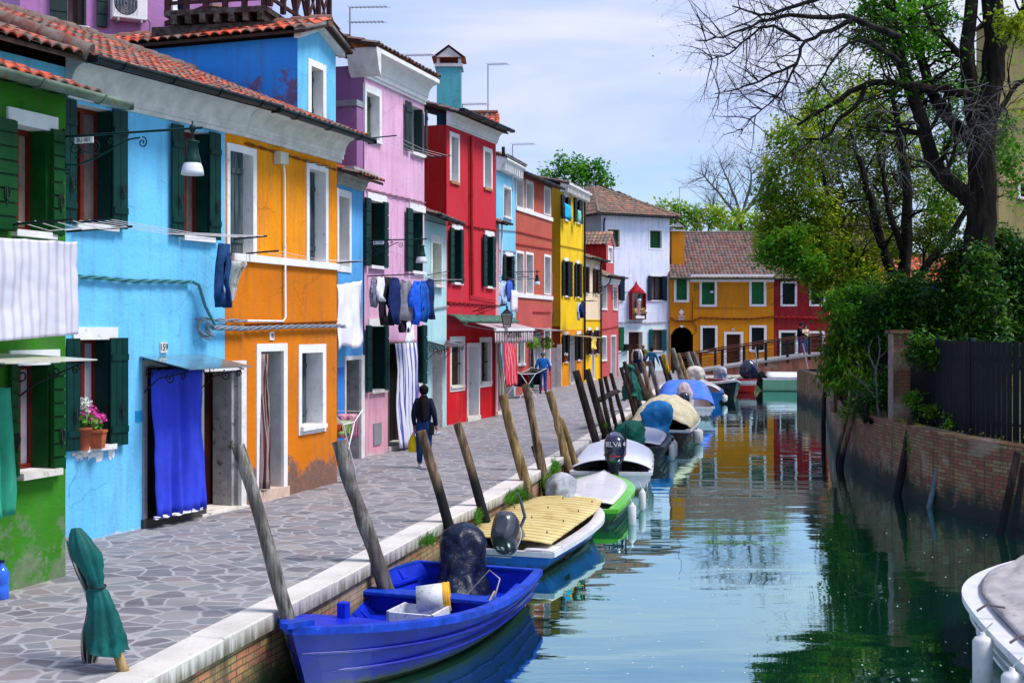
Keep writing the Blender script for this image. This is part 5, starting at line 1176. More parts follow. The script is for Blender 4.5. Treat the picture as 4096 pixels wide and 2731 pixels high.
  tb_.add(vv, [tuple(p_.vertices) for p_ in me.polygons]); bpy.data.meshes.remove(me); tb_.build('lettering', col, co)
 return em
def fender(boat, x, y, z, r=.07, l=.35, mat=None, rope=.15):
 mat = mat or FEND; mb = MB(); pr = [(-.03, .02), (.0, .03), (.02, r * .75), (.05, r), (l - .05, r), (l - .02, r * .75), (l, .03), (l + .03, .02)]
 mb.loft([[boat.P(x + rr * math.cos(a), y + rr * math.sin(a), z - d) for a in [2 * math.pi * j / 12 for j in range(12)]] for d, rr in pr[::-1]])
 mb.tube([boat.P(x, y, z - .0), boat.P(x, y, z + .03), boat.P(x, y * .93, z + rope)], .007, 5); return mb.build('fender', mat, boat.o)
FEND = paint('off_white_fender', (.60, .58, .58), .4, .1, 6, .05, dirt=(.3, .28, .25), dirtk=.3, local=True)
BLUEP = paint('royal_blue_boat_paint', (.002, .009, .28), .32, .3, 4, .04, dirt=(.10, .13, .34), dirtk=.2, coat=.3, grime=True)
BLUEI = paint('blue_boat_inside', (.003, .02, .44), .45, .35, 5, .15, dirt=(.02, .10, .55), dirtk=.26)
BLUEW = paint('worn_blue_rail', (.006, .045, .42), .5, .4, 5, .2, dirt=(.20, .24, .40), dirtk=.27)
GEL = paint('white_gelcoat', (.68, .66, .72), .3, .1, 3, .03, coat=.4, grime=True, dirt=(.4, .38, .34), dirtk=.26)
ROPE = paint('pale_rope', (.42, .36, .33), .9, .3, 20, .3)
def wp(px, py, z): q = gp(px, py, z); return (q.x, q.y)
# --- near blue wooden boat
b1 = Boat('wooden_boat', 'royal blue open wooden boat with white buckets inside and a tarpaulin wrapped motor', (-.42, 15.15), (-1.98, 10.95), 2.06, .44, .70, .80, 'moored boats along the quay', .42, 2.3)
b1.hull([BLUEP], band=.075, bandmat=BLUEW, inside=BLUEI, floor=.10, n=28)
fb = MB()
for i in range(3, 21):
 t = i / 28
 for sd in (1, -1):
  W = b1.w(t) - .08 - .05 * t; x = b1.px(t, 1); Z = b1.z(t)
  fb.hexa([b1.P(x - .018, sd * (W * .70), .14), b1.P(x + .018, sd * (W * .70), .14), b1.P(x + .018, sd * (W * .70 - .035), .14), b1.P(x - .018, sd * (W * .70 - .035), .14),
     b1.P(x - .018, sd * W, Z - .1), b1.P(x + .018, sd * W, Z - .1), b1.P(x + .018, sd * (W - .035), Z - .1), b1.P(x - .018, sd * (W - .035), Z - .1)])
fb.build('rib', BLUEI, b1.o)
for sd in (1, -1):
 q = MB(); secs = []
 for i in range(2, 25):
  t = i / 28; W = b1.w(t) - .06; x = b1.px(t, 1); Z = b1.z(t) - .11; secs.append([b1.P(x, sd * W, Z), b1.P(x, sd * (W - .20), Z), b1.P(x, sd * (W - .20), Z - .03), b1.P(x, sd * W, Z - .03)])
 q.loft(secs if sd > 0 else [r_[::-1] for r_ in secs], smooth=False); q.build('side_deck', BLUEI, b1.o)
 q = MB()
 for t in (.12, .3, .42, .55, .68):
  W = b1.w(t) - .02; x = b1.px(t, 1); Z = b1.z(t); q.hexa([b1.P(x - .06, sd * (W - .05), Z - .1), b1.P(x + .06, sd * (W - .05), Z - .1), b1.P(x + .06, sd * (W - .17), Z - .1), b1.P(x - .06, sd * (W - .17), Z - .1),
    b1.P(x - .03, sd * (W - .05), Z - .01), b1.P(x + .03, sd * (W - .05), Z - .01), b1.P(x + .03, sd * (W - .08), Z - .01), b1.P(x - .03, sd * (W - .08), Z - .01)])
 q.build('cleat', BLUEI, b1.o)
W = b1.w(.33) - .04; zt = b1.z(.33) - .06; xx = b1.L * .33
b1.box('thwart', BLUEW, xx - .13, xx + .13, -W, W, zt - .045, zt); b1.box('bulkhead', BLUEI, xx - .03, xx + .02, -W * .76, W * .76, .12, zt - .05)
W = b1.w(.62) * .62; b1.box('floor_beam', BLUEI, b1.L * .62 - .05, b1.L * .62 + .05, -W, W, .12, .2)
b1.strip('fore_deck', BLUEI, .76, .985, lambda t, k: -.05 + .03 * (1 - k * k), .03)
b1.box('samson_post', BLUEI, b1.L * .78 - .05, b1.L * .78 + .05, -.05, .05, b1.z(.78) - .05, b1.z(.78) + .15)
q = MB(); q.box(-.02, .02, -.02, .02, 0, .1);
mb = MB(); t = 1.0; mb.hexa([b1.P(b1.L - .25, -.1, b1.zb - .03), b1.P(b1.L + .12, -.04, b1.zb + .02), b1.P(b1.L + .12, .04, b1.zb + .02), b1.P(b1.L - .25, .1, b1.zb - .03), b1.P(b1.L - .25, -.1, b1.zb + .03), b1.P(b1.L + .12, -.04, b1.zb + .07), b1.P(b1.L + .12, .04, b1.zb + .07), b1.P(b1.L - .25, .1, b1.zb + .03)]); mb.build('stem_cap', BLUEW, b1.o)
mb = MB(); mb.tube([b1.P(b1.px(.97, .5), -.055, .42), b1.P(b1.px(.97, .5), -.10, .42)], .035, 10); mb.tube([b1.P(b1.px(.97, .5), .055, .42), b1.P(b1.px(.97, .5), .10, .42)], .035, 10); mb.build('navigation_light', paint('red_lens', (.4, .01, .01), .2), b1.o)
TARP = paint('dark_navy_tarp', (.006, .009, .028), .30, .4, 8, .6, dirt=(.04, .055, .11), dirtk=.34, local=True)
cloth_blob(b1, 'motor_cover', TARP, (.26, -.12, .56), .32, .27, .42, 3, (-.22, -.06), .13, 30, 22, .5, 1.0, .02)
def rope_on(name, pts, label, r=.012, parent=None, mat=None, cat='rope', sag=0.0, group=None):
 P = [Vector(p) for p in pts]
 if sag:
  o_ = []
  for i in range(len(P) - 1):
   for j in range(8): t = j / 8; q = P[i].lerp(P[i + 1], t); q.z -= sag * 4 * t * (1 - t); o_.append(q)
  P = o_ + [P[-1]]
 mb = MB(); mb.tube(P, r, 6)
 if parent is not None: return mb.build(name, mat or ROPE, parent)
 o = mb.build(name, mat or ROPE, None, P[0]); return tag(o, label, cat, group)
W = b1.w(.33); rope_on('mooring_line', [b1.P(xx, -.0 + W * .72, zt + .02), b1.P(xx + .05, W * .8, zt + .1), b1.P(xx + .08, W * .70, zt - .1), b1.P(xx + .1, W * .66, zt - .5)], '', .014, b1.o)
rope_on('mooring_line', [b1.P(.35, -W * .9, b1.zs + .06), b1.P(.36, -W * 1.06, b1.zs), b1.P(.4, -W * 1.07, .02), b1.P(.38, -W * 1.05, -.05)], '', .012, b1.o)
rope_on('mooring_line', [b1.P(.62, -W*.0+.1, .2), b1.P(.5, .35, .5), b1.P(.55, .5, .42), b1.P(.6, .45, .2)], '', .009, b1.o)
def bucket(name, label, c, ax, r, l, mat, lipmat, seed=0):
 ax = Vector(ax).normalized(); up = Vector((0, 0, 1)); x = ax.cross(up); x = x.normalized() if x.length > .01 else Vector((1, 0, 0)); y = x.cross(ax).normalized()
 def ring(d, rr): return [Vector(c) + ax * d + (x * math.cos(2 * math.pi * j / 24) + y * math.sin(2 * math.pi * j / 24)) * rr for j in range(24)]
 o = thing(name, label, 'bucket', c)
 mb = MB(); mb.loft([ring(0, r * .9), ring(l, r)], caps=False); mb.add(ring(0, r * .9), [tuple(range(24))]); b_ = mb.build('body', mat, o); solidify(b_, .006, -1)
 mb = MB(); mb.loft([ring(l - .07, r * 1.03), ring(l - .05, r * 1.07), ring(l - .03, r * 1.03), ring(l - .01, r * 1.07), ring(l + .01, r * 1.03), ring(l - .07, r * .97)], caps=False); mb.build('rim', lipmat, o); return o
WB = paint('dirty_white_plastic', (.62, .62, .64), .4, .15, 8, .05, dirt=(.28, .27, .25), dirtk=.36, local=True); YR = paint('yellow_plastic', (.75, .36, .01), .4, .1)
c = b1.P(1.80, .0, .40); c2_ = b1.P(1.66, .34, .43); bucket('bucket', 'white plastic bucket with a yellow rim lying on its side in the blue boat', c, c2_ - c, .15, .36, WB, YR)
o = thing('foam_tub', 'broken white foam tub under the yellow rimmed bucket in the blue boat', 'tub', b1.P(2.0, .1, .12)); mb = MB()
p0 = (1.80, 2.25, -.15, .40)
for a_, b_, c_, d_ in ((p0[0], p0[0] + .03, p0[2], p0[3]), (p0[1] - .03, p0[1], p0[2], p0[3]), (p0[0], p0[1], p0[2], p0[2] + .03), (p0[0], p0[1], p0[3] - .03, p0[3])):
 mb.hexa([b1.P(x, y, z) for z in (.11, .36 + rnd.uniform(-.02, .03)) for x, y in ((a_, c_), (b_, c_), (b_, d_), (a_, d_))])
mb.build('wall', WB, o); mb = MB(); mb.hexa([b1.P(x, y, z) for z in (.11, .13) for x, y in ((p0[0], p0[2]), (p0[1], p0[2]), (p0[1], p0[3]), (p0[0], p0[3]))]); mb.build('base', WB, o)
# --- light blue boat with corrugated cover and tilted motor
LBH = paint('light_blue_boat_paint', (.012, .14, .52), .3, .15, 3, .05, coat=.3, grime=True)
b2 = Boat('motorboat', 'light blue boat covered with yellow corrugated sheeting and a raised black outboard', (-.20, 16.95), (1.12, 21.1), 1.72, .30, .46, .93, 'moored boats along the quay', .5, 2.6)
b2.hull([LBH], band=.16, bandmat=GEL, inside=GEL, n=24, strake=False)
b2.strip('fore_deck', GEL, .80, .99, lambda t, k: .03 + .03 * (1 - k * k), .02); b2.strip('stern_deck', GEL, .0, .10, lambda t, k: .02 if abs(k) > .45 else -.1, .0, 4, 16)
m, nt, b = newmat('yellow_corrugated_sheet'); n_ = NN(nt, 'ShaderNodeTexNoise', i_Vector=scl(nt, POS(nt), (3, 3, 3)), i_Scale=1.0, i_Detail=6.0, i_Roughness=.7).outputs[0]
fx_ = mth(nt, 'FRACT', mth(nt, 'MULTIPLY', NN(nt, 'ShaderNodeSeparateXYZ', i_Vector=NN(nt, 'ShaderNodeUVMap', uv_map='UVMap').outputs[0]).outputs[0], 19.0))
cl_ = mixc(nt, mth(nt, 'MULTIPLY', mth(nt, 'LESS_THAN', fx_, .22), .55), ramp(nt, n_, [(.3, (.36, .24, .08)), (.48, (.54, .42, .16)), (.7, (.62, .52, .24))]), (.20, .13, .05))
lk(nt, cl_, b.inputs['Base Color']); b.inputs['Roughness'].default_value = .6; bump(nt, b, n_, .3, .01); CORR = m
mb = MB(); x0, x1 = .12, b2.L * .88; Wc = b2.w(.5) - .14
mb.grid(lambda a, c_: b2.P(x0 + (x1 - x0) * a, (Wc if a < .75 else Wc * (1 - (a - .75) * .8)) * (1 - 2 * c_), .40 + .05 * (1 - (1 - 2 * c_) ** 2) + .009 * math.sin(a * 76 * math.pi) + .10 * a + (rnd.uniform(-.006, .006) if c_ in (0, 1) else 0)), 304, 10); o = mb.build('corrugated_cover', CORR, b2.o); solidify(o, .008)
mb = MB()
for i in range(4):
 for c_ in (-.9, -.1, .8): p = b2.P(x0 + (x1 - x0) * (i + .5) / 4.2, Wc * c_ * .85, .455 + .10 * (i + .5) / 4.2 + .04 * (1 - c_ * c_)); mb.tube([p, p + Vector((0, 0, .03))], .011, 5)
mb.build('fixing_bolt', paint('rusty_bolt', (.12, .06, .03), .7, .3), b2.o)
g25 = paint('grey_black_cowl', (.028, .032, .045), .3, .2, 4, .03, coat=.5, local=True)
outboard(b2, .0, -.20, .46, tilt=R(-50), k=1.05, cowl=g25, leg=paint('grey_leg', (.10, .11, .14), .35, .2), band=GREYM, txt=[('25', 0, .33, .10, 'b', WHITE)])
plate_m = INK
mb = MB(); x = .55
for i in range(6): mb.hexa([b2.P(x + i * .045, -b2.w(.12) - .004 + .01 * 0, z) for z in (.12, .2)][:0] or [b2.P(x + i * .045, -b2.w(x / b2.L) * .985, .12), b2.P(x + i * .045 + .02, -b2.w(x / b2.L) * .985, .12), b2.P(x + i * .045 + .02, -b2.w(x / b2.L) * .985 - .012, .12), b2.P(x + i * .045, -b2.w(x / b2.L) * .985 - .012, .12), b2.P(x + i * .045, -b2.w(x / b2.L) * .995, .19), b2.P(x + i * .045 + .02, -b2.w(x / b2.L) * .995, .19), b2.P(x + i * .045 + .02, -b2.w(x / b2.L) * .995 - .012, .19), b2.P(x + i * .045, -b2.w(x / b2.L) * .995 - .012, .19)])
mb.build('registration_marks', INK, b2.o)
# --- lime green boat
LIME = paint('lime_green_paint', (.11, .50, .015), .3, .1, 3, .05, coat=.3); DGH = paint('deep_green_hull', (.018, .20, .012), .3, .15, 3, .05, coat=.3, grime=True)
b3 = Boat('motorboat', 'small boat with lime green gunwale and white deck and a grey covered motor', (1.12, 20.9), (1.90, 24.9), 1.50, .28, .42, .90, 'moored boats along the quay', .5, 2.6)
b3.hull([DGH], band=.15, bandmat=LIME, inside=GEL, n=22); b3.strip('fore_deck', GEL, .10, .97, lambda t, k: .03 + .05 * (1 - k * k), .14)
GC = paint('grey_canvas', (.33, .34, .37), .7, .3, 5, .5, dirt=(.1, .1, .1), dirtk=.3, local=True)
cloth_blob(b3, 'motor_cover', GC, (-.10, .28, .52), .26, .26, .38, 5, (.15, .0), .15, 28, 18); cloth_blob(b3, 'motor_cover', GC, (-.42, .08, .28), .20, .16, .33, 8, (.0, .0), .16, 24, 14)
fender(b3, .35, -.90, .34, .07, .40); fender(b3, 1.9, -.94, .38, .065, .38)
# --- white boat with the big outboard
b4 = Boat('motorboat', 'white covered motorboat with a dark blue outboard lettered SELVA 40', (2.02, 25.0), (2.60, 30.2), 1.72, .42, .60, .96, 'moored boats along the quay', .45, 3.2)
b4.hull([GEL], band=.06, bandmat=GEL, inside=GEL, n=22); b4.strip('white_cover', paint('white_boat_cover', (.66, .68, .78), .5, .06, 2, .1), .06, .99, lambda t, k: .03 + .18 * (1 - abs(k) ** 2.6) * min(1, (1 - t) * 3 + .2), .0, 20, 16)
outboard(b4, -.02, -.08, .60, tilt=R(0), k=1.25, band=paint('red_line', (.5, .01, .02), .4), txt=[('SELVA', -.10, .34, .115, 'b', WHITE), ('40', .95, .34, .09, 'b', WHITE)])
mb = MB()
for sd in (1, -1):
 for t in (.1, .3, .5): mb.tube([b4.P(b4.L * t - .08, sd * b4.w(t), .47), b4.P(b4.L * t, sd * (b4.w(t) + .03), .47 + .05), b4.P(b4.L * t + .08, sd * b4.w(t), .47)], .010, 6)
mb.build('grab_rail', GREYM, b4.o)
# --- dark hulled boat with green covered motor
BLK = paint('black_hull', (.012, .013, .015), .3, .2, 3, .04, coat=.4, grime=True); GT = paint('green_canvas', (.008, .12, .085), .6, .3, 5, .4, local=True)
b5 = Boat('motorboat', 'low dark hulled boat with white deck and a green cloth covered motor', (3.05, 30.6), (3.85, 35.2), 1.62, .38, .5, .92, 'moored boats along the quay', .5, 2.6)
b5.hull([BLK], band=.10, bandmat=BLK, inside=GEL, n=20); b5.strip('fore_deck', GEL, .06, .97, lambda t, k: .03 + .06 * (1 - k * k), .12)
cloth_blob(b5, 'motor_cover', GT, (.05, .15, .62), .36, .40, .42, 11, (.25, -.1), .14, 24, 16, .4); fender(b5, .5, -.92, .42, .075, .42); fender(b5, 1.2, -.96, .44, .075, .42)
# --- brown boat with beige tarpaulin and blue covered motor
BRH = paint('dark_brown_varnish', (.045, .008, .006), .25, .3, 4, .05, coat=.5); BE = paint('beige_tarpaulin', (.52, .46, .32), .8, .3, 2.5, .4, dirt=(.25, .22, .14), dirtk=.34); BC = paint('blue_canvas', (.012, .16, .42), .6, .3, 5, .4, local=True)
b6 = Boat('motorboat', 'dark brown boat domed with a beige tarpaulin and a blue cloth covered motor', (4.15, 34.8), (5.45, 40.8), 1.95, .45, .62, .92, 'moored boats along the quay', .5, 2.6)
b6.hull([BRH], band=.12, bandmat=GEL, inside=GEL, n=20)
b6.strip('tarpaulin', BE, .05, .72, lambda t, k: .02 + (.78 * (1 - abs(k) ** 2.2) ** .7) * min(1, .35 + (t - .05) * 3.2) * (1 if t < .5 else max(0, 1 - ((t - .5) / .22) ** 2)) + .02 * math.sin(k * 14 + t * 20), .02, 26, 24)
b6.strip('fore_deck', GEL, .70, .97, lambda t, k: .02, .1); cloth_blob(b6, 'motor_cover', BC, (-.05, .12, .78), .40, .44, .52, 14, (.1, -.15), .12, 26, 16, .3); fender(b6, .9, -1.08, .42, .14, .42)
# --- white boat under blue tarpaulin
BT = paint('cornflower_tarpaulin', (.05, .17, .70), .7, .2, 1.5, .3, dirt=(.14, .16, .5), dirtk=.4); PKC = paint('pinkish_canvas', (.50, .38, .40), .7, .3, 4, .4, local=True)
b7 = Boat('motorboat', 'white boat under a broad cornflower blue tarpaulin with a pinkish covered outboard', (6.42, 45.2), (7.15, 51.0), 2.15, .42, .6, .97, 'moored boats along the quay', .5, 3.0)
b7.hull([GEL], band=.10, bandmat=GEL, inside=GEL, n=20)
b7.strip('tarpaulin', BT, .06, .80, lambda t, k: .03 + (.80 * (1 - abs(k) ** 5)) * min(1, .30 + (t - .06) * 4) * (1 if t < .5 else 1 - .6 * ((t - .5) / .3) ** 2), -.02, 24, 24)
outboard(b7, -.15, .05, .45, tilt=R(0), k=1.1, tiller=False); cloth_blob(b7, 'motor_cover', PKC, (-.10, .05, .80), .28, .28, .55, 21, (.1, 0), .10, 22, 14)
# --- small blue boat with white cover
b8 = Boat('motorboat', 'small mid blue boat with a white sheet over its middle behind the tarpaulin boat', (8.45, 53.5), (9.0, 57.8), 1.7, .5, .62, .85, 'moored boats along the quay', .5, 2.4)
b8.hull([paint('mid_blue_paint', (.01, .12, .42), .35, .2, 3, .05)], band=.1, n=18, inside=GEL); b8.strip('white_cover', GEL, .1, .9, lambda t, k: .06 + .25 * (1 - k * k), .1); fender(b8, .3, -.85, .4, .13, .3)
# --- black boat with beige covered motor, red and white boat, pale green boat
b9 = Boat('motorboat', 'black hulled boat with a white deck and a cream covered motor pointing at the camera', (9.35, 62.2), (10.6, 57.6), 1.9, .5, .85, .9, 'moored boats along the quay', .5, 2.2)
b9.hull([BLK], band=.12, bandmat=GEL, inside=GEL, n=20); b9.strip('fore_deck', GEL, .1, .97, lambda t, k: .03 + .08 * (1 - k * k), .08); cloth_blob(b9, 'motor_cover', paint('cream_canvas', (.5, .46, .42), .8, .2, 4, .4, local=True), (-.1, 0, .9), .42, .5, .5, 31, (0, 0), .1, 20, 12, .4)
RHD = paint('red_boat_paint', (.42, .012, .012), .35, .15, 3, .05)
b10 = Boat('motorboat', 'red and white boat with a grey covered motor moored under the bridge ramp', (10.7, 65.0), (12.55, 62.6), 1.6, .62, .70, .85, 'moored boats along the quay', .5, 2.4)
b10.hull([RHD, GEL], band=.08, bandmat=RHD, inside=paint('blue_inside', (.03, .12, .5), .5), n=18, paint2=True); cloth_blob(b10, 'motor_cover', GC, (.5, 0, .92), .42, .32, .38, 41, (0, 0), .12, 20, 12)
PGH = paint('pale_green_hull', (.20, .42, .26), .3, .12, 2, .03, coat=.4)
b11 = Boat('motorboat', 'long pale green and white boat with a big navy outboard by the bridge', (13.3, 65.0), (18.5, 64.2), 1.9, .65, .95, .92, 'moored boats along the quay', .5, 2.4)
b11.hull([PGH], band=.35, bandmat=GEL, inside=GEL, n=20, strake=False); b11.strip('white_cover', GEL, .04, .9, lambda t, k: .04 + .30 * (1 - abs(k) ** 2.2) * (1 - t * .3), .1)
outboard(b11, -.30, 0, .75, tilt=R(-42), k=2.0, cowl=paint('navy_cowl', (.01, .02, .05)), tiller=False)
q = MB(); q.tube([b11.P(-.2, .3, .8), b11.P(-.35, .3, 2.3)], .03, 6); q.tube([b11.P(2.4, 0, 1.0), b11.P(2.1, 0, 2.5)], .03, 6); q.build('mast', GREYM, b11.o)
# --- white boat in the right foreground
CAN = paint('stone_grey_canvas', (.36, .33, .33), .85, .22, 3.5, .5, dirt=(.2, .17, .15), dirtk=.32)
b12 = Boat('motorboat', 'white fibreglass boat with a sagging grey canvas cover and two hanging fenders', (5.28, 9.6), (6.2, 14.3), 2.35, .55, .72, .88, None, .55, 2.4)
WG = paint('cream_white_gelcoat', (.70, .69, .72), .3, .08, 3, .03, dirt=(.30, .28, .08), dirtk=.24, coat=.3, grime=True)
b12.hull([WG], band=.19, bandmat=WG, inside=WG, floor=.15, n=28)
b12.strip('canvas_cover', CAN, .16, .90, lambda t, k: .03 + (.20 * (1 - abs(k) ** 2.0)) * (1 - .4 * t) + .03 * abs(math.sin(k * 6 + t * 9 + mnoise.noise(Vector((k * 2, t * 5, 0))) * 4)) + .03 * mnoise.noise(Vector((k * 4, t * 14, 3))) - .03 * math.exp(-((k - .3 + t * .5) / .05) ** 2), .17, 40, 40)
W = b12.w(.1); b12.box('stern_locker', WG, .0, .55, -W + .15, W - .15, .2, .46, .03)
for t, zz in ((.30, .56), (.10, .50)): fender(b12, b12.L * t, b12.w(t) + .11, zz, .09, .48, rope=.12)
for t in (.17, .42): q = MB(); q.tube([b12.P(b12.L * t, b12.w(t) - .22, .70), b12.P(b12.L * t, b12.w(t) - .05, .72), b12.P(b12.L * t - .02, b12.w(t) + .04, .66)], .012, 6); q.build('lashing', paint('dark_cord', (.12, .1, .1)), b12.o)
# MOORING POLES
def barkmat(name, c1, c2, zdark, s=(16, 16, 1.3), dark=(.012, .013, .015)):
 if name in MATS: return MATS[name]
 m, nt, b = newmat(name); P = POS(nt)
 n = NN(nt, 'ShaderNodeTexNoise', i_Vector=scl(nt, P, s), i_Scale=1.0, i_Detail=6.0, i_Roughness=.7).outputs[0]
 n2 = NN(nt, 'ShaderNodeTexNoise', i_Vector=scl(nt, P, (3, 3, 2.2)), i_Scale=1.0, i_Detail=4.0).outputs[0]
 col = ramp(nt, n, [(.38, dk(c1, .35)), (.46, c1), (.6, c2), (.75, dk(c2, 1.2))]); col = mixc(nt, NN(nt, 'ShaderNodeMapRange', i_Value=n2, i_1=.42, i_2=.64, i_4=.8).outputs[0], col, dk(c1, .45))
 z = NN(nt, 'ShaderNodeSeparateXYZ', i_Vector=P).outputs[2]
 f = NN(nt, 'ShaderNodeMapRange', i_Value=mth(nt, 'ADD', z, mth(nt, 'MULTIPLY', n2, .35)), i_1=zdark + .35, i_2=zdark, i_3=0.0, i_4=1.0).outputs[0]
 col = mixc(nt, f, col, dark)
 b.inputs['Specular IOR Level'].default_value = .15; lk(nt, col, b.inputs['Base Color']); b.inputs['Roughness'].default_value = .85; bump(nt, b, n, .8, .03); MATS[name] = m; return m
PG = barkmat('grey_driftwood', (.13, .115, .10), (.27, .25, .23), -.45); PB = barkmat('brown_pole', (.14, .09, .055), (.30, .22, .14), -.25)
PBD = barkmat('brown_pole_dark_foot', (.14, .09, .055), (.30, .20, .13), .55); PT = barkmat('tan_pole', (.22, .14, .06), (.40, .28, .14), -.3); PD = barkmat('dark_pole', (.03, .02, .016), (.075, .05, .035), .1)
def pole(top, bot, wpx, mat, label, Y=None, seed=0, kink=1.0, wt=None, group='mooring poles along the quay', zw=WZ, extra=None, n=10, name='mooring_pole'):
 """top, bot: pixels; the foot stands in the water; depth from the quay edge under the foot"""
 r_ = random.Random(seed + int(top[0]))
 if Y is None:
  px, py = bot
  best = None
  for i in range(len(QALL) - 1):
   for k in range(40):
    p = QALL[i].lerp(QALL[i + 1], k / 40) + norm_r(QALL, i) * .12; x = CX + FPX * p.x / p.y
    if best is None or abs(x - px) < best[0]: best = (abs(x - px), p.y)
  Y = best[1]
 A = at(top[0], top[1], Y); B_ = at(bot[0], bot[1], Y); d = (B_ - A).normalized(); end = A + d * ((A.z - (zw - .5)) / -d.z)
 r0 = wpx / FPX * Y / 2; N = 14; side = Vector((d.z, 0, -d.x)).normalized(); pts = []; rr = []
 ph = r_.uniform(0, 6)
 for i in range(N + 1):
  t = i / N; p = A.lerp(end, t); off = math.sin(t * 5 + ph) * .016 * kink + r_.uniform(-.006, .006) * kink
  off *= min(1, t * 5) ; pts.append(p + side * off + Vector((0, 1, 0)) * math.sin(t * 4 + ph * 2) * .02 * kink); rr.append(r0 * ((.88 + .2 * t) * (1 + r_.uniform(-.07, .07) * kink)))
 mb = MB(); mb.tube(pts, rr, n)
 o = mb.build(name, mat, None, pts[-1]); tag(o, label, 'mooring pole', group); return o, Y
pole((951,1782),(1171,2515),58,PG,'tall grey weathered mooring pole standing at the bow of the royal blue boat', Y=11.55)
pole((1356,1762),(1531,2330),62,PG,'knotty grey mooring pole beside the middle of the royal blue boat', kink=1.5)
pole((1684,1722),(1812,2165),44,PBD,'brown topped black footed pole right behind the wrapped motor of the blue boat', kink=.5)
pole((1828,1692),(1946,2088),40,PBD,'brown pole with a black lower half at the stern of the sheeted light blue boat', kink=.5)
pole((2010,1578),(2125,2020),44,PT,'thick tan pole hung with thin cords beside the grassy kerb', kink=.9)
pole((2100,1535),(2191,1971),38,PB,'tall tan grey pole with a black plastic tube leaning next to it')
pole((2134,1782),(2192,1963),26,IRON,'short black plastic tube standing in the water between two tan poles', kink=0, name='plastic_tube')
pole((2195,1565),(2281,1896),36,PT,'gnarled tan pole crossing its twin beside the white boat', kink=1.4)
pole((2240,1672),(2295,1825),28,PT,'shorter rust brown pole forking away from the gnarled tan pole')
pole((2303,1482),(2382,1759),34,PD,'dark brown squared pole, first of the pair before the green covered motor', kink=.2)
pole((2347,1477),(2426,1759),32,PD,'dark brown squared pole with lighter brown head, second of the pair', kink=.2)
_, Yc = pole((2401,1513),(2445,1747),20,PD,'thin dark pole nailed to the left end of the wooden crossbeam')
pole((2419,1505),(2474,1736),18,PD,'thin dark pole at the middle of the wooden crossbeam')
pole((2443,1492),(2498,1705),18,PD,'thin brown pole at the right end of the wooden crossbeam')
a_, b_ = at(2389, 1604, Yc + .1), at(2464, 1564, Yc + 1.6)
mb = MB(); mb.tube([a_, b_], .17, 4, flat=.35); o = mb.build('crossbeam', PD, None, a_); tag(o, 'dark plank crossbeam joining three thin mooring poles', 'beam')
pole((2483,1469),(2537,1656),17,PD,'thin dark pole left of the green wrapped pole')
_, Yg = pole((2497,1446),(2546,1652),18,PD,'thin pole with pale head rising through the green cloth bundle')
pole((2532,1456),(2598,1636),34,PD,'thick nearly black pole right beside the green cloth bundle', kink=.3)
pole((2538,1530),(2563,1652),26,PD,'short dark pole under the green cloth bundle', kink=.3)
pole((2568,1450),(2609,1594),22,PB,'brown pole in front of the woman in the olive jacket')
pole((2597,1442),(2630,1564),22,PG,'grey split pole in front of the woman in the denim jacket')
pole((2639,1423),(2674,1537),15,PD,'thin dark pole with a teal painted head')
o, Yy = pole((2653,1416),(2686,1535),18,barkmat('yellow_black_pole', (.45, .26, .01), (.55, .33, .02), .62, dark=(.01, .01, .012)),'pole painted yellow above and black below with a blue cap', kink=.2)
p = at(2652, 1410, Yy); mb = MB(); mb.tube([p, p + Vector((.02, 0, .09))], .085, 10); cp = mb.build('cap', paint('blue_cap', (.01, .16, .5)), o, ) ; cp.location = -Vector(o.location)
pole((2688,1394),(2730,1533),24,PG,'tall grey pole before the arched passage')
pole((2713,1413),(2749,1525),16,PT,'thin mossy pole with a white head right of the tall grey pole')
pole((2749,1408),(2789,1522),22,PG,'grey pole before the ochre wall, left of the last one')
pole((2772,1408),(2812,1506),20,PG,'last grey pole of the row at the foot of the bridge ramp')
RG = 'leaning poles along the garden wall'
pole((4071,1808),(4006,2110),32,PD,'black pole leaning on the garden wall near the right edge', Y=20.0, kink=.2, group=RG)
pole((4098,1850),(4050,2125),28,PD,'black wet pole furthest right at the picture edge', Y=19.6, kink=.2, group=RG)
BP_ = paint('blue_grey_pipe', (.10, .15, .20), .5, .3, 6, .2)
pole((3774,1752),(3718,2025),22,BP_,'blue grey metal pipe leaning on the mossy wall', Y=23.0, kink=.5, group=RG, name='metal_pipe')
pole((3648,1660),(3592,1961),32,PD,'thick black pole looped with white cord below the brick pillar', Y=24.6, kink=.4, group=RG)
pole((3438,1560),(3360,1875),24,PB,'crooked brown pole close to the bend of the garden wall', Y=29.5, kink=1.6, group=RG)
pole((3410,1540),(3350,1866),20,PB,'thinner crooked pole left of its twin at the wall bend', Y=30.3, kink=1.6, group=RG)
pole((3302,1540),(3290,1760),18,PD,'black crooked pole at the far end of the garden wall', Y=38.5, kink=1.2, group=RG)
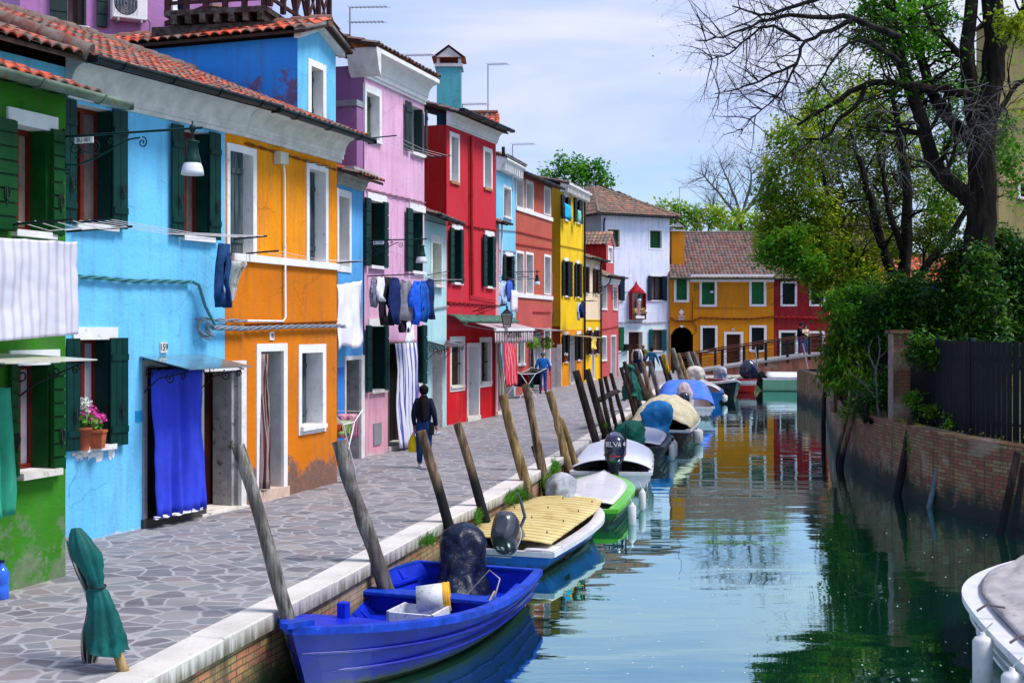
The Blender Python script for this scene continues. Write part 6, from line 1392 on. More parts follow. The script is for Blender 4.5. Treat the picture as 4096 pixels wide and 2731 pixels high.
def wrapped(top, waist, bot, Y, wt, ww, wb, mat, label, seed=0, second=None):
 r_ = random.Random(seed); A, W_, B_ = at(*top, Y), at(*waist, Y), at(*bot, Y); mb = MB(); secs = []; k = Y / FPX
 for j in range(27):
  t = j / 26
  if t < .42: s_ = t / .42; c = A.lerp(W_, s_); w = (wt * math.sin(min(1, s_ * 1.5 + .25) * math.pi * .5) * (1 - s_) + ww * s_ + wt * .35 * math.sin(s_ * math.pi))
  else: s_ = (t - .42) / .58; c = W_.lerp(B_, s_); w = ww + (wb - ww) * s_ ** .7
  ring = []
  for i in range(40):
   a = 2 * math.pi * i / 40; f_ = 1 + (.14 + .14 * t) * (math.sin(5 * a + seed + t * 3) * .6 + math.sin(11 * a + t * 6) * .35 + .4 * math.sin(2 * a + 5 * t)) * (.35 if .38 < t < .46 else 1)
   dz = 0 if t < .95 else math.sin(3 * a + seed) * .12 * k * 300
   ring.append(c + Vector((math.cos(a) * w * k * .5 * f_, math.sin(a) * w * k * .42 * f_, dz * .3)))
  for q in ring: q += (q - c) * ((abs(mnoise.noise(q * 7)) - .2) * .5 + mnoise.noise(q * 3) * .2)
  secs.append(ring)
 mb.loft(secs); o = mb.build('tied_cloth', mat, None, B_); return tag(o, label, 'cloth')
TEALC = paint('teal_canvas', (.003, .085, .08), .55, .35, 5, .3, local=True)
GY = at(430, 2640, 9.55); pole((400,2370),(520,2760),44,PT,'pale split pole in the near corner wrapped in teal and striped cloth', Y=9.6, kink=.5)
wrapped((306,2112),(390,2345),(440,2602),9.6,96,52,165,TEALC,'teal awning cloth tied around the pole in the near corner', 2)
rope_on('tie_cord', [at(390, 2345, 9.6) + Vector((math.cos(a) * .062, math.sin(a) * .062, .006 * math.sin(2 * a))) for a in [math.pi * i / 8 for i in range(17)]], 'dark cord knotted round the waist of the teal cloth', .007, mat=INK, cat='cord')
SC = stripes('awning_stripes', (.30, .27, .25), (.03, .06, .07), 14)
mb = MB(); k = 9.9 / FPX
def sc(a, b_):
 c = at(305 + 105 * min(b_, .45) * 1.6 - 30 * max(0, b_ - .45), 2150 + 520 * b_, 9.85); w = (58 + 20 * math.sin(b_ * 9) - 150 * max(0, b_ - .7)) * k; return c + Vector(((a - .55) * w * 1.3, .05 * math.sin(a * 19 + b_ * 4), .0))
mb.grid(sc, 30, 24); o = mb.build('striped_cloth', SC, None, at(340, 2640, 9.85)); solidify(o, .008); tag(o, 'beige and grey striped lining hanging behind the teal cloth', 'cloth')
wrapped((2512,1455),(2519,1485),(2527,1590),Yg + .2,36,26,78,paint('far_green_cloth', (.006, .09, .07), .6, .3, 5, .3),'dark green cloth bundle tied round a thin pole halfway down the quay', 6)
# LAMPS, SIGNS
LGLASS = paint('milky_lamp_glass', (.62, .62, .68), .2, .05, 3, .02, coat=.5)
def spiral(c, ex, ey, r0, turns, a0=0, n=22, dirn=1):
 return [Vector(c) + Vector(ex) * (r0 * (1 - i / n * .85) * math.cos(a0 + dirn * turns * 2 * math.pi * i / n)) + Vector(ey) * (r0 * (1 - i / n * .85) * math.sin(a0 + dirn * turns * 2 * math.pi * i / n)) for i in range(n + 1)]
def wall_lamp(F, mpx, epx, label, plate_=None, s=.60, Lf=None):
 u, v = F.uv(*mpx); base = F.pt(u, v, .02); n3 = Vector((F.n.x, F.n.y, 0)); k = (epx - CX) / FPX
 if Lf is None: Lf = (k * base.y - base.x) / (n3.x - k * n3.y)
 d = -n3 if Lf < 0 else n3; Lf = abs(Lf); end = base + d * Lf; up = Vector((0, 0, 1))
 o = thing('street_lamp', label, 'street lamp', base, 'wall bracket lamps along the street')
 mb = MB(); mb.tube([base, end + d * .12], .022 * s, 8); mb.tube([base - up * .62 * s, base + up * .08], .03 * s, 8); mb.build('arm', LAMPG, o)
 mb = MB(); r = .012 * s
 Pl = lambda x, z: base + d * (x * Lf) + up * (z * s)
 mb.tube([Pl(0, -.50), Pl(.1, -.52), Pl(.25, -.42), Pl(.42, -.22), Pl(.52, -.12), Pl(.60, -.10)], r * 1.3, 6)
 mb.tube(spiral(Pl(.62, -.19), d, up, .10 * s, 1.4, math.pi / 2, dirn=-1), r, 5)
 mb.tube(spiral(Pl(.09, -.24), d, up, .15 * s, 1.6, -math.pi / 2), r, 5); mb.tube(spiral(Pl(.24, -.20), d, up, .13 * s, 1.5, -math.pi / 3), r, 5); mb.tube(spiral(Pl(.37, -.14), d, up, .08 * s, 1.4, -math.pi / 3), r, 5); mb.tube(spiral(Pl(.46, -.09), d, up, .05 * s, 1.3, 0), r, 5); mb.tube(spiral(Pl(.03, -.62), d, up, .08 * s, 1.3, math.pi / 2), r, 5)
 mb.tube([Pl(.05, -.08), Pl(.18, -.30), Pl(.30, -.36)], r, 5); mb.build('scrollwork', LAMPG, o)
 mb = MB(); q = end
 def lathe(pr, m_): m_.loft([[q + Vector((math.cos(2 * math.pi * j / 20) * rr * s, math.sin(2 * math.pi * j / 20) * rr * s, z * s)) for j in range(20)] for z, rr in pr])
 lathe([(.13, .008), (.11, .02), (.08, .012), (.05, .045), (0, .055), (-.05, .045), (-.08, .02), (-.12, .035), (-.14, .02), (-.17, .032), (-.20, .025), (-.215, .11), (-.24, .115), (-.26, .085), (-.46, .115), (-.50, .13), (-.56, .145), (-.60, .15)], mb); mb.build('lamp_head', LAMPG, o)
 mb = MB(); lathe([(-.60, .148), (-.66, .172), (-.74, .19), (-.80, .195), (-.80, .18), (-.62, .13)], mb); g = mb.build('lamp_shade', LGLASS, o)
 if plate_:
  mb = MB(); a = base + d * .17 - up * .09; side = d.cross(up); side = side if side.y < 0 else -side
  c0 = a + side * .03; mb.hexa([c0 + d * x + up * z + side * y for z in (0, .065) for x, y in ((0, 0), (.24, 0), (.24, .01), (0, .01))]); pp = mb.build('number_plate', WHITE, o)
  cu = bpy.data.curves.new('l', 'FONT'); cu.body = plate_; cu.size = .06; cu.extrude = .001; cu.align_x = 'CENTER'; cu.align_y = 'CENTER'; ob = bpy.data.objects.new('l', cu); me = bpy.data.meshes.new_from_object(ob); bpy.data.objects.remove(ob)
  mb = MB(); ex = d if d.cross(up).dot(side) > 0 else -d; cc_ = c0 + d * .12 + up * .033 + side * .013; ex = d if (d.x > 0) else -d
  mb.add([cc_ + ex * q_.co.x + up * q_.co.y + side * q_.co.z for q_ in me.vertices], [tuple(p_.vertices) for p_ in me.polygons]); mb.build('lettering', INK, pp)
 return o
wall_lamp(Fg, (251, 548), 770, 'green iron street lamp reaching out over the light blue house, plate BU 001', 'BU 001')
wall_lamp(F4.off(0.0), (1462, 962), 1686, 'green iron street lamp on the pink house with plate BU N04', 'BU N04')
wall_lamp(F8, (1993, 1088), 2148, 'green iron street lamp before the brick red house', 'BU N05' if False else None)
wall_lamp(F12, (2447, 1168), 2557, 'green street lamp on the small red house, hanging in front of the wall shrine')
mbx = None
F14l = Fac(F14.pt(F14.u(2779), 0, 0), F14.pt(F14.u(2779), 0, .5));
def frontal_lamp():
 Fq = Fac(F14.pt(F14.u(2779), 0, .18), F14.pt(F14.u(2779), 0, 1.18)); return wall_lamp(Fq, (2779, 1140), 2840, 'green street lamp in front of the middle green shutter of the wide orange house', None, .6, -1.05 if Fq.n.x < 0 else 1.05)
frontal_lamp()
base = F6.pt(F6.u(1888), F6.uv(1888, 1243)[1], .02); n3 = Vector((F6.n.x, F6.n.y, 0)); t3 = Vector((F6.t.x, F6.t.y, 0)); up = Vector((0, 0, 1))
lt = thing('lantern', 'black four sided lantern above the striped shop awning', 'lantern', base); tip = base + n3 * 1.05 + up * .18
mb = MB(); mb.tube([base - up * .02, base + n3 * .5 + up * .1, tip], .016, 6); mb.tube(spiral(base + n3 * .25 + up * .0, n3, up, .12, 1.5, -math.pi / 2), .01, 5); mb.tube([base + n3 * .1 - up * .12, base + n3 * .6 + up * .05, tip], .01, 5); mb.build('arm', IRON, lt)
mb = MB(); c = tip - up * .12
for a_, b_, z0, z1 in ((.02, .18, .0, -.16),):
 mb.add([c + Vector((sx * a_, sy * a_, z0)) for sx, sy in ((-1, -1), (1, -1), (1, 1), (-1, 1))] + [c + Vector((sx * b_, sy * b_, z1)) for sx, sy in ((-1, -1), (1, -1), (1, 1), (-1, 1))], [(0, 1, 2, 3), (0, 4, 5, 1), (1, 5, 6, 2), (2, 6, 7, 3), (3, 7, 4, 0), (7, 6, 5, 4)])
for sx, sy in ((-1, -1), (1, -1), (1, 1), (-1, 1)): mb.tube([c + Vector((sx * .16, sy * .16, -.16)), c + Vector((sx * .10, sy * .10, -.50))], .012, 4)
mb.box(c.x - .11, c.x + .11, c.y - .11, c.y + .11, c.z - .53, c.z - .50); mb.tube([c + up * .0, c + up * .07], .03, 8); mb.build('frame', IRON, lt)
mb = MB(); mb.add([c + Vector((sx * .15, sy * .15, -.17)) for sx, sy in ((-1, -1), (1, -1), (1, 1), (-1, 1))] + [c + Vector((sx * .095, sy * .095, -.49)) for sx, sy in ((-1, -1), (1, -1), (1, 1), (-1, 1))], [(0, 1, 2, 3), (0, 4, 5, 1), (1, 5, 6, 2), (2, 6, 7, 3), (3, 7, 4, 0), (7, 6, 5, 4)]); mb.build('glass', paint('lantern_glass', (.30, .24, .2), .1, .1), lt)
plate(B, (638, 1369, 665, 1411), '159', .13, bg=paint('cream_ceramic', (.66, .62, .6)), sx=.8); plate(O, (1076, 1327, 1093, 1360), '145', .11, sx=.62)
u0, u1, v0, v1 = O.rect((1093, 606, 1124, 655)); mb = MB(); mb.fbox(F2, u0, u1, v0, v1, .002, .14); bevel(mb.build('junction_box', paint('cream_box', (.55, .52, .42), .6), O.o), .01)
kf = O.F; pipe(O, [(1124, 660), (1127, 700), (1131, 1270), (1120, 1285), (976, 1283)], .018, .05, WHITE, 'conduit')
GC2 = paint('grey_blue_cable', (.20, .24, .30), .5, .2, 10, .1); cable(O, [(974, 1313), (1150, 1306), (1345, 1303), (1365, 1305)], .016, 3, .07, GC2)
cable(O, [(976, 1298), (1345, 1285)], .012, 1, .02, OC); cable(O, [(976, 573), (1345, 680)], .012, 2, .02, OC)
k_ = B.F; B.F = F1; TC = paint('teal_cable', (.06, .22, .25), .5, .2, 8, .1)
cable(B, [(262, 1104), (400, 1112), (520, 1124), (640, 1124), (752, 1128)], .014, 3, .05, TC); cable(B, [(752, 1128), (775, 1140), (800, 1225), (848, 1312)], .024, 1, .09, TC)
cable(B, [(772, 1275), (790, 1276), (972, 1284)], .014, 2, .06, GC2); cable(B, [(776, 1280), (772, 1310), (785, 1335), (815, 1352)], .018, 3, .09, GC2); cable(B, [(830, 1310), (900, 1312), (972, 1314)], .018, 4, .09, GC2); cable(B, [(812, 1290), (800, 1318), (828, 1340)], .018, 2, .11, GC2)
u0, u1, v0, v1 = B.rect((541, 1644, 567, 1686)); mb = MB(); mb.fbox(F1, u0, u1, v0, v1, .002, .015); pl = mb.build('enamel_sign', paint('blue_enamel', (.02, .25, .55), .3), B.o); B.F = k_
CGL = paint('grey_polycarbonate', (.12, .20, .24), .15, .2, 3, .02, coat=.5)
def canopy(F, a, b_, v, drop, proj, mat, label, H=None):
 """a, b_: pixel x of the two ends on the wall"""
 u0, u1 = F.u(a), F.u(b_); o = thing('door_canopy', label, 'canopy', F.pt((u0 + u1) / 2, v, 0)); mb = MB()
 mb.hexa([F.pt(u0, v - .012, 0.01), F.pt(u0, v - drop - .012, proj), F.pt(u1, v - drop - .012, proj), F.pt(u1, v - .012, .01), F.pt(u0, v, 0.01), F.pt(u0, v - drop, proj), F.pt(u1, v - drop, proj), F.pt(u1, v, .01)]); mb.build('sheet', mat, o)
 for uu in (u0 + .08, u1 - .08):
  mb = MB(); n3 = Vector((F.n.x, F.n.y, 0)); up = Vector((0, 0, 1)); c = F.pt(uu, v, 0)
  mb.tube([c - up * .02, c + n3 * proj * .9 - up * (drop + .04)], .01, 5); mb.tube([c - up * .02, c - up * .55], .012, 5); mb.tube([c - up * .5, c + n3 * proj * .3 - up * .3, c + n3 * proj * .85 - up * (drop + .05)], .01, 5)
  mb.tube(spiral(c + n3 * .13 - up * .22, n3, up, .11, 1.4), .009, 5); mb.tube(spiral(c + n3 * proj * .55 - up * (drop + .13), n3, up, .08, 1.4, 2), .009, 5); mb.tube(spiral(c + n3 * proj * .8 - up * (drop + .11), n3, up, .05, 1.3), .009, 5); mb.build('bracket', IRON, o)
 return o
canopy(F1, 556, 815, F1.uv(556, 1424)[1], .16, .85, CGL, 'smoky glass canopy on iron scrolls over the blue door curtain')
canopy(Fg, -320, 70, Fg.uv(0, 1415)[1], .05, 1.0, paint('cream_canopy_sheet', (.5, .48, .4), .3), 'cream sheet canopy with scroll bracket over the door of the green house')
canopy(F5, 1706, 1782, F5.uv(1706, 1362)[1], .15, .6, CGL, 'small glass canopy over the graffiti covered door of the pale turquoise house')
canopy(F9, 2114, 2170, F9.uv(2114, 1312)[1], .1, 1.0, GREYM, 'grey canopy over the white striped curtain of the brick red house')
canopy(F8, 2008, 2060, F8.uv(2008, 1300)[1], .2, .9, CGL, 'grey canopy beside the shop awning on the azure house')
canopy(F10, 2274, 2305, F10.uv(2274, 1340)[1], .12, 1.3, paint('tan_canopy', (.3, .24, .14)), 'tan sheet canopy over the door of the yellow house')
u0, u1 = F6.u(1847), F6.L + .58; va = F6.uv(1847, 1281)[1]; PRJ = .95
aw = thing('shop_awning', 'maroon and white striped awning lettered DA FORNER on the red house', 'awning', F6.pt((u0 + u1) / 2, va, 0))
AWS = stripes('awning_maroon_stripes', (.62, .56, .60), (.16, .02, .03), 26, .55)
mb = MB(); mb.grid(lambda a, b_: F6.pt(u0 + (u1 - u0) * a, va - .22 * b_, .06 + PRJ * b_), 26, 3); o = mb.build('fabric', AWS, aw); solidify(o, .006)
mb = MB(); mb.fbox(F6, u0, u1, va - .30, va - .22, PRJ + .02, PRJ + .09); mb.build('front_bar', WHITE, aw)
mb = MB(); mb.grid(lambda a, b_: F6.pt(u0 + (u1 - u0) * a, va - .30 - (.30 + .07 * abs(math.sin(a * 26 * math.pi / 2))) * b_, PRJ + .05 + .01 * math.sin(a * 60)), 104, 3); vl = mb.build('valance', AWS, aw); solidify(vl, .005)
text_on(vl, 'DA FORNER', F6, u0 + (u1 - u0) * .46, va - .42, PRJ + .075, .27, INK, sx=.86)
mb = MB()
for uu in (u0 + .05, u1 - .9): mb.tube([F6.pt(uu, va - .12, .02), F6.pt(uu + .3, va - .22, PRJ * .5), F6.pt(uu, va - .26, PRJ)], .02, 6); mb.tube([F6.pt(uu, va - .05, .03), F6.pt(uu + .2, va - .05, .03)], .06, 8)
mb.build('folding_arm', GREYM, aw)
# CURTAINS, LAUNDRY
def drape(name, label, cat, F, pxl, pxr, d, mat, folds=9, amp=.05, flare=.0, nv=16, wave=.03, group=None, th=.006, gather=0.0, z=None, seed=0, bottom=None):
 """cloth hanging on a line parallel to the facade at distance d: pxl/pxr = (x, ytop, ybottom)"""
 (ul, vt), (_, vb) = F.uv(pxl[0], pxl[1], d), F.uv(pxl[0], pxl[2], d); (ur, vt2), (_, vb2) = F.uv(pxr[0], pxr[1], d), F.uv(pxr[0], pxr[2], d)
 r_ = random.Random(seed); ph = [r_.uniform(0, 6) for _ in range(4)]
 def P(a, b_):
  aa = a + gather * math.sin(a * math.pi * 2) * 0
  u = ul + (ur - ul) * (a if not gather else .5 + (a - .5) * (1 - gather * (1 - b_) )); t_ = vt + (vt2 - vt) * a; bt = vb + (vb2 - vb) * a
  v = t_ + (bt - t_) * b_ + (bottom(a) * b_ if bottom else 0) - wave * abs(math.sin(a * folds * math.pi)) * (1 - b_) * .3
  w = amp * (.35 + .65 * b_) * (math.sin(a * folds * 2 * math.pi + ph[0] + b_ * .8) * .6 + math.sin(a * folds * .73 * 2 * math.pi + ph[1] - b_ * 2) * .4) + flare * b_
  return F.pt(u, v, d + w)
 P0_ = P
 def P(a, b_): q = P0_(a, b_); q2 = Vector((a * folds * .9, b_ * 2.2, seed + pxl[0] * .1)); return q + Vector((F.n.x, F.n.y, 0)) * (amp * (1.1 * mnoise.noise(q2) + .5 * (abs(mnoise.noise(q2 * 2.3)) - .2))) + Vector((F.t.x, F.t.y, 0)) * (amp * .6 * b_ * mnoise.noise(q2 * .7 + Vector((9, 0, 0))))
 mb = MB(); mb.grid(P, max(24, int(folds * 10)), nv); org = F.pt((ul + ur) / 2, vt, d); o = mb.build(name, mat, None, org); solidify(o, th); return tag(o, label, cat, group)
CB = paint('royal_blue_curtain', (.035, .06, .62), .8, .25, 2, .1); WCL = paint('white_cotton', (.72, .70, .80), .85, .06, 6, .2, local=True)
drape('door_curtain', 'royal blue door curtain with white fringe hanging in the light blue doorway', 'curtain', F1, (612, 1478, 2070), (806, 1470, 2030), .16, CB, 5, .06, .06)
drape('curtain_fringe', None, None, F1, (618, 2066, 2078), (810, 2028, 2040), .235, WCL, 5, .04).parent = None
bpy.data.objects['curtain_fringe']['label'] = 'white fringe along the hem of the royal blue door curtain'; bpy.data.objects['curtain_fringe']['category'] = 'fringe'
CG = paint('sea_green_curtain', (.03, .30, .19), .8, .25, 2, .1); drape('door_curtain', 'sea green door curtain at the left edge before the green house', 'curtain', Fg, (-130, 1548, 2090), (47, 1548, 2055), .3, CG, 4, .06, .05)
BSC = stripes('brown_curtain_stripes', (.36, .27, .27), (.09, .02, .015), 9, .5); drape('door_curtain', 'brown striped curtain gathered at the left of the orange house door', 'curtain', F2, (1036, 1415, 1955), (1078, 1412, 1955), .02, BSC, 5, .06, .02, gather=.35)
BWS = stripes('navy_white_stripes', (.72, .72, .80), (.08, .09, .36), 10, .55); drape('door_curtain', 'navy and white striped curtain before the pink house door', 'curtain', F4, (1582, 1372, 1792), (1664, 1368, 1772), .16, BWS, 5, .06, .10)
RSC = stripes('red_white_curtain', (.62, .02, .05), (.75, .25, .3), 16, .7); drape('door_curtain', 'red striped curtain beside the shop under the awning', 'curtain', F8, (2012, 1343, 1548), (2060, 1343, 1535), .5, RSC, 7, .08, .1)
GSC = stripes('cream_grey_curtain', (.40, .36, .30), (.16, .13, .1), 8, .6); drape('door_curtain', 'beige grey curtain in the sliver of pink house', 'curtain', F7, (1986, 1349, 1620), (2003, 1355, 1610), .25, GSC, 4, .06, .15)
WSC = stripes('white_brown_curtain', (.62, .6, .58), (.28, .22, .2), 9, .75); drape('door_curtain', 'white curtain with thin brown stripes before the brick red house door', 'curtain', F9, (2132, 1335, 1552), (2168, 1335, 1548), .15, WSC, 6, .05, .05)
m, nt, b = newmat('white_ribbed_blanket'); uv = NN(nt, 'ShaderNodeUVMap', uv_map='UVMap').outputs[0]; x = NN(nt, 'ShaderNodeSeparateXYZ', i_Vector=uv).outputs
s1 = mth(nt, 'SINE', mth(nt, 'MULTIPLY', x[0], 120)); s2 = mth(nt, 'SINE', mth(nt, 'MULTIPLY', x[1], 300)); nn = NN(nt, 'ShaderNodeTexNoise', i_Vector=scl(nt, POS(nt), (14, 14, 9)), i_Scale=1.0, i_Detail=3.0).outputs[0]
lk(nt, mixc(nt, NN(nt, 'ShaderNodeMapRange', i_Value=s1, i_1=.1, i_2=.9).outputs[0], (.56, .54, .63), (.44, .41, .48)), b.inputs['Base Color']); b.inputs['Roughness'].default_value = .9
bump(nt, b, mth(nt, 'ADD', mth(nt, 'MULTIPLY', s1, .3), mth(nt, 'MULTIPLY', nn, .5)), .5, .015)
drape('blanket', 'large white ribbed fringed blanket hung over a line below the upper green window', 'blanket', Fg, (-420, 925, 1400), (312, 967, 1336), .62, m, 6, .035, .02, 30, th=.02)
def rack(F, px, L, label, n=4, w=None, d=0.0):
 u, v = F.uv(*px); o = thing('drying_rack', label, 'drying rack', F.pt(u, v, 0)); w = w or 1.5; mb = MB()
 for uu in (u, u + w): mb = MB(); mb.tube([F.pt(uu, v, 0), F.pt(uu, v + .03, L)], .014, 6); mb.build('arm', GUTTER, o)
 mb = MB()
 for k in range(n): dd = L * (k + 1) / n - .05; mb.tube([F.pt(u - .0, v + .03, dd), F.pt(u + w / 2, v - .03, dd), F.pt(u + w, v + .03, dd)], .004, 4)
 mb.build('line', paint('white_cord', (.6, .58, .62)), o); return o
rack(Fg, (20, 900), .85, 'dark drying rack with lines under the upper green window', w=Fg.L - Fg.u(20) + .02)
rack(F1, (292, 893), .62, 'thin clothes lines strung under the upper windows of the light blue house', w=F1.u(930) - F1.u(292))
rack(F2, (985, 1014), .55, 'thin clothes line strung over the sill band of the orange house', w=F2.L - F2.u(985), n=2)
rack(F4, (1462, 555), .7, 'white lines stretched between the upper windows of the pink house', w=F4.L - .2); rack(F4, (1470, 1105), 1.05, 'wooden rack with coloured pegs between the middle windows of the pink house', w=F4.L - .3)
drape('bed_sheet', 'plain white sheet hanging before the narrow blue house', 'sheet', F3, (1352, 1138, 1400), (1448, 1122, 1375), .35, WCL, 3, .04, .02, bottom=lambda a: .05 * math.sin(a * 7))
def garment(F, px, d, kind, mat, label, name=None, group='laundry on the lines', seed=0, rot=0.0):
 """px = (x0, ytop, x1, ybottom)"""
 u0, vt = F.uv(px[0], px[1], d); vb = F.uv(px[0], px[3], d)[1]; u1 = F.u(px[2], d); w, h = u1 - u0, vt - vb; r_ = random.Random(seed + px[0])
 O_ = {'shirt': [(.28, 0), (.40, .05), (.60, .05), (.72, 0), (.98, .22), (1.0, .62), (.84, .64), (.78, .32), (.80, 1.0), (.20, .97), (.22, .32), (.15, .60), (0, .58), (.03, .22)],
    'tshirt': [(.22, 0), (.38, .06), (.62, .06), (.78, 0), (1.0, .30), (.84, .42), (.78, .32), (.82, 1.0), (.16, .98), (.2, .34), (.14, .44), (0, .32)],
    'trousers': [(.05, 0), (.95, 0), (1.0, .3), (.92, 1.0), (.66, 1.0), (.56, .34), (.46, .35), (.32, .98), (.06, 1.0), (0, .3)],
    'cloth': [(0, 0), (1, .02), (.97, .5), (1.0, 1), (.5, .96), (.02, 1), (.04, .5)]}[kind]
 bmm = bmesh.new(); vs_ = [bmm.verts.new((x, 0, y)) for x, y in O_]; f = bmm.faces.new(vs_); bmesh.ops.triangulate(bmm, faces=[f]); bmesh.ops.subdivide_edges(bmm, edges=bmm.edges[:], cuts=3, use_grid_fill=True)
 bmm.verts.ensure_lookup_table(); pts = []; ph = r_.uniform(0, 6)
 for q in bmm.verts: x, y = q.co.x, q.co.z; pts.append(F.pt(u0 + w * x, vt - h * y, d + (.05 * math.sin(x * 15 + ph + 1.5 * y) + .03 * math.sin(x * 27 - y * 4)) * (.3 + y)))
 fs = [tuple(v_.index for v_ in f_.verts) for f_ in bmm.faces]; bmm.verts.index_update(); fs = [tuple(v_.index for v_ in f_.verts) for f_ in bmm.faces]; bmm.free()
 mb = MB(); mb.add(pts, fs, smooth=True); o = mb.build(name or kind, mat, None, F.pt((u0 + u1) / 2, vt, d)); solidify(o, .018); return tag(o, label, 'garment' if kind != 'cloth' else 'cloth', group)
JN = paint('blue_jeans_cloth', (.012, .05, .16), .9, .4, 12, .3, local=True); BK = paint('black_cloth', (.012, .010, .016), .9, .3, 8, .3, local=True); GYC = paint('grey_cloth', (.24, .23, .28), .9, .3, 8, .3, local=True)
BLC = paint('blue_cloth', (.01, .10, .68), .8, .4, 5, .3, local=True); NVC = paint('navy_cloth', (.008, .02, .10), .9, .3, 8, .3, local=True); PTC = paint('patterned_cloth', (.22, .22, .32), .9, .6, 30, .3, dirt=(.04, .04, .08), dirtk=.42, local=True); LBC = paint('pale_blue_cloth', (.30, .45, .75), .8, .5, 20, .3, dirt=(.65, .68, .8), dirtk=.42, local=True)
garment(F1, (872, 972, 924, 1230), .45, 'trousers', JN, 'blue jeans hanging between the light blue and orange houses', 'jeans')
garment(F4, (1480, 1108, 1512, 1230), .75, 'shirt', PTC, 'grey patterned shirt leftmost on the pink house line', 'shirt'); garment(F4, (1510, 1105, 1535, 1205), .8, 'tshirt', WCL, 'white top next to the grey patterned shirt', 'shirt')
garment(F4, (1526, 1106, 1572, 1302), .75, 'trousers', BK, 'black trousers hanging beside the white top', 'trousers'); garment(F4, (1556, 1108, 1602, 1300), .85, 'shirt', NVC, 'long dark navy dress between black trousers and grey shirt', 'dress')
garment(F4, (1596, 1116, 1652, 1284), .8, 'tshirt', GYC, 'grey tee shirt in the middle of the pink house line', 'shirt'); garment(F4, (1600, 1275, 1625, 1330), .75, 'cloth', BK, 'small black cloth below the grey tee shirt', 'cloth')
garment(F4, (1640, 1122, 1692, 1302), .85, 'shirt', BLC, 'bright royal blue shirt on the pink house line', 'shirt'); garment(F4, (1676, 1122, 1712, 1290), .85, 'shirt', paint('mid_blue_cloth', (.01, .09, .4), .8, .4, 5, .3), 'darker blue shirt right of the bright one', 'shirt')
garment(F4, (1700, 1114, 1738, 1278), .85, 'shirt', NVC, 'navy shirt rightmost on the pink house line', 'shirt'); garment(F4, (1624, 1290, 1655, 1372), .8, 'cloth', WCL, 'white towel hanging lowest over the striped curtain', 'towel')
garment(F8, (1978, 1125, 2002, 1178), .8, 'tshirt', WCL, 'white tee shirt leftmost before the azure house', 'shirt'); garment(F8, (1998, 1122, 2030, 1222), 1.0, 'shirt', LBC, 'pale blue checked shirt before the azure house', 'shirt'); garment(F8, (2026, 1120, 2050, 1208), 1.1, 'shirt', paint('denim_blue_cloth', (.05, .12, .5), .8, .4, 8, .3), 'denim blue shirt before the azure house', 'shirt'); garment(F8, (2047, 1160, 2068, 1248), 1.2, 'cloth', WCL, 'white towel rightmost before the azure house', 'towel')
garment(F10, (2308, 1208, 2322, 1282), .7, 'shirt', LBC, 'pale blue shirt outside the yellow house', 'shirt'); garment(F10, (2322, 1204, 2336, 1272), .8, 'shirt', NVC, 'navy shirt outside the yellow house', 'shirt')
garment(F10, (2258, 812, 2284, 870), .35, 'cloth', paint('turquoise_cloth', (.02, .38, .62), .8), 'turquoise cloth hanging from the top window of the yellow house', 'cloth'); garment(F10, (2312, 840, 2322, 888), .35, 'cloth', paint('mint_cloth', (.15, .5, .4), .8), 'mint cloth in the second top window of the yellow house', 'cloth')
rack(F8, (1990, 1112), 1.2, 'wooden laundry rack above the awning on the azure house', w=1.6, n=3); rack(F10, (2300, 1205), .9, 'thin rods with laundry outside the yellow house', w=.8, n=2); rack(F11, (2340, 1172), .8, 'clothes rods under the cream house windows', w=2.0, n=2)
drape('yellow_bag', 'yellow cloth bag hanging at the door of the cream and yellow house', 'bag', F11, (2366, 1345, 1395), (2384, 1347, 1398), .35, paint('pale_yellow_cloth', (.8, .6, .1), .8, .3, 8), 3, .06)
# SMALL STREET THINGS
def sphere_leaves(mb, c, r, n, size, rr, flat=.8):
 for _ in range(n):
  d = Vector((rr.gauss(0, 1), rr.gauss(0, 1), rr.gauss(0, 1))); d.normalize(); p = Vector(c) + d * r * rr.uniform(.55, 1)
  nrm = (d + Vector((rr.uniform(-.6, .6), rr.uniform(-.6, .6), rr.uniform(-.2, .8)))).normalized(); a = nrm.orthogonal().normalized(); a.rotate(Matrix.Rotation(rr.uniform(0, 6.28), 3, nrm)); b_ = nrm.cross(a); s_ = size * rr.uniform(.7, 1.3)
  mb.add([p - a * s_ * .5, p + b_ * s_ * .35, p + a * s_ * .5 + nrm * s_ * .1, p - b_ * s_ * .35], [(0, 1, 2, 3)])
PINKF = leafmat('magenta_petals', [(.55, .01, .22), (.75, .05, .40), (.80, .18, .55)], .3); WHITEF = leafmat('white_petals', [(.7, .7, .66), (.8, .8, .78)], .3); GLF = leafmat('pot_leaves', [(.02, .10, .01), (.06, .22, .02), (.15, .35, .04)], .3); TP = paint('terracotta_pot', (.42, .10, .05), .8, .2, 8, .2)
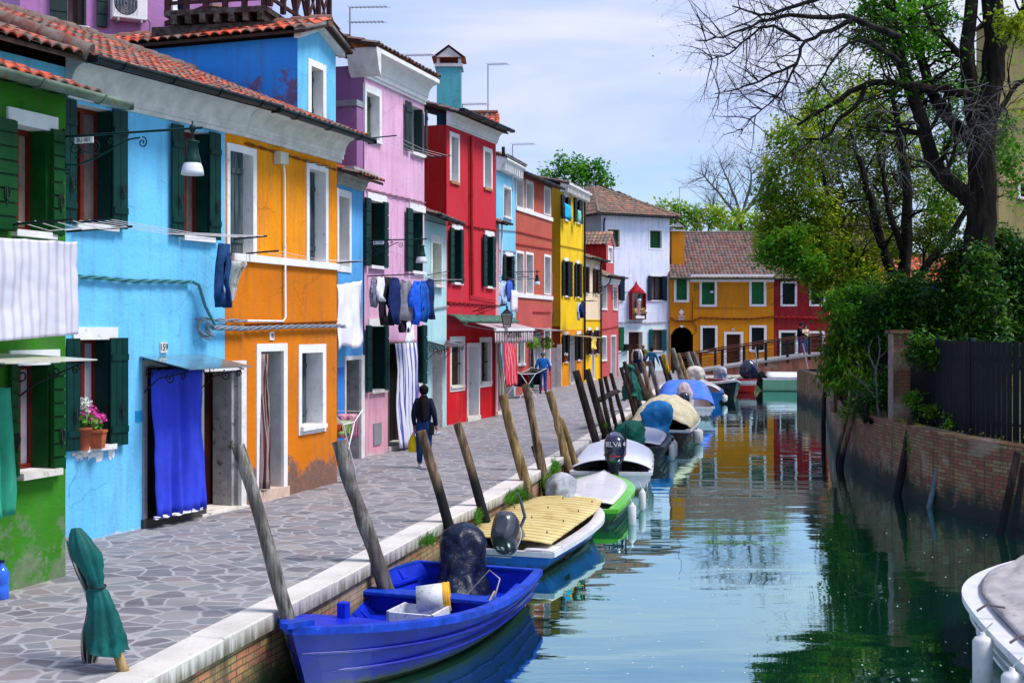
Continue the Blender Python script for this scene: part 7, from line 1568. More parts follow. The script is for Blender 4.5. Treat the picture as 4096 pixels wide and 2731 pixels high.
def potted(F, pxs, label, flowers, potpx, r=.1, d=.1, square=False):
 u, v = F.uv(*potpx, d); c = F.pt(u, v, d); o = thing('potted_plant', label, 'potted plant', c); rr = random.Random(int(potpx[0])); mb = MB()
 if square: mb.loft([[c + Vector((x * k, y * k, z)) for x, y in ((-.14, -.09), (.14, -.09), (.14, .09), (-.14, .09))] for z, k in ((0, .85), (.2, 1), (.2, 1.08), (.23, 1.08))], smooth=False)
 else: mb.loft([[c + Vector((math.cos(a) * r * k, math.sin(a) * r * k, z)) for a in [2 * math.pi * j / 16 for j in range(16)]] for z, k in ((0, .7), (.24, 1), (.24, 1.1), (.28, 1.1))])
 mb.build('pot', TP, o); top = c + Vector((0, 0, .25)); mb = MB()
 for (x, y, sz, m_) in flowers: q = F.pt(*F.uv(x, y, d), d); mb.tube([top, top.lerp(q, .5) + Vector((rr.uniform(-.02, .02), 0, 0)), q], .006, 4); sphere_leaves(mb, top.lerp(q, .5), .09, 16, .09, rr)
 mb.build('foliage', GLF, o)
 for m_, nm in ((PINKF, 'pink_blossom'), (WHITEF, 'white_blossom')):
  fl = [f for f in flowers if f[3] is m_]
  for x, y, sz, _ in fl: q = F.pt(*F.uv(x, y, d), d); mb = MB(); sphere_leaves(mb, q, sz, 110, sz * .42, rr); mb.build(nm, m_, o)
 return o
potted(F1, None, 'terracotta pot with white and pink hydrangeas behind the open shutter', [(335, 1612, .10, WHITEF), (345, 1650, .06, WHITEF), (325, 1660, .06, PINKF)], (333, 1800), d=.06)
potted(F1, None, 'square terracotta pot with magenta hydrangea on the light blue house sill', [(362, 1640, .08, PINKF), (372, 1670, .11, PINKF), (402, 1672, .08, PINKF), (350, 1680, .07, PINKF), (385, 1700, .08, GLF)], (374, 1792), d=.06, square=True)
potted(F10, None, 'small pot of white flowers on the ground floor sill of the yellow house', [(2262, 1420, .12, WHITEF), (2262, 1432, .1, GLF)], (2262, 1446), d=.15)
for i, (x, y) in enumerate(((2130, 1372), (2186, 1372))):
 c = F9.pt(*F9.uv(x, y, .5), .5); mb = MB(); sphere_leaves(mb, c, .30, 240, .10, rnd); o = mb.build('hanging_plant', leafmat('lime_leaves', [(.10, .22, .01), (.22, .38, .02)], .4), None, c); tag(o, ('left' if i == 0 else 'right') and ('bushy lime green hanging plant on the near side of the white striped curtain' if i == 0 else 'bushy lime green hanging plant on the far side of the white striped curtain'), 'plant', 'hanging plants at the brick red house')
def airer(c, ang, label, sheetmat, w=1.3, cloths=()):
 o = thing('clothes_airer', label, 'clothes airer', c); M_ = Matrix.Translation(c) @ Matrix.Rotation(ang, 4, 'Z'); T_ = lambda x, y, z: M_ @ Vector((x, y, z)); mb = MB()
 for y in (-w / 2, w / 2): mb.tube([T_(-.35, y, 0), T_(.3, y, .92)], .014, 6); mb.tube([T_(.35, y, 0), T_(-.3, y, .92)], .014, 6)
 for y in (-w / 2, w / 2): mb.tube([T_(-.75, y, 1.12), T_(-.3, y, .92), T_(.3, y, .92), T_(.75, y, 1.12)], .012, 6)
 mb.build('frame', WHITE, o); mb = MB()
 for k in range(9): x = -.7 + k * .175; z = .92 + max(0, abs(x) - .3) * .44; mb.tube([T_(x, -w / 2, z), T_(x, w / 2, z)], .005, 4)
 mb.build('wire', WHITE, o)
 for (nm, mt, x, y0, y1, dr, lb) in cloths:
  z = .93 + max(0, abs(x) - .3) * .44; mb = MB(); mb.grid(lambda a, b_: T_(x + (b_ - .5) * .16 + .02 * math.sin(a * 14), y0 + (y1 - y0) * a, z - abs(b_ - .5) * 2 * dr + .01), 16, 10); q = mb.build(nm, mt, None, T_(x, (y0 + y1) / 2, z)); solidify(q, .01); tag(q, lb, 'laundry', 'laundry on the airers')
 return o
c = F3.pt(F3.u(1262), 0, .34); airer(c, math.atan2(F3.t.y, F3.t.x), 'white folding clothes airer standing before the narrow blue house', None, .62, [('towel', paint('striped_towel', (.35, .5, .2), .9, .4, 12), .2, -.28, .28, .25, 'green towel folded over the near airer'), ('cloth', paint('red_orange_cloth', (.4, .06, .03), .9), -.1, -.2, .2, .16, 'red orange cloth on the near airer'), ('cloth', paint('pink_cloth', (.6, .25, .35), .9), .55, -.28, .1, .45, 'pink and white cloth on the near airer')])
c = gp(2085, 1590); airer(c, .4, 'white folding clothes airer loaded with washing by the azure house', None, 1.3, [('towel', WCL, -.55, -.6, .55, .5, 'white sheet draped over the far airer'), ('cloth', BK, -.2, -.6, .1, .5, 'black garment hanging on the far airer'), ('cloth', paint('teal_cloth', (.01, .2, .18), .9), .35, -.2, .55, .6, 'teal garment hanging on the far airer'), ('cloth', BK, .6, -.3, .6, .6, 'black garment at the end of the far airer'), ('cloth', paint('crimson_cloth', (.35, .01, .03), .9), .05, -.5, .2, .45, 'crimson garment on the far airer')])
c = gp(2036, 1575); bk = thing('bucket', 'light blue bucket on the pavement behind the airer', 'bucket', c); mb = MB(); mb.loft([[c + Vector((math.cos(a) * r_, math.sin(a) * r_, z)) for a in [2 * math.pi * j / 16 for j in range(16)]] for z, r_ in ((0, .13), (.30, .17), (.30, .185), (.33, .185), (.30, .15), (.05, .11))]); mb.build('body', paint('light_blue_plastic', (.05, .42, .6), .4), bk)
c = Fg.pt(Fg.u(-50), 0, .18); c.z = 0; o = thing('water_bottle', 'large blue plastic water bottle standing at the foot of the green house', 'bottle', c); mb = MB()
mb.loft([[c + Vector((math.cos(a) * r_, math.sin(a) * r_, z)) for a in [2 * math.pi * j / 16 for j in range(16)]] for z, r_ in ((0, .06), (.02, .07), (.12, .07), (.14, .062), (.16, .07), (.26, .07), (.30, .05), (.33, .022), (.36, .022))]); mb.build('body', paint('blue_clear_plastic', (.01, .12, .7), .1, .2, coat=.8), o)
mb = MB(); mb.tube([c + Vector((0, 0, .36)), c + Vector((0, 0, .385))], .026, 10); mb.build('cap', NAVY, o)
p = F1.pt(F1.u(925), F1.uv(925, 1090)[1], 0); mb = MB(); secs = []
for z, rr_ in ((-.42, .03), (-.35, .05), (-.25, .07), (-.12, .09), (0, .13), (.06, .17), (.12, .2), (.16, .19)):
 secs.append([p + Vector((F1.t.x, F1.t.y, 0)) * (math.cos(a) * rr_ * (1 + .12 * math.sin(7 * a))) + Vector((F1.n.x, F1.n.y, 0)) * (abs(math.sin(a)) * rr_ * 1.2) + Vector((0, 0, z)) for a in [2 * math.pi * j / 28 for j in range(28)]])
mb.loft(secs); mb.build('shell_bracket', STONE, O.o)
mb = MB(); r_ = random.Random(4)
for (xa, xb, y0, ya) in ((288, 360, 1812, 22), (352, 412, 1812, 40), (432, 458, 1800, 42), (300, 330, 1814, 30)):
 ua, ub = F1.u(xa), F1.u(xb); vt = F1.uv(xa, y0)[1]; h_ = ya / FPX * 15.6; n_ = 9; top = [F1.pt(ua + (ub - ua) * k / n_, vt, .004) for k in range(n_ + 1)]; bot = [F1.pt(ua + (ub - ua) * k / n_, vt - h_ * r_.uniform(.35, 1.1), .004) for k in range(n_ + 1)]
 for k in range(n_): mb.quad(bot[k], bot[k + 1], top[k + 1], top[k])
mb.build('whitewash_patch', WHITE, B.o)
def aerial(px, ytop, ybase, Y, arms, label, L=1.6):
 b_ = at(px, ybase, Y); t_ = at(px, ytop, Y); o = thing('tv_aerial', label, 'aerial', b_, 'television aerials on the roofs'); mb = MB(); mb.tube([b_ - Vector((0, 0, 1.2)), t_], .022, 6); mb.build('mast', GREYM, o); mb = MB()
 for ya, xe in arms:
  a = at(px, ya, Y); e = at(xe, ya - 2, Y); mb.tube([a, e], .016, 5); n = 9
  for k in range(n + 1): q = a.lerp(e, k / n); mb.tube([q + Vector((-.10, .28, .10)), q + Vector((.10, -.28, -.10))], .006, 4)
 mb.build('antenna', GREYM, o); return o
aerial(1400, 30, 130, 27, [(30, 1548), (90, 1536)], 'double aerial on the roof of the pink house'); aerial(1625, 222, 260, 30, [(222, 1732)], 'thin aerial behind the pink house cornice')
aerial(1952, 258, 440, 38, [(258, 2030)], 'tall aerial beside the red roof turret'); aerial(1850, 418, 450, 37.5, [(418, 1946)], 'low aerial by the cyan chimney'); aerial(2050, 580, 640, 46, [(578, 2136)], 'aerial on the azure house roof'); aerial(2718, 750, 860, 76, [(750, 2792)], 'tall aerial over the white house')
sh0 = F13.pt(*F13.uv(2544, 1268), 0); shr = thing('wall_shrine', 'red domed shrine box with a robed statue and flowers on the white house', 'shrine', sh0)
u0, u1 = F13.u(2516), F13.u(2572); v0, v1 = F13.uv(2516, 1275)[1], F13.uv(2516, 1172)[1]; RW_ = paint('shrine_red', (.28, .01, .01), .6); mb = MB()
for a_, b_ in ((u0, u0 + .04), (u1 - .04, u1)): mb.fbox(F13, a_, b_, v0, v1, 0, .35)
mb.fbox(F13, u0, u1, v0 - .04, v0, 0, .35); mb.build('case', RW_, shr); mb = MB(); mb.fbox(F13, u0 + .04, u1 - .04, v0, v1, .005, .02); mb.build('back', GREYM, shr)
mb = MB(); cu = (u0 + u1) / 2; mb.loft([[F13.pt(cu + math.cos(a) * r_, z, .02 + abs(math.sin(a)) * r_ * .8) for a in [2 * math.pi * j / 24 for j in range(24)]] for z, r_ in ((v1, (u1 - u0) / 2 + .08), (v1 + .15, (u1 - u0) / 2 - .02), (v1 + .38, .22), (v1 + .55, .08), (v1 + .75, .005))]); mb.build('dome', paint('bright_red_cloth', (.55, .01, .02), .6, .3, 6), shr)
mb = MB(); mb.loft([[F13.pt(cu + .04 + math.cos(a) * r_, z, .18 + math.sin(a) * r_ * .7) for a in [2 * math.pi * j / 14 for j in range(14)]] for z, r_ in ((v0 + .18, .20), (v0 + .5, .17), (v0 + .85, .16), (v0 + 1.08, .15), (v0 + 1.18, .05), (v0 + 1.22, .075), (v0 + 1.33, .085), (v0 + 1.42, .04))]); mb.build('statue', paint('rose_robe', (.35, .14, .14), .7, .5, 8, .3, dirt=(.6, .55, .55), dirtk=.4), shr)
mb = MB(); mb.fbox(F13, cu - .28, cu + .34, v0 + .02, v0 + .18, .03, .42); mb.build('pedestal', WHITE, shr)
for k, x in enumerate((-.28, .30)):
 mb = MB(); sphere_leaves(mb, F13.pt(cu + x, v0 + .48, .30), .2, 130, .09, rnd); mb.build('bouquet', leafmat('orange_bouquet', [(.5, .08, .03), (.55, .35, .03), (.6, .6, .4), (.1, .2, .02)], .2), shr)
q = F13.pt(cu + .5, v0 + .42, .35); mb = MB(); mb.tube([F13.pt(cu + .2, v0 + .1, .2), F13.pt(cu + .45, v0 + .14, .3), q - Vector((0, 0, .1))], .015, 5); mb.build('bracket', IRON, shr)
mb = MB(); mb.loft([[q + Vector((math.cos(a) * r_, math.sin(a) * r_, z)) for a in [2 * math.pi * j / 12 for j in range(12)]] for z, r_ in ((-.1, .03), (-.06, .09), (0, .11), (.06, .09), (.1, .02))]); mb.build('globe_lamp', LGLASS, shr)
p = F13.pt(*F13.uv(2503, 1388), 0); u_, v_ = F13.uv(2503, 1388); mb = MB(); mb.fbox(F13, u_ - .14, u_ + .14, v_ - .2, v_ + .12, .01, .2); mb.fbox(F13, u_ - .16, u_ + .16, v_ + .12, v_ + .18, .01, .24); o = mb.build('letterbox', IRON, None, p); tag(o, 'black letterbox left of the white house door', 'letterbox')
# BRIDGE
YB = 68.3; br = thing('footbridge', 'brick footbridge ramp with pale edge and brown iron railings at the canal end', 'bridge', (13, YB, 0))
x0 = at(2729, 0, YB).x; x1 = at(3270, 0, YB).x; x2 = x1 + 3.2; x3 = x2 + 6
prof = [(x0, 0.02), (x0 + (x1 - x0) * .33, .42), (x0 + (x1 - x0) * .66, .80), (x1, 1.14), (x2, 1.14), (x3, .2)]
mb = MB(); top = [(x, z) for x, z in prof]
for i in range(len(prof) - 1):
 (a, za), (b_, zb) = prof[i], prof[i + 1]; lo = -1.2 if i < 3 or i > 3 else .62
 lo = -.02 if i < 2 else (-1.2 if i != 3 else .55)
 mb.hexa([Vector(q) for q in ((a, YB, lo), (b_, YB, lo), (b_, YB + 2.4, lo), (a, YB + 2.4, lo), (a, YB, za - .06), (b_, YB, zb - .06), (b_, YB + 2.4, zb - .06), (a, YB + 2.4, za - .06))])
mb.build('masonry', brick('bridge_brick', (.36, .09, .045), (.28, .08, .05), (.16, .08, .06), axis='x', bw=.3, bh=.09), br)
mb = MB()
for i in range(len(prof) - 1):
 (a, za), (b_, zb) = prof[i], prof[i + 1]
 mb.hexa([Vector(q) for q in ((a, YB - .08, za - .06), (b_, YB - .08, zb - .06), (b_, YB + 2.5, zb - .06), (a, YB + 2.5, za - .06), (a, YB - .08, za + .06), (b_, YB - .08, zb + .06), (b_, YB + 2.5, zb + .06), (a, YB + 2.5, za + .06))])
mb.build('deck_edge', paint('pale_deck_stone', (.26, .25, .26), .8, .2, 3), br)
BRN = paint('brown_rail', (.075, .022, .012), .55, .3); BPO = paint('black_brown_post', (.02, .008, .007), .6, .3)
def zat(x):
 for i in range(len(prof) - 1):
  if prof[i][0] <= x <= prof[i + 1][0]: t = (x - prof[i][0]) / (prof[i + 1][0] - prof[i][0]); return prof[i][1] + (prof[i + 1][1] - prof[i][1]) * t
 return prof[-1][1]
for yy, nm in ((YB + .02, 0), (YB + 2.35, 1)):
 n = 9
 for k in range(n + 1):
  x = x0 - .2 + (x2 - x0 + .2) * k / n; z = zat(max(x, x0)); mb = MB(); mb.box(x - .07, x + .07, yy - .05, yy + .05, z - .25, z + 1.02); mb.build('post', BPO, br)
 for dz, r_ in ((1.05, .04), (.88, .025), (.55, .018), (.32, .018)):
  mb = MB(); P_ = [Vector((x0 - .3, yy, .02 + dz))] + [Vector((x, yy, z + dz)) for x, z in prof[:5]] + ([Vector((x3 - 2, yy, .45 + dz))]); mb.tube(P_, r_, 6); mb.build('handrail' if dz > 1 else 'rail', BRN, br)
# FENCE AND PILLARS ON THE RIGHT BANK
FE = paint('dark_blue_grey_fence', (.004, .008, .013), .6, .25, 4, .1); fo = offline(RW, .75)
fpts = along(fo[1:10], .17)
fe = thing('fence', 'dark blue grey slatted metal fence standing behind the garden wall', 'fence', (9.5, 26, BANKZ))
mb = MB(); mbp = MB(); acc = 0
for i, p in enumerate(fpts):
 if i == len(fpts) - 1: break
 q = fpts[i + 1]; t = (q - p).normalized(); nn_ = Vector((t.y, -t.x)); c = (p + q) / 2
 H_ = 1.78
 hw_ = .072
 mb.hexa([Vector((*(c + t * a + nn_ * b_), z)) for z in (BANKZ - .02, BANKZ + H_) for a, b_ in ((-hw_, -.008), (hw_, -.008), (hw_, .008), (-hw_, .008))])
 if i % 11 == 0: mbp = MB(); mbp.hexa([Vector((*(p + t * a + nn_ * b_), z)) for z in (BANKZ - .02, BANKZ + H_ + .05) for a, b_ in ((-.04, .01), (.04, .01), (.04, .07), (-.04, .07))]); mbp.build('post', paint('fence_post', (.015, .04, .07), .5), fe)
pn = mb.build('slats', FE, fe); mb = MB()
for zz in (BANKZ + .3, BANKZ + 1.5): mb.tube([Vector((*p, zz)) for p in offline(fo[1:10], .03)], .025, 4)
mb.build('rail', FE, fe)
PBK = brick('pillar_brick', (.20, .05, .02), (.16, .07, .03), (.03, .02, .012), bw=.24, bh=.08, axis='x')
def pillar(px, Y, w, ztop, label):
 p = at(px, 1400, Y); o = thing('brick_pillar', label, 'pillar', (p.x, p.y, BANKZ)); mb = MB(); mb.box(p.x - w / 2, p.x + w / 2, p.y, p.y + w, BANKZ - .3, ztop); mb.build('shaft', PBK, o)
 mb = MB(); mb.box(p.x - w / 2 - .05, p.x + w / 2 + .05, p.y - .05, p.y + w + .05, ztop, ztop + .07); mb.build('cap', PBK, o)
 mb = MB(); mb.box(p.x - w / 2 - .03, p.x - w / 2 - .002, p.y - .02, p.y + w * .7, BANKZ, ztop - .01); mb.build('rendered_edge', paint('pinkish_render', (.28, .21, .19), .9, .3, 10, .4), o)
pillar(3607, 25.8, .36, 2.55, 'brick gate pillar with a pale rendered edge rising beside the slatted fence'); pillar(3365, 33.5, .40, 2.66, 'brick pillar with a stone cap half hidden in the leaves at the wall bend')
# TREES AND PLANTS
def leaves(mb, c, rad, n, size, rr, droop=.0, aspect=.45, flat=1.0):
 """one clump: n leaves scattered in a soft ball"""
 for _ in range(n):
  p = Vector(c) + Vector((rr.gauss(0, .5) * rad, rr.gauss(0, .5) * rad, rr.gauss(0, .5) * rad * flat))
  d = Vector((rr.uniform(-1, 1), rr.uniform(-1, 1), rr.uniform(-.9, .5) - droop)).normalized(); nrm = Vector((rr.uniform(-.8, .8), rr.uniform(-.8, .8), 1)).normalized()
  b_ = d.cross(nrm);
  if b_.length < .05: continue
  b_.normalize(); s_ = size * rr.uniform(.6, 1.35)
  mb.add([p, p + d * s_ * .45 + b_ * s_ * aspect * .5, p + d * s_, p + d * s_ * .45 - b_ * s_ * aspect * .5], [(0, 1, 2, 3)])
def blobs(mb, bl, rr, size, per=26, crad=.26, dens=1.0, droop=0.0, aspect=.45):
 """bl: (px, py, rx, ry, Y, count) in photo pixels; clumps inside an ellipsoid, more to its shell"""
 for px, py, rx, ry, Y, cnt in bl:
  k = Y / FPX
  for _ in range(int(cnt * dens)):
   d = Vector((rr.gauss(0, 1), rr.gauss(0, 1), rr.gauss(0, 1))).normalized() * rr.uniform(.25, 1.05) ** .6
   c = at(px, py, Y) + Vector((d.x * rx * k, d.y * (rx + ry) * .5 * k * .8, d.z * ry * k)); leaves(mb, c, crad * rr.uniform(.6, 1.3), int(per * rr.uniform(.5, 1.3)), size, rr, droop, aspect)
def branch(mb, p, d, L, r, rr, lvl, maxl, tips, grav=-.02, wig=.25, kids=3, spread=.8, nseg=6):
 pts = [Vector(p)]; rad = [r]; d = Vector(d).normalized()
 for i in range(nseg):
  d = (d + Vector((rr.uniform(-wig, wig), rr.uniform(-wig, wig), rr.uniform(-wig, wig) + grav))).normalized(); pts.append(pts[-1] + d * L / nseg); rad.append(r * (1 - (i + 1) / nseg * .75))
 mb.tube(pts, rad, 4 if r < .02 else 6, caps=False); tips.append((pts[-1], d, lvl))
 if lvl < maxl:
  for k in range(kids):
   i = rr.randint(1, nseg); q = pts[i]; dd = (pts[i] - pts[i - 1]).normalized(); s_ = dd.orthogonal().normalized(); s_.rotate(Matrix.Rotation(rr.uniform(0, 6.28), 3, dd))
   branch(mb, q, dd * .7 + s_ * spread, L * rr.uniform(.45, .75), rad[i] * .62, rr, lvl + 1, maxl, tips, grav, wig, kids, spread, max(3, nseg - 1))
def limb(mb, pts, r0, r1, rr, tips=None, n=10, wob=.03, sub=6, subL=1.0, lv=2, kids=3, grav=-.02, smooth=3, subr=None, t0=.25, wig=.25):
 P = []
 for i in range(len(pts) - 1):
  for j in range(smooth): P.append(pts[i].lerp(pts[i + 1], j / smooth))
 P.append(pts[-1])
 for _ in range(2): P = [P[0]] + [(P[i - 1] + P[i] * 2 + P[i + 1]) / 4 for i in range(1, len(P) - 1)] + [P[-1]]
 P = [P[0]] + [p + Vector((rr.uniform(-wob, wob), rr.uniform(-wob, wob), rr.uniform(-wob, wob))) for p in P[1:]]
 R_ = [r0 + (r1 - r0) * i / (len(P) - 1) for i in range(len(P))]
 mb.tube(P, R_, n, caps=False)
 if sub and tips is not None:
  tw = MB()
  for k in range(sub):
   i = min(len(P) - 2, int(len(P) * (t0 + (1 - t0) * rr.random()))); d = (P[i + 1] - P[i]).normalized(); s_ = d.orthogonal().normalized(); s_.rotate(Matrix.Rotation(rr.uniform(0, 6.28), 3, d))
   branch(mb, P[i], d * .5 + s_ + Vector((0, 0, .15)), subL * rr.uniform(.6, 1.3), subr or max(.012, R_[i] * .35), rr, 0, lv, tips, grav, wig, kids)
 return P
BARK = wood('dark_bark', (.006, .005, .004), (.026, .020, .016), (10, 10, 2.2), .95); BARK2 = wood('grey_twig_bark', (.012, .010, .009), (.045, .04, .038), (14, 14, 4), .95); TWIG = paint('grey_twigs', (.10, .09, .095), .9, .3)
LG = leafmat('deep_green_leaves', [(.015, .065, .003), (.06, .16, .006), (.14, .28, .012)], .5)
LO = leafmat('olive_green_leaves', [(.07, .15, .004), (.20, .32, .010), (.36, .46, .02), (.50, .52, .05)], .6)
LB_ = leafmat('bright_green_leaves', [(.015, .09, .004), (.06, .24, .010), (.17, .38, .02)], .5)
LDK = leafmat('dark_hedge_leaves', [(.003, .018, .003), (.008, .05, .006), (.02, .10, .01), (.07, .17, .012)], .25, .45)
def T(pts, Y): return [at(x, y, (Y + (p[0] if p else 0))) for (x, y, *p) in pts]
def tree(name, label, pos, cat='tree', group=None): return thing(name, label, cat, pos, group)
# --- big dark tree, right
rr = random.Random(11); YA = 26.5; t = tree('tree', 'huge dark barked tree at the right edge with bare twigs reaching across the sky', at(3925, 1500, YA)); tips = []
mb = MB(); limb(mb, T([(3935, 1560), (3920, 1200), (3922, 940), (3935, 760), (3918, 600), (3945, 430), (3985, 230), (3970, 0), (3960, -260)], YA), .36, .20, rr, None, 14, .03)
limb(mb, T([(3925, 640), (3895, 480), (3872, 300), (3868, 180), (3885, 0), (3895, -250)], YA), .20, .12, rr, None, 12, .02)
mb.build('trunk', BARK, t)
mb = MB()
limb(mb, T([(3930, 840), (3850, 770), (3745, 690), (3705, 540), (3655, 395), (3602, 250), (3568, 90), (3540, -120)], YA), .19, .09, rr, tips, 10, .02, 16, 1.6, 2)
limb(mb, T([(3915, 610), (3840, 520), (3735, 410), (3700, 290), (3655, 140), (3640, -80)], YA + .4), .15, .08, rr, tips, 10, .02, 14, 1.6, 2)
limb(mb, T([(3890, 395), (3796, 357), (3690, 350), (3600, 335), (3484, 325), (3400, 365), (3330, 420), (3250, 460), (3190, 500)], YA - .3), .10, .03, rr, tips, 8, .02, 16, 1.5, 2)
limb(mb, T([(3460, 345), (3430, 430), (3340, 480), (3320, 560), (3210, 560)], YA - .4), .06, .02, rr, tips, 7, .02, 8, 1.1, 2)
limb(mb, T([(3868, 250), (3800, 180), (3740, 120), (3690, 20)], YA), .09, .04, rr, tips, 8, .02, 8, 1.3, 2)
limb(mb, T([(3990, 220), (4040, 130), (4110, 20)], YA), .12, .08, rr, tips, 8, .02, 6, 1.4, 2); limb(mb, T([(3950, 520), (4010, 430), (4060, 340), (4130, 300)], YA - .5), .08, .03, rr, tips, 8, .02, 9, 1.4, 2)
mb.build('limbs', BARK, t)
mb = MB(); tb2 = []
YE = YA - 1.5
for pl, r0, r1, sb, sl in (([(3600, 150), (3448, 85), (3380, 60), (3250, 70), (3110, 60), (3000, 105), (2900, 150), (2780, 165)], .075, .012, 30, 1.25),
  ([(3540, -40), (3420, -30), (3300, -20), (3180, 30), (3090, 60), (3010, 60), (2930, 20)], .07, .014, 22, 1.1), ([(3420, 75), (3330, 120), (3215, 165), (3190, 250), (3150, 330), (3110, 420)], .06, .012, 24, 1.15),
  ([(3200, 160), (3120, 110), (3040, 100), (2960, 180), (2900, 230), (2820, 240)], .04, .009, 22, 1.0), ([(3190, 255), (3090, 300), (3000, 340), (2920, 370), (2860, 380)], .035, .008, 20, .9), ([(3600, 250), (3500, 180), (3430, 150), (3330, 230), (3280, 330), (3230, 380)], .05, .01, 18, 1.0), ([(3150, 330), (3080, 420), (3000, 480), (2960, 540)], .022, .007, 12, .8)):
 limb(mb, T(pl, YE), r0, r1, rr, tb2, 6, .03, sb, sl, 2, 3, -.03, 3, .014, .1, .22)
mb.build('bare_branches', BARK2, t)
mb = MB()
for _ in range(75):
 x, y = rr.choice([(rr.uniform(3860, 4110), rr.uniform(300, 480)), (rr.uniform(3780, 4000), rr.uniform(330, 620)), (rr.uniform(3200, 3700), rr.uniform(450, 700))]); branch(mb, at(x, y, YA - rr.uniform(.6, 1.6)), Vector((rr.uniform(-1, 1), 0, rr.uniform(-1.1, .3))), rr.uniform(.6, 1.2), .012, rr, 0, 2, tb2, -.08, .25, 3)
mb.build('twigs', TWIG, t)
mb = MB(); blobs(mb, [(3560, 60, 120, 90, YA, 26), (3640, 170, 110, 70, YA, 22), (3520, 190, 70, 80, YA, 12), (3480, 30, 60, 60, YA, 10), (3740, 60, 90, 70, YA + .5, 12), (3800, 330, 90, 80, YA + 1, 12), (3700, 420, 70, 70, YA + 1, 8), (3620, 330, 80, 60, YA, 10), (3850, 620, 60, 90, YA + 1, 8), (3780, 560, 60, 60, YA + 1, 7), (3650, 60, 150, 120, YA + 1, 30), (3850, 450, 100, 120, YA + 1.5, 20), (3700, 220, 120, 120, YA + 1, 20), (3450, 130, 60, 90, YA, 8), (3990, 560, 90, 110, YA + 1, 14), (4060, 700, 50, 120, YA, 12), (3790, 760, 80, 90, YA + 1, 14)], rr, .12, 30, .24, 1.9)
for p, d, l in rr.sample(tips, min(len(tips), 150)): leaves(mb, p, .2, 9, .11, rr)
mb.build('crown', LB_, t)
mb = MB(); blobs(mb, [(4070, 120, 60, 60, YA - 1, 14), (4040, 80, 60, 40, YA - 1, 8), (4085, 420, 30, 40, YA, 3)], rr, .13, 24, .22); mb.build('yellow_leaves', leafmat('yellow_green_leaves', [(.16, .25, .01), (.34, .42, .02)], .5), t)
mb = MB()
for p, d, l in rr.sample(tb2, min(len(tb2), 520)): leaves(mb, p, .06, 2, .05, rr)
mb.build('buds', leafmat('bud_leaves', [(.06, .07, .02), (.10, .12, .04)], .2), t)
# --- olive crowned tree behind it
rr = random.Random(23); YB2 = 31.0; t = tree('tree', 'broad olive green tree with several dark stems leaning over the canal behind the garden wall', at(3610, 1450, YB2)); tips = []
mb = MB(); limb(mb, T([(3605, 1500), (3608, 1300), (3600, 1140)], YB2), .30, .24, rr, None, 12)
mb.build('trunk', BARK, t); mb = MB()
for pl, r0, r1 in (([(3610, 1180), (3625, 950), (3632, 760), (3610, 600), (3590, 460), (3560, 360)], .17, .05), ([(3600, 1190), (3530, 1000), (3480, 800), (3440, 650), (3400, 520)], .15, .04), ([(3600, 1230), (3500, 1150), (3430, 1060), (3380, 940), (3330, 820), (3290, 700)], .15, .04),
  ([(3620, 1220), (3690, 1080), (3790, 960), (3860, 850), (3900, 760)], .12, .06), ([(3430, 1060), (3330, 980), (3230, 920), (3140, 900)], .08, .03), ([(3480, 1130), (3370, 1130), (3270, 1080), (3180, 1040)], .07, .03), ([(3610, 1000), (3560, 880), (3540, 740), (3510, 600)], .10, .04)):
 limb(mb, T(pl, YB2), r0, r1, rr, tips, 9, .03, 12, 1.4, 2)
mb.build('limbs', BARK, t); mb = MB()
OLB = [(3180, 560, 110, 90, 30, 22), (3300, 440, 130, 90, 31, 26), (3440, 420, 100, 90, 32, 20), (3150, 700, 110, 110, 31, 28), (3290, 640, 120, 120, 31.5, 34), (3440, 600, 110, 120, 32, 28), (3560, 520, 90, 110, 32, 20), (3120, 850, 100, 100, 31, 30), (3240, 860, 120, 110, 31, 40), (3390, 820, 120, 110, 32, 36), (3540, 760, 100, 110, 32.5, 26), (3690, 700, 80, 120, 32, 18), (3770, 850, 80, 110, 32, 20), (3150, 990, 110, 90, 30.5, 34), (3290, 1010, 120, 90, 31, 40), (3430, 1000, 120, 100, 31.5, 36), (3570, 960, 100, 110, 32.5, 26), (3700, 960, 90, 90, 32, 22), (3330, 1130, 100, 70, 31, 26), (3480, 1130, 110, 80, 31, 30), (3260, 1070, 60, 40, 30.5, 12), (3080, 950, 60, 60, 31, 14), (3840, 720, 60, 90, 33, 12)]
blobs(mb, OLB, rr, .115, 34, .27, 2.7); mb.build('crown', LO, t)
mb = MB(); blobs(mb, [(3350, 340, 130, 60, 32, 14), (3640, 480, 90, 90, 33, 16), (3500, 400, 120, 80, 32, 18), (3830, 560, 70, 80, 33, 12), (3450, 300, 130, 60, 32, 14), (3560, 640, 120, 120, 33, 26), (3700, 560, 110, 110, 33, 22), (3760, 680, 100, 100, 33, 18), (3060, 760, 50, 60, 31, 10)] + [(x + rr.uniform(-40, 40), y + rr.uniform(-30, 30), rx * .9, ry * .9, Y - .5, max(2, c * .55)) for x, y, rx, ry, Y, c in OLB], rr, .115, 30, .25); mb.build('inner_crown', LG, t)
mb = MB(); blobs(mb, [(3110, 1010, 100, 50, 30, 22), (3200, 1060, 110, 50, 30, 22), (3380, 1190, 90, 50, 29.5, 16), (3160, 950, 100, 60, 30, 16), (3390, 1250, 60, 40, 29, 8)], rr, .13, 28, .24, 1.6); mb.build('low_sprays', LB_, t)
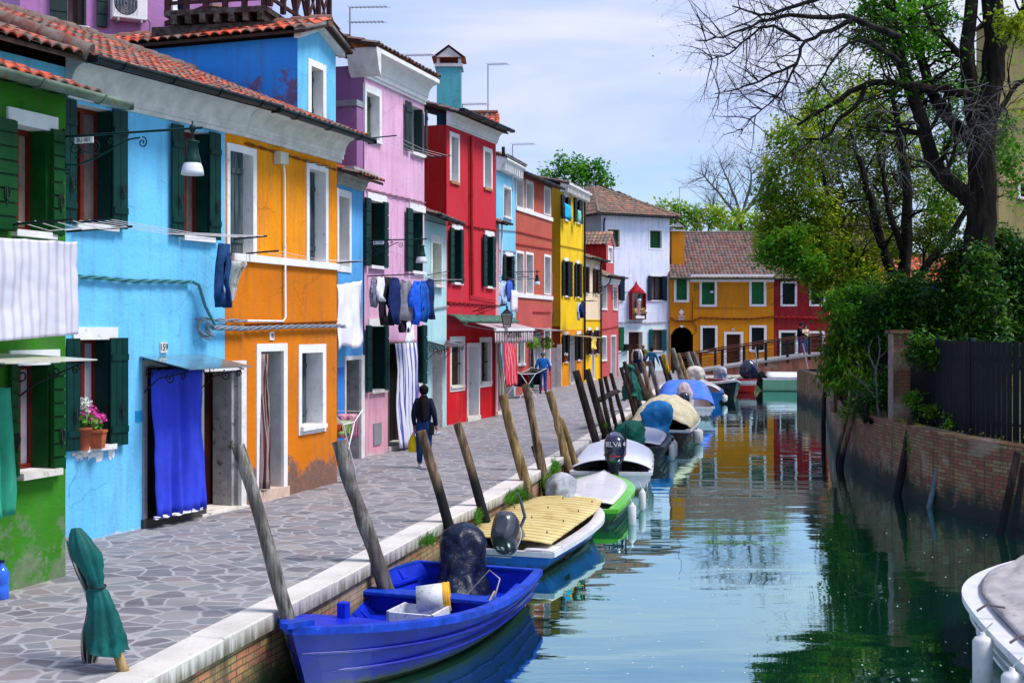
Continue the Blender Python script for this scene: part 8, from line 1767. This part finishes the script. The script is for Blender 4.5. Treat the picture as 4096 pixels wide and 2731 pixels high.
# --- hedge and shrubs behind the fence
rr = random.Random(5)
def bush(label, bl, mat, size=.12, per=30, crad=.25, mat2=None, seed=1, stems=6, fill=True, droop=0.0, aspect=.45, name='shrub'):
 r_ = random.Random(seed); x, y, rx, ry, Y, c = bl[0]; base = at(x, y, Y); base.z = BANKZ; o = tree(name, label, base, 'shrub'); mb = MB()
 for k in range(stems): b_ = bl[k % len(bl)]; e = at(b_[0] + r_.uniform(-.5, .5) * b_[2], b_[1] + r_.uniform(-.3, .6) * b_[3], b_[4]); s0 = Vector((base.x + r_.uniform(-.5, .5), base.y + r_.uniform(-.3, .3), BANKZ - .05)); limb(mb, [s0, s0.lerp(e, .5) + Vector((r_.uniform(-.2, .2), 0, .2)), e], .05, .015, r_, None, 6)
 mb.build('stems', BARK, o); mb = MB(); blobs(mb, bl, r_, size, per, crad, 1.9, droop, aspect); mb.build('foliage', mat, o)
 if mat2: mb = MB(); blobs(mb, [(a, b_ - c_ * .0, c_, d, Y_ - .25, max(2, n_ * .22)) for a, b_, c_, d, Y_, n_ in bl], r_, size, per, crad * .8, 1, droop, aspect); mb.build('lit_tint_sprays', mat2, o)  # brighter leaf colour on nearer clumps, painted as sunlit sprays
 return o
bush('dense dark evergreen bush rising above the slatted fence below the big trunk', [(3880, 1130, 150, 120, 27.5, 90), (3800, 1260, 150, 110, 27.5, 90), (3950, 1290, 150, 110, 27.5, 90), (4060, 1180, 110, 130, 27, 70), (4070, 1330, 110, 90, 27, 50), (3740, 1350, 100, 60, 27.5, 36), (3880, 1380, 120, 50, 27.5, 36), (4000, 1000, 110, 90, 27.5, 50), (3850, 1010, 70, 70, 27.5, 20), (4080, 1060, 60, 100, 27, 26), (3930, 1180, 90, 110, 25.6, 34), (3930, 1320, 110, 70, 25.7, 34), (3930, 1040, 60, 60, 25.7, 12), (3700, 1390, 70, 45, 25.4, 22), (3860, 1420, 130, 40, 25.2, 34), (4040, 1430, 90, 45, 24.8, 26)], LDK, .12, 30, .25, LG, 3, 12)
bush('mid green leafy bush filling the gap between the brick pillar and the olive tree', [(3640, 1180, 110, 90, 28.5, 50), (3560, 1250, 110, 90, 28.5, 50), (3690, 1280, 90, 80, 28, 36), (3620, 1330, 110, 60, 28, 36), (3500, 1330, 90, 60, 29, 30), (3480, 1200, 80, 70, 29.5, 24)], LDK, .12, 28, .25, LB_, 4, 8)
bush('bright willowy bush hanging over the corner of the garden wall', [(3430, 1290, 90, 80, 31, 40), (3365, 1380, 65, 90, 31, 40), (3420, 1420, 90, 80, 31, 36), (3370, 1240, 70, 60, 31.5, 20), (3335, 1490, 40, 60, 32, 18), (3440, 1520, 50, 60, 30, 14), (3360, 1500, 40, 50, 31, 8)], LG, .17, 22, .25, LB_, 6, 8, droop=.9, aspect=.28)
bush('dark shrub between the slatted fence and the wall near the bend', [(3540, 1560, 90, 80, 27, 40), (3470, 1610, 60, 50, 28, 20), (3340, 1560, 30, 60, 36, 12), (3345, 1440, 40, 90, 38, 22)], LDK, .10, 26, .2, None, 8, 4)
for i, (x, y, rx, ry, Y, c, lab) in enumerate([(3680, 1780, 48, 55, 24.3, 26, 'trailing green plant growing out of the garden wall beside the black pole'), (3740, 1640, 60, 30, 25, 18, 'low green weeds along the top of the garden wall below the pillar'), (3820, 1690, 50, 16, 24.0, 12, 'ragged grass tuft on the wall top by the fence'), (3395, 1640, 40, 40, 29.5, 14, 'leafy sprig on the corner of the garden wall'), (3660, 1600, 40, 40, 25.5, 14, 'ivy at the foot of the brick pillar')]):
 mb = MB(); blobs(mb, [(x, y, rx, ry, Y, c)], rr, .09, 22, .14); o = mb.build('ivy', LB_ if i != 1 else LG, None, at(x, y, Y)); tag(o, lab, 'plant')
mb = MB()
wp_ = along(offline(RW, .12)[1:8], .12)
for p in wp_:
 if rr.random() < .6: leaves(mb, Vector((*p, RT + .03)), .10, 8, .06, rr)
o = mb.build('moss', leafmat('yellow_moss', [(.12, .14, .01), (.28, .26, .02), (.10, .18, .01)], .2)); tag(o, kind='stuff')
t = tree('sapling', 'thin forked leafless sapling growing on the garden wall left of the pillar', at(3518, 1640, 27), 'sapling'); mb = MB(); tp = []
for pl, r0 in (([(3522, 1710), (3508, 1600), (3502, 1480), (3512, 1440), (3520, 1390), (3512, 1340)], .03), ([(3500, 1590), (3450, 1530), (3390, 1480)], .02), ([(3502, 1480), (3478, 1430), (3472, 1390), (3490, 1360)], .015), ([(3512, 1440), (3548, 1400)], .012)): limb(mb, T(pl, 26.6), r0, .008, rr, tp, 6, .01, 0)
mb.build('stems', TWIG, t)
# --- trees beyond the roofs
def far_tree(label, bl, mat, trunk, Y, size=.30, per=22, crad=.7, seed=1, mat2=None, nb=10):
 r_ = random.Random(seed); x, yb = trunk; b_ = at(x, yb, Y); b_.z = 0; o = tree('tree', label, b_, group='trees beyond the roofs'); top = at(bl[0][0], bl[0][1], Y); tp = []; mb = MB()
 limb(mb, [b_, b_.lerp(top, .5), top], .3, .12, r_, None, 8); mb.build('trunk', BARK, o); mb = MB()
 for q in bl[:nb]: limb(mb, [b_.lerp(top, .5), at(q[0], q[1] + q[3] * .3, Y)], .12, .04, r_, tp, 6, .1, 5, 1.6, 1)
 mb.build('limbs', BARK, o); mb = MB(); blobs(mb, bl, r_, size, per, crad); mb.build('crown', mat, o)
 if mat2: mb = MB(); blobs(mb, [(a, b2, c, d, e - 1, f * .3) for a, b2, c, d, e, f in bl], r_, size, per, crad * .8); mb.build('lit_tint_crown', mat2, o)  # nearer clumps in a second green, colour standing in for sunlit leaves
 return o
FG_ = leafmat('fresh_green_leaves', [(.008, .07, .004), (.03, .19, .01), (.08, .30, .02)], .35)
far_tree('fresh green tree rising behind the yellow and brick red houses', [(2290, 690, 60, 50, 92, 26), (2210, 720, 50, 40, 92, 18), (2370, 700, 60, 50, 92, 24), (2420, 730, 30, 50, 92, 12), (2250, 650, 30, 30, 92, 9), (2330, 660, 40, 35, 92, 12), (2395, 665, 25, 25, 92, 6), (2180, 690, 20, 20, 92, 4), (2320, 760, 100, 40, 92, 20)], FG_, (2320, 1400), 92, .34, 24, .6, 2, LB_)
far_tree('olive yellow tree behind the white house roof', [(2720, 850, 70, 45, 96, 26), (2650, 840, 40, 35, 96, 12), (2790, 870, 70, 40, 96, 22), (2860, 850, 60, 45, 96, 20), (2720, 900, 110, 40, 96, 24), (2900, 900, 80, 40, 96, 18)], LO, (2760, 1400), 96, .34, 24, .6, 3, LB_)
far_tree('olive tree behind the far orange roof, half hidden by the bare tree', [(2960, 890, 70, 50, 93, 22), (3040, 930, 80, 60, 93, 26), (3110, 880, 60, 60, 93, 18), (3160, 980, 90, 60, 93, 22)], LO, (3050, 1400), 93, .34, 24, .6, 4, LB_)
r_ = random.Random(9); Y = 98; b_ = at(2950, 1300, Y); b_.z = 0; t = tree('tree', 'grey leafless tree standing against the sky behind the far orange roof', b_, group='trees beyond the roofs'); mb = MB(); tp = []
for pl in ([(2950, 1000), (2960, 850), (2930, 760), (2900, 700), (2880, 640)], [(2960, 900), (2990, 780), (3010, 700), (2990, 630)], [(2955, 880), (2900, 800), (2850, 740), (2800, 690)], [(2970, 860), (3040, 770), (3070, 690), (3050, 610)], [(2960, 940), (2890, 860), (2830, 820)], [(3000, 820), (3090, 760), (3120, 700)]):
 limb(mb, T(pl, Y), .16, .03, r_, tp, 6, .05, 20, 2.6, 2, 3, .03, 3, .035, .2, .2)
limb(mb, [b_, at(2952, 1000, Y)], .4, .25, r_, None, 8); mb.build('branches', paint('grey_far_bark', (.13, .12, .13), .95, .2), t)
for i, (x, y, rx, ry, c) in enumerate([(2055, 1985, 40, 30, 26), (2020, 1990, 25, 18, 10), (2170, 1925, 22, 40, 16), (2205, 1870, 22, 30, 16), (1895, 2065, 14, 22, 8), (1690, 2160, 40, 12, 7), (2410, 1700, 10, 8, 2), (2548, 1640, 10, 10, 3)]):
 Y = min(((abs(CX + FPX * p.x / p.y - x)), p.y) for p in along(Q, .3))[1]; mb = MB(); r_ = random.Random(i); c0 = at(x, y, Y);
 for _ in range(c * 40):
  p = c0 + Vector((r_.gauss(0, .4) * rx * Y / FPX * 1.0, r_.gauss(0, .5) * .35, r_.gauss(0, .4) * ry * Y / FPX)) + Vector((.06, 0, 0)); d = Vector((r_.uniform(-.3, .7), r_.uniform(-.5, .5), r_.uniform(-.5, .9))).normalized(); s_ = d.cross(Vector((r_.uniform(-1, 1), 1, 0))).normalized() * .006
  L = r_.uniform(.05, .13); mb.add([p - s_, p + s_, p + d * L], [(0, 1, 2)])
 o = mb.build('grass_tuft', leafmat('wall_grass', [(.02, .10, .005), (.05, .20, .01), (.12, .28, .02)], .3), None, c0); tag(o, kind='stuff')
mb = MB(); r_ = random.Random(77)
for _ in range(170):
 x, y = r_.uniform(2300, 4090), 1900 + 800 * r_.random() ** .8; p = gp(x, y, WZ + .004)
 if p.x > 9 or p.x < QALL[3].x + (p.y - QALL[3].y) * .3 + 1.6: continue
 a = r_.uniform(0, 6.28); s_ = r_.uniform(.008, .022); u_ = Vector((math.cos(a), math.sin(a), 0)) * s_; v_ = Vector((-u_.y, u_.x, 0)) * .5; mb.add([p - u_, p + v_, p + u_, p - v_], [(0, 1, 2, 3)])
o = mb.build('floating_petals', WHITEF); tag(o, kind='stuff')
# PEOPLE
def skin_mesh(verts, edges, radii, root, sub=1):
 me = bpy.data.meshes.new('s'); me.from_pydata(verts, edges, []); ob = bpy.data.objects.new('s', me); C.objects.link(ob)
 md = ob.modifiers.new('skin', 'SKIN'); md.use_smooth_shade = True
 for i, (rx, ry) in enumerate(radii): me.skin_vertices[0].data[i].radius = (rx, ry); me.skin_vertices[0].data[i].use_root = (i == root)
 sd_ = ob.modifiers.new('sub', 'SUBSURF'); sd_.levels = sub; sd_.render_levels = sub
 dg = bpy.context.evaluated_depsgraph_get(); ev = ob.evaluated_get(dg); m2 = bpy.data.meshes.new_from_object(ev); vs_ = [v.co.copy() for v in m2.vertices]; fs = [tuple(p.vertices) for p in m2.polygons]
 bpy.data.objects.remove(ob); bpy.data.meshes.remove(me); bpy.data.meshes.remove(m2); return vs_, fs
SKINM = paint('skin', (.34, .17, .11), .6, .1)
def person(label, base, face, H, pose, top, topm, legm, shoem, hairm, long_hair=False, skirt=False, sleeves=True, build=1.0, hair_r=1.0, skinm=None, hood=None):
 """pose: offsets in metres of knees, ankles, elbows, wrists from the standing ones; face = compass angle the person looks at (0 = +Y, clockwise)"""
 k = H / 1.72; ca, sa = math.cos(-face), math.sin(-face)
 def W(p): x, y, z = p; x, y, z = x * k, y * k, z * k; return Vector((base[0] + x * ca - y * sa, base[1] + x * sa + y * ca, base[2] + z))
 j = dict(pelvis=(0, 0, .95), belly=(0, .01, 1.10), chest=(0, .0, 1.30), neck=(0, -.01, 1.47), chin=(0, .02, 1.56), head=(0, .02, 1.63), crown=(0, .0, 1.675),
    hipL=(-.09, 0, .90), kneeL=(-.10, .02, .50), ankL=(-.10, -.02, .09), toeL=(-.11, .14, .04), hipR=(.09, 0, .90), kneeR=(.10, .02, .50), ankR=(.10, -.02, .09), toeR=(.11, .14, .04),
    shL=(-.17, -.01, 1.41), elL=(-.23, -.03, 1.13), wrL=(-.24, .04, .88), hdL=(-.24, .06, .79), shR=(.17, -.01, 1.41), elR=(.23, -.03, 1.13), wrR=(.24, .04, .88), hdR=(.24, .06, .79))
 for n_, o_ in pose.items(): j[n_] = tuple(a + b_ for a, b_ in zip(j[n_], o_))
 b_ = build
 rad = dict(pelvis=(.14 * b_, .105 * b_), belly=(.125 * b_, .095 * b_), chest=(.165 * b_, .11 * b_), neck=(.055, .055), chin=(.06, .075), head=(.075, .095), crown=(.06, .075), hipL=(.085, .09), kneeL=(.055, .06), ankL=(.036, .04), toeL=(.035, .025),
      shL=(.064, .064), elL=(.04, .04), wrL=(.027, .027), hdL=(.022, .035))
 for s_ in ('hip', 'knee', 'ank', 'toe', 'sh', 'el', 'wr', 'hd'): rad[s_ + 'R'] = rad[s_ + 'L']
 E = [('pelvis', 'belly'), ('belly', 'chest'), ('chest', 'neck'), ('neck', 'chin'), ('chin', 'head'), ('head', 'crown')] + [(a + s_, c_ + s_) for s_ in 'LR' for a, c_ in (('hip', 'knee'), ('knee', 'ank'), ('ank', 'toe'), ('sh', 'el'), ('el', 'wr'), ('wr', 'hd'))] + [('pelvis', 'hipL'), ('pelvis', 'hipR'), ('chest', 'shL'), ('chest', 'shR')]
 def part(name, names, grow, mat, parent, over=None, sub=1, extra=None):
  idx = {n_: i for i, n_ in enumerate(names)}; es = [(idx[a], idx[c_]) for a, c_ in E if a in idx and c_ in idx]; r_ = []
  for n_ in names: g = (over or {}).get(n_, grow); r_.append(((rad[n_][0] + g) * k, (rad[n_][1] + g) * k))
  root = idx.get('pelvis', idx.get('chest', 0)); vs_, fs = skin_mesh([tuple(W(j[n_])) for n_ in names], es, r_, root, sub); mb = MB(); mb.add(vs_, fs, smooth=True)
  if extra: extra(mb)
  return mb.build(name, mat, parent)
 o = thing('person', label, 'person', base)
 def hands(mb):
  for s_, sx in (('L', -1), ('R', 1)):
   h = W(j['hd' + s_]); w_ = W(j['wr' + s_]); d = (h - w_).normalized(); sd_ = (W((1, 0, 0)) - W((0, 0, 0))).normalized(); f = (W((0, 1, 0)) - W((0, 0, 0))).normalized(); sp = d.cross(sd_).normalized()
   for i, (off, L) in enumerate(((-.03, .060), (-.01, .07), (.01, .065), (.03, .052))): p = h + sp * off * k + d * .01; mb.tube([p, p + d * L * .5 * k + sd_ * -sx * .008, p + d * L * k + sd_ * -sx * .025 * k], [.0095 * k, .009 * k, .007 * k], 6)
   p = w_.lerp(h, .4); mb.tube([p - sp * .02 * k, p - sp * .05 * k + d * .03 * k, p - sp * .05 * k + d * .065 * k], [.011 * k, .010 * k, .008 * k], 6)
  hd_ = W(j['head']); f = (W((0, 1, 0)) - W((0, 0, 0))).normalized(); r2 = (W((1, 0, 0)) - W((0, 0, 0))).normalized(); up = Vector((0, 0, 1))
  mb.tube([hd_ + f * .085 * k + up * .02 * k, hd_ + f * .115 * k - up * .02 * k, hd_ + f * .09 * k - up * .03 * k], [.008 * k, .014 * k, .01 * k], 6)
  for sx in (-1, 1): mb.tube([hd_ + r2 * sx * .075 * k + up * .02 * k, hd_ + r2 * sx * .09 * k - f * .01 * k, hd_ + r2 * sx * .078 * k - up * .03 * k], [.008 * k, .014 * k, .008 * k], 6)
 part('body', list(j.keys()), 0, skinm or SKINM, o, {'belly': -.035, 'pelvis': -.03, 'hipL': -.02, 'hipR': -.02}, 2, hands)
 part(top, ['pelvis', 'belly', 'chest', 'neck', 'shL', 'elL', 'shR', 'elR'] + (['wrL', 'wrR'] if sleeves else []), .016, topm, o, {'neck': .004, 'pelvis': .045, 'belly': .03, 'elL': .024, 'elR': .024, 'wrL': .014, 'wrR': .014, 'shL': .022, 'shR': .022}, 2)
 part('trousers', ['belly', 'pelvis', 'hipL', 'kneeL', 'ankL', 'hipR', 'kneeR', 'ankR'], .014, legm, o, {'ankL': .024, 'ankR': .024, 'pelvis': .012, 'belly': -.01}, 2)
 for s_ in 'LR':
  mb = MB(); a, t_ = W(j['ank' + s_]), W(j['toe' + s_]); f = (t_ - a); f.z = 0; f.normalize(); r2 = Vector((f.y, -f.x, 0)); z0 = min(a.z - .07 * k, base[2] + (j['ank' + s_][2] - .09) * k); secs = []
  for q, w_, h_ in ((-.07, .030, .07), (-.04, .040, .085), (.04, .042, .08), (.12, .045, .05), (.17, .035, .035), (.19, .015, .02)): secs.append([a + f * q * k + r2 * (math.cos(t2) * w_ * k) + Vector((0, 0, z0 - a.z + h_ * k * (.5 + .5 * math.sin(t2)))) for t2 in [2 * math.pi * i / 10 for i in range(10)]])
  mb.loft(secs); mb.build('shoe', shoem, o)
 hd_ = W(j['head']); f = (W((0, 1, 0)) - W((0, 0, 0))).normalized(); r2 = (W((1, 0, 0)) - W((0, 0, 0))).normalized(); mb = MB(); secs = []
 for z, w_, bk, fr in ((-.09, .055, .07, .0), (-.05, .085, .10, .02), (.0, .096 * hair_r, .118 * hair_r, .03), (.05, .094 * hair_r, .118 * hair_r, .085), (.085, .078, .10, .085), (.112, .045, .06, .05), (.12, .01, .01, .01)):
  secs.append([hd_ + r2 * (math.cos(a) * w_ * k) + f * ((math.sin(a) * (fr if math.sin(a) > 0 else bk)) * k) + Vector((0, 0, z * k)) for a in [2 * math.pi * i / 18 for i in range(18)]])
 if long_hair:
  low = []
  for z, w_, bk in ((-.66 if long_hair == 2 else -.22, .05, .15), (-.52 if long_hair == 2 else -.2, .085, .20), (-.30 if long_hair == 2 else -.17, .10, .19), (-.16, .10, .15)): low.append([hd_ + r2 * (math.cos(a) * w_ * k) + f * ((math.sin(a) * (.0 if math.sin(a) > 0 else bk)) * k - .03 * k) + Vector((0, 0, z * k)) for a in [2 * math.pi * i / 18 for i in range(18)]])
  secs = low + secs
 mb.loft(secs); mb.build('hair', hairm, o)
 return o, W, j
HB = paint('black_hair', (.002, .002, .003), .9, .2); HG = paint('grey_hair', (.14, .13, .13), .7, .2); HBL = paint('blonde_hair', (.50, .30, .10), .6, .3); HBR = paint('dark_brown_hair', (.018, .010, .007), .6, .2)
NJ = paint('navy_jacket_cloth', (.006, .009, .028), .9, .2, 8, .3); JE = paint('jeans_denim', (.010, .045, .17), .9, .3, 9, .3); SHW = paint('white_shoe', (.65, .65, .68), .5, .1); SHB = paint('black_shoe', (.01, .01, .012), .4, .1)
b_ = gp(1695, 1872); o, W, j = person('person with waist long black hair, navy jacket and jeans walking away carrying a yellow bag', b_, R(4), 1.56, dict(kneeL=(0, .04, 0), ankL=(0, .12, .0), toeL=(0, .12, 0), kneeR=(0, .02, 0), ankR=(0, -.22, .06), toeR=(0, -.20, -.02), shL=(.02, 0, -.01), shR=(-.02, 0, -.01), elL=(.02, -.02, 0), wrL=(.03, .04, 0), hdL=(.03, .05, 0), elR=(-.0, -.04, 0), wrR=(.02, -.02, .0), hdR=(.03, -.02, 0)), 'jacket', NJ, JE, SHW, HB, 2, build=1.08, hair_r=1.06)
q = W(j['hdL']) + Vector((-.03, 0, -.04)); mb = MB(); secs = []
for z, w_, d_ in ((0, .01, .01), (-.05, .03, .025), (-.10, .06, .05), (-.2, .09, .07), (-.32, .10, .075), (-.38, .08, .06)): secs.append([q + Vector((math.cos(a) * w_ * (1 + .08 * math.sin(5 * a)), math.sin(a) * d_, z)) for a in [2 * math.pi * i / 16 for i in range(16)]])
mb.loft(secs); y = mb.build('carrier_bag', paint('yellow_plastic_bag', (.75, .52, .01), .4, .2, 10, .3), None, q); tag(y, 'yellow plastic bag hanging from the hand of the long haired walker', 'bag')
q = W(j['hdR']) + Vector((-.10, .0, .12)); mb = MB(); mb.box(q.x - .04, q.x + .05, q.y - .1, q.y + .1, q.z - .2, q.z + .03); mb.tube([q, W((.05, .1, 1.2)), W((-.14, 0, 1.44))], .008, 5); y = mb.build('shoulder_bag', INK, None, q); bevel(y, .015); tag(y, 'small black shoulder bag at the right hip of the long haired walker', 'bag')
q = W(j['hdR']) + Vector((.0, 0, -.05)); mb = MB(); mb.tube([q + Vector((-.06, 0, -.02)), q + Vector((.03, 0, 0)), q + Vector((.10, 0, .02))], [.03, .032, .012], 10); y = mb.build('water_bottle', paint('clear_plastic', (.45, .5, .55), .1, .2, coat=.6), None, q); tag(y, 'clear plastic bottle held by the long haired walker', 'bottle')
b_ = gp(2172, 1574); o, W, j = person('person with cropped grey hair in a bright blue work jacket walking away with a cane', b_, R(-3), 1.66, dict(ankR=(0, -.10, .0), toeR=(0, -.1, 0), ankL=(0, .10, 0), toeL=(0, .1, 0), elL=(-.06, -.02, 0), wrL=(-.09, .02, 0), hdL=(-.08, .03, 0), elR=(.05, -.02, 0), wrR=(.06, .06, .03), hdR=(.06, .08, .03)), 'jacket', paint('work_blue_cloth', (.008, .12, .42), .8, .2, 8, .3), paint('work_trousers', (.012, .06, .26), .85, .25, 8, .3), SHB, HG, False, build=1.32, hair_r=.97)
q = W(j['hdR']); mb = MB(); mb.tube([Vector((q.x + .04, q.y + .05, base_z := 0.0)), q + Vector((.02, .02, .0)), q + Vector((0, -.05, .03))], .012, 6); y = mb.build('walking_cane', INK, None, (q.x, q.y, 0)); tag(y, 'dark walking cane in the hand of the blue jacketed walker', 'cane')
b_ = gp(2548, 1515); o, W, j = person('person in a white sweater with a black backpack standing by the white house', b_, R(18), 1.76, dict(kneeR=(.02, .05, 0), elR=(.03, .0, 0)), 'sweater', paint('white_sweater', (.60, .60, .66), .9, .1, 8, .3), paint('dark_blue_jeans', (.006, .015, .07), .9, .3, 9, .3), SHB, HBR, False, build=1.12)
mb = MB(); secs = []
for z, w_, d_ in ((.98, .10, .05), (1.02, .14, .08), (1.2, .15, .09), (1.34, .13, .08), (1.42, .08, .04)): secs.append([W((math.cos(a) * w_ - .02, -.19 - math.sin(a) * d_, z)) for a in [2 * math.pi * i / 16 for i in range(16)]])
mb.loft(secs)
for sx in (-1, 1): mb.tube([W((sx * .11, -.14, 1.40)), W((sx * .12, -.0, 1.50)), W((sx * .13, .13, 1.35)), W((sx * .15, .10, 1.12)), W((sx * .14, -.13, 1.06))], .018, 5)
y = mb.build('backpack', paint('black_leather', (.012, .012, .016), .5, .2), None, W((0, -.2, 1.2))); tag(y, 'black leather backpack worn over the white sweater', 'backpack')
b_ = gp(2573, 1500); o, W, j = person('blonde person in sunglasses and an olive jacket over black facing the camera', b_, R(185), 1.66, dict(elR=(.02, .04, .0), wrR=(-.12, .22, .22), hdR=(-.14, .26, .26), elL=(-.02, .04, 0), wrL=(.12, .22, .2), hdL=(.14, .25, .22)), 'jacket', paint('olive_jacket', (.13, .13, .015), .85, .3, 7, .3), INK, SHW, HBL, 1)
mb = MB(); secs = [[W((math.cos(a) * w_, .10 + math.sin(a) * .05, z)) for a in [2 * math.pi * i / 12 for i in range(12)]] for z, w_ in ((.95, .10), (1.15, .07), (1.42, .06))]; mb.loft(secs); mb.build('dark_top', INK, o)
mb = MB(); mb.tube([W((-.07, .10, 1.645)), W((-.03, .125, 1.64)), W((.03, .125, 1.64)), W((.07, .10, 1.645))], .018, 6); mb.build('sunglasses', INK, o)
b_ = gp(2607, 1520); o, W, j = person('person with short black hair in a denim jacket and black trousers walking away', b_, R(12), 1.62, dict(kneeL=(0, -.02, 0), ankL=(-.02, -.20, .05), toeL=(-.02, -.2, 0), ankR=(.02, .14, 0), toeR=(.02, .14, 0), elR=(.07, -.06, 0), wrR=(.14, -.08, .02), hdR=(.17, -.08, .0), elL=(-.08, -.02, .0), wrL=(-.12, .04, .03), hdL=(-.12, .06, .02)), 'denim_jacket', paint('denim_jacket_cloth', (.012, .10, .26), .85, .4, 8, .3), INK, SHB, HB, False, build=1.05, hair_r=1.05)
q = W((-.20, .04, .92)); mb = MB(); mb.box(q.x - .09, q.x + .09, q.y - .05, q.y + .05, q.z - .16, q.z + .06); mb.tube([q, W((-.05, -.13, 1.2)), W((.12, -.02, 1.49))], .008, 5); y = mb.build('handbag', paint('tan_leather', (.35, .09, .02), .5, .2), None, q); bevel(y, .02); tag(y, 'tan leather handbag slung across the denim jacket', 'handbag')
zb = zat(at(3195, 0, YB + .6).x) + .06
b_ = Vector((at(3197, 0, YB + .7).x, YB + .7, zb)); o, W, j = person('person in a dark hooded top, cap and jeans leaning on the bridge rail', b_, R(100), 1.80, dict(chest=(0, .02, 0), neck=(0, .05, 0), chin=(0, .08, 0), head=(0, .09, -.01), crown=(0, .08, -.01), elR=(0, .15, .02), wrR=(-.03, .36, .12), hdR=(-.03, .42, .12), elL=(0, .1, 0), wrL=(.03, .34, .12), hdL=(.03, .40, .12)), 'hooded_top', paint('black_navy_jersey', (.004, .005, .012), .9, .2, 8, .3), JE, SHW, HB, False, build=1.15)
mb = MB(); hd_ = W(j['head']); fwd = (W((0, 1, 0)) - W((0, 0, 0))).normalized(); mb.loft([[hd_ + Vector((math.cos(a) * r_, math.sin(a) * r_, z)) for a in [2 * math.pi * i / 14 for i in range(14)]] for z, r_ in ((.04, .112), (.09, .108), (.13, .07), (.14, .01))]); mb.hexa([hd_ + fwd * x + Vector((fwd.y, -fwd.x, 0)) * y + Vector((0, 0, z)) for z in (.045, .055) for x, y in ((.08, -.07), (.20, -.05), (.20, .05), (.08, .07))]); mb.build('cap', NJ, o)
b_ = Vector((at(3222, 0, YB + .8).x, YB + .8, zb)); o, W, j = person('dark haired person in a pale top holding up a phone on the bridge', b_, R(165), 1.68, dict(elR=(.0, .12, .10), wrR=(-.10, .26, .42), hdR=(-.12, .30, .50), elL=(.0, .10, .05), wrL=(.08, .28, .38), hdL=(.08, .32, .46)), 'top', paint('cream_top', (.62, .52, .30), .8, .2, 6), paint('light_jeans', (.03, .12, .30), .9, .5, 9, .3), SHW, HBR, 1, sleeves=False, skinm=paint('fair_skin', (.52, .30, .24), .6, .1))
q = W((.0, .33, 1.50)) ; q = (W(j['hdR']) + W(j['hdL'])) / 2 + Vector((0, 0, .06)); mb = MB(); mb.box(q.x - .04, q.x + .04, q.y - .006, q.y + .006, q.z - .06, q.z + .09); y = mb.build('phone', paint('pink_phone', (.6, .4, .5), .3), None, q); tag(y, 'phone held up by the person in the pale top', 'phone')
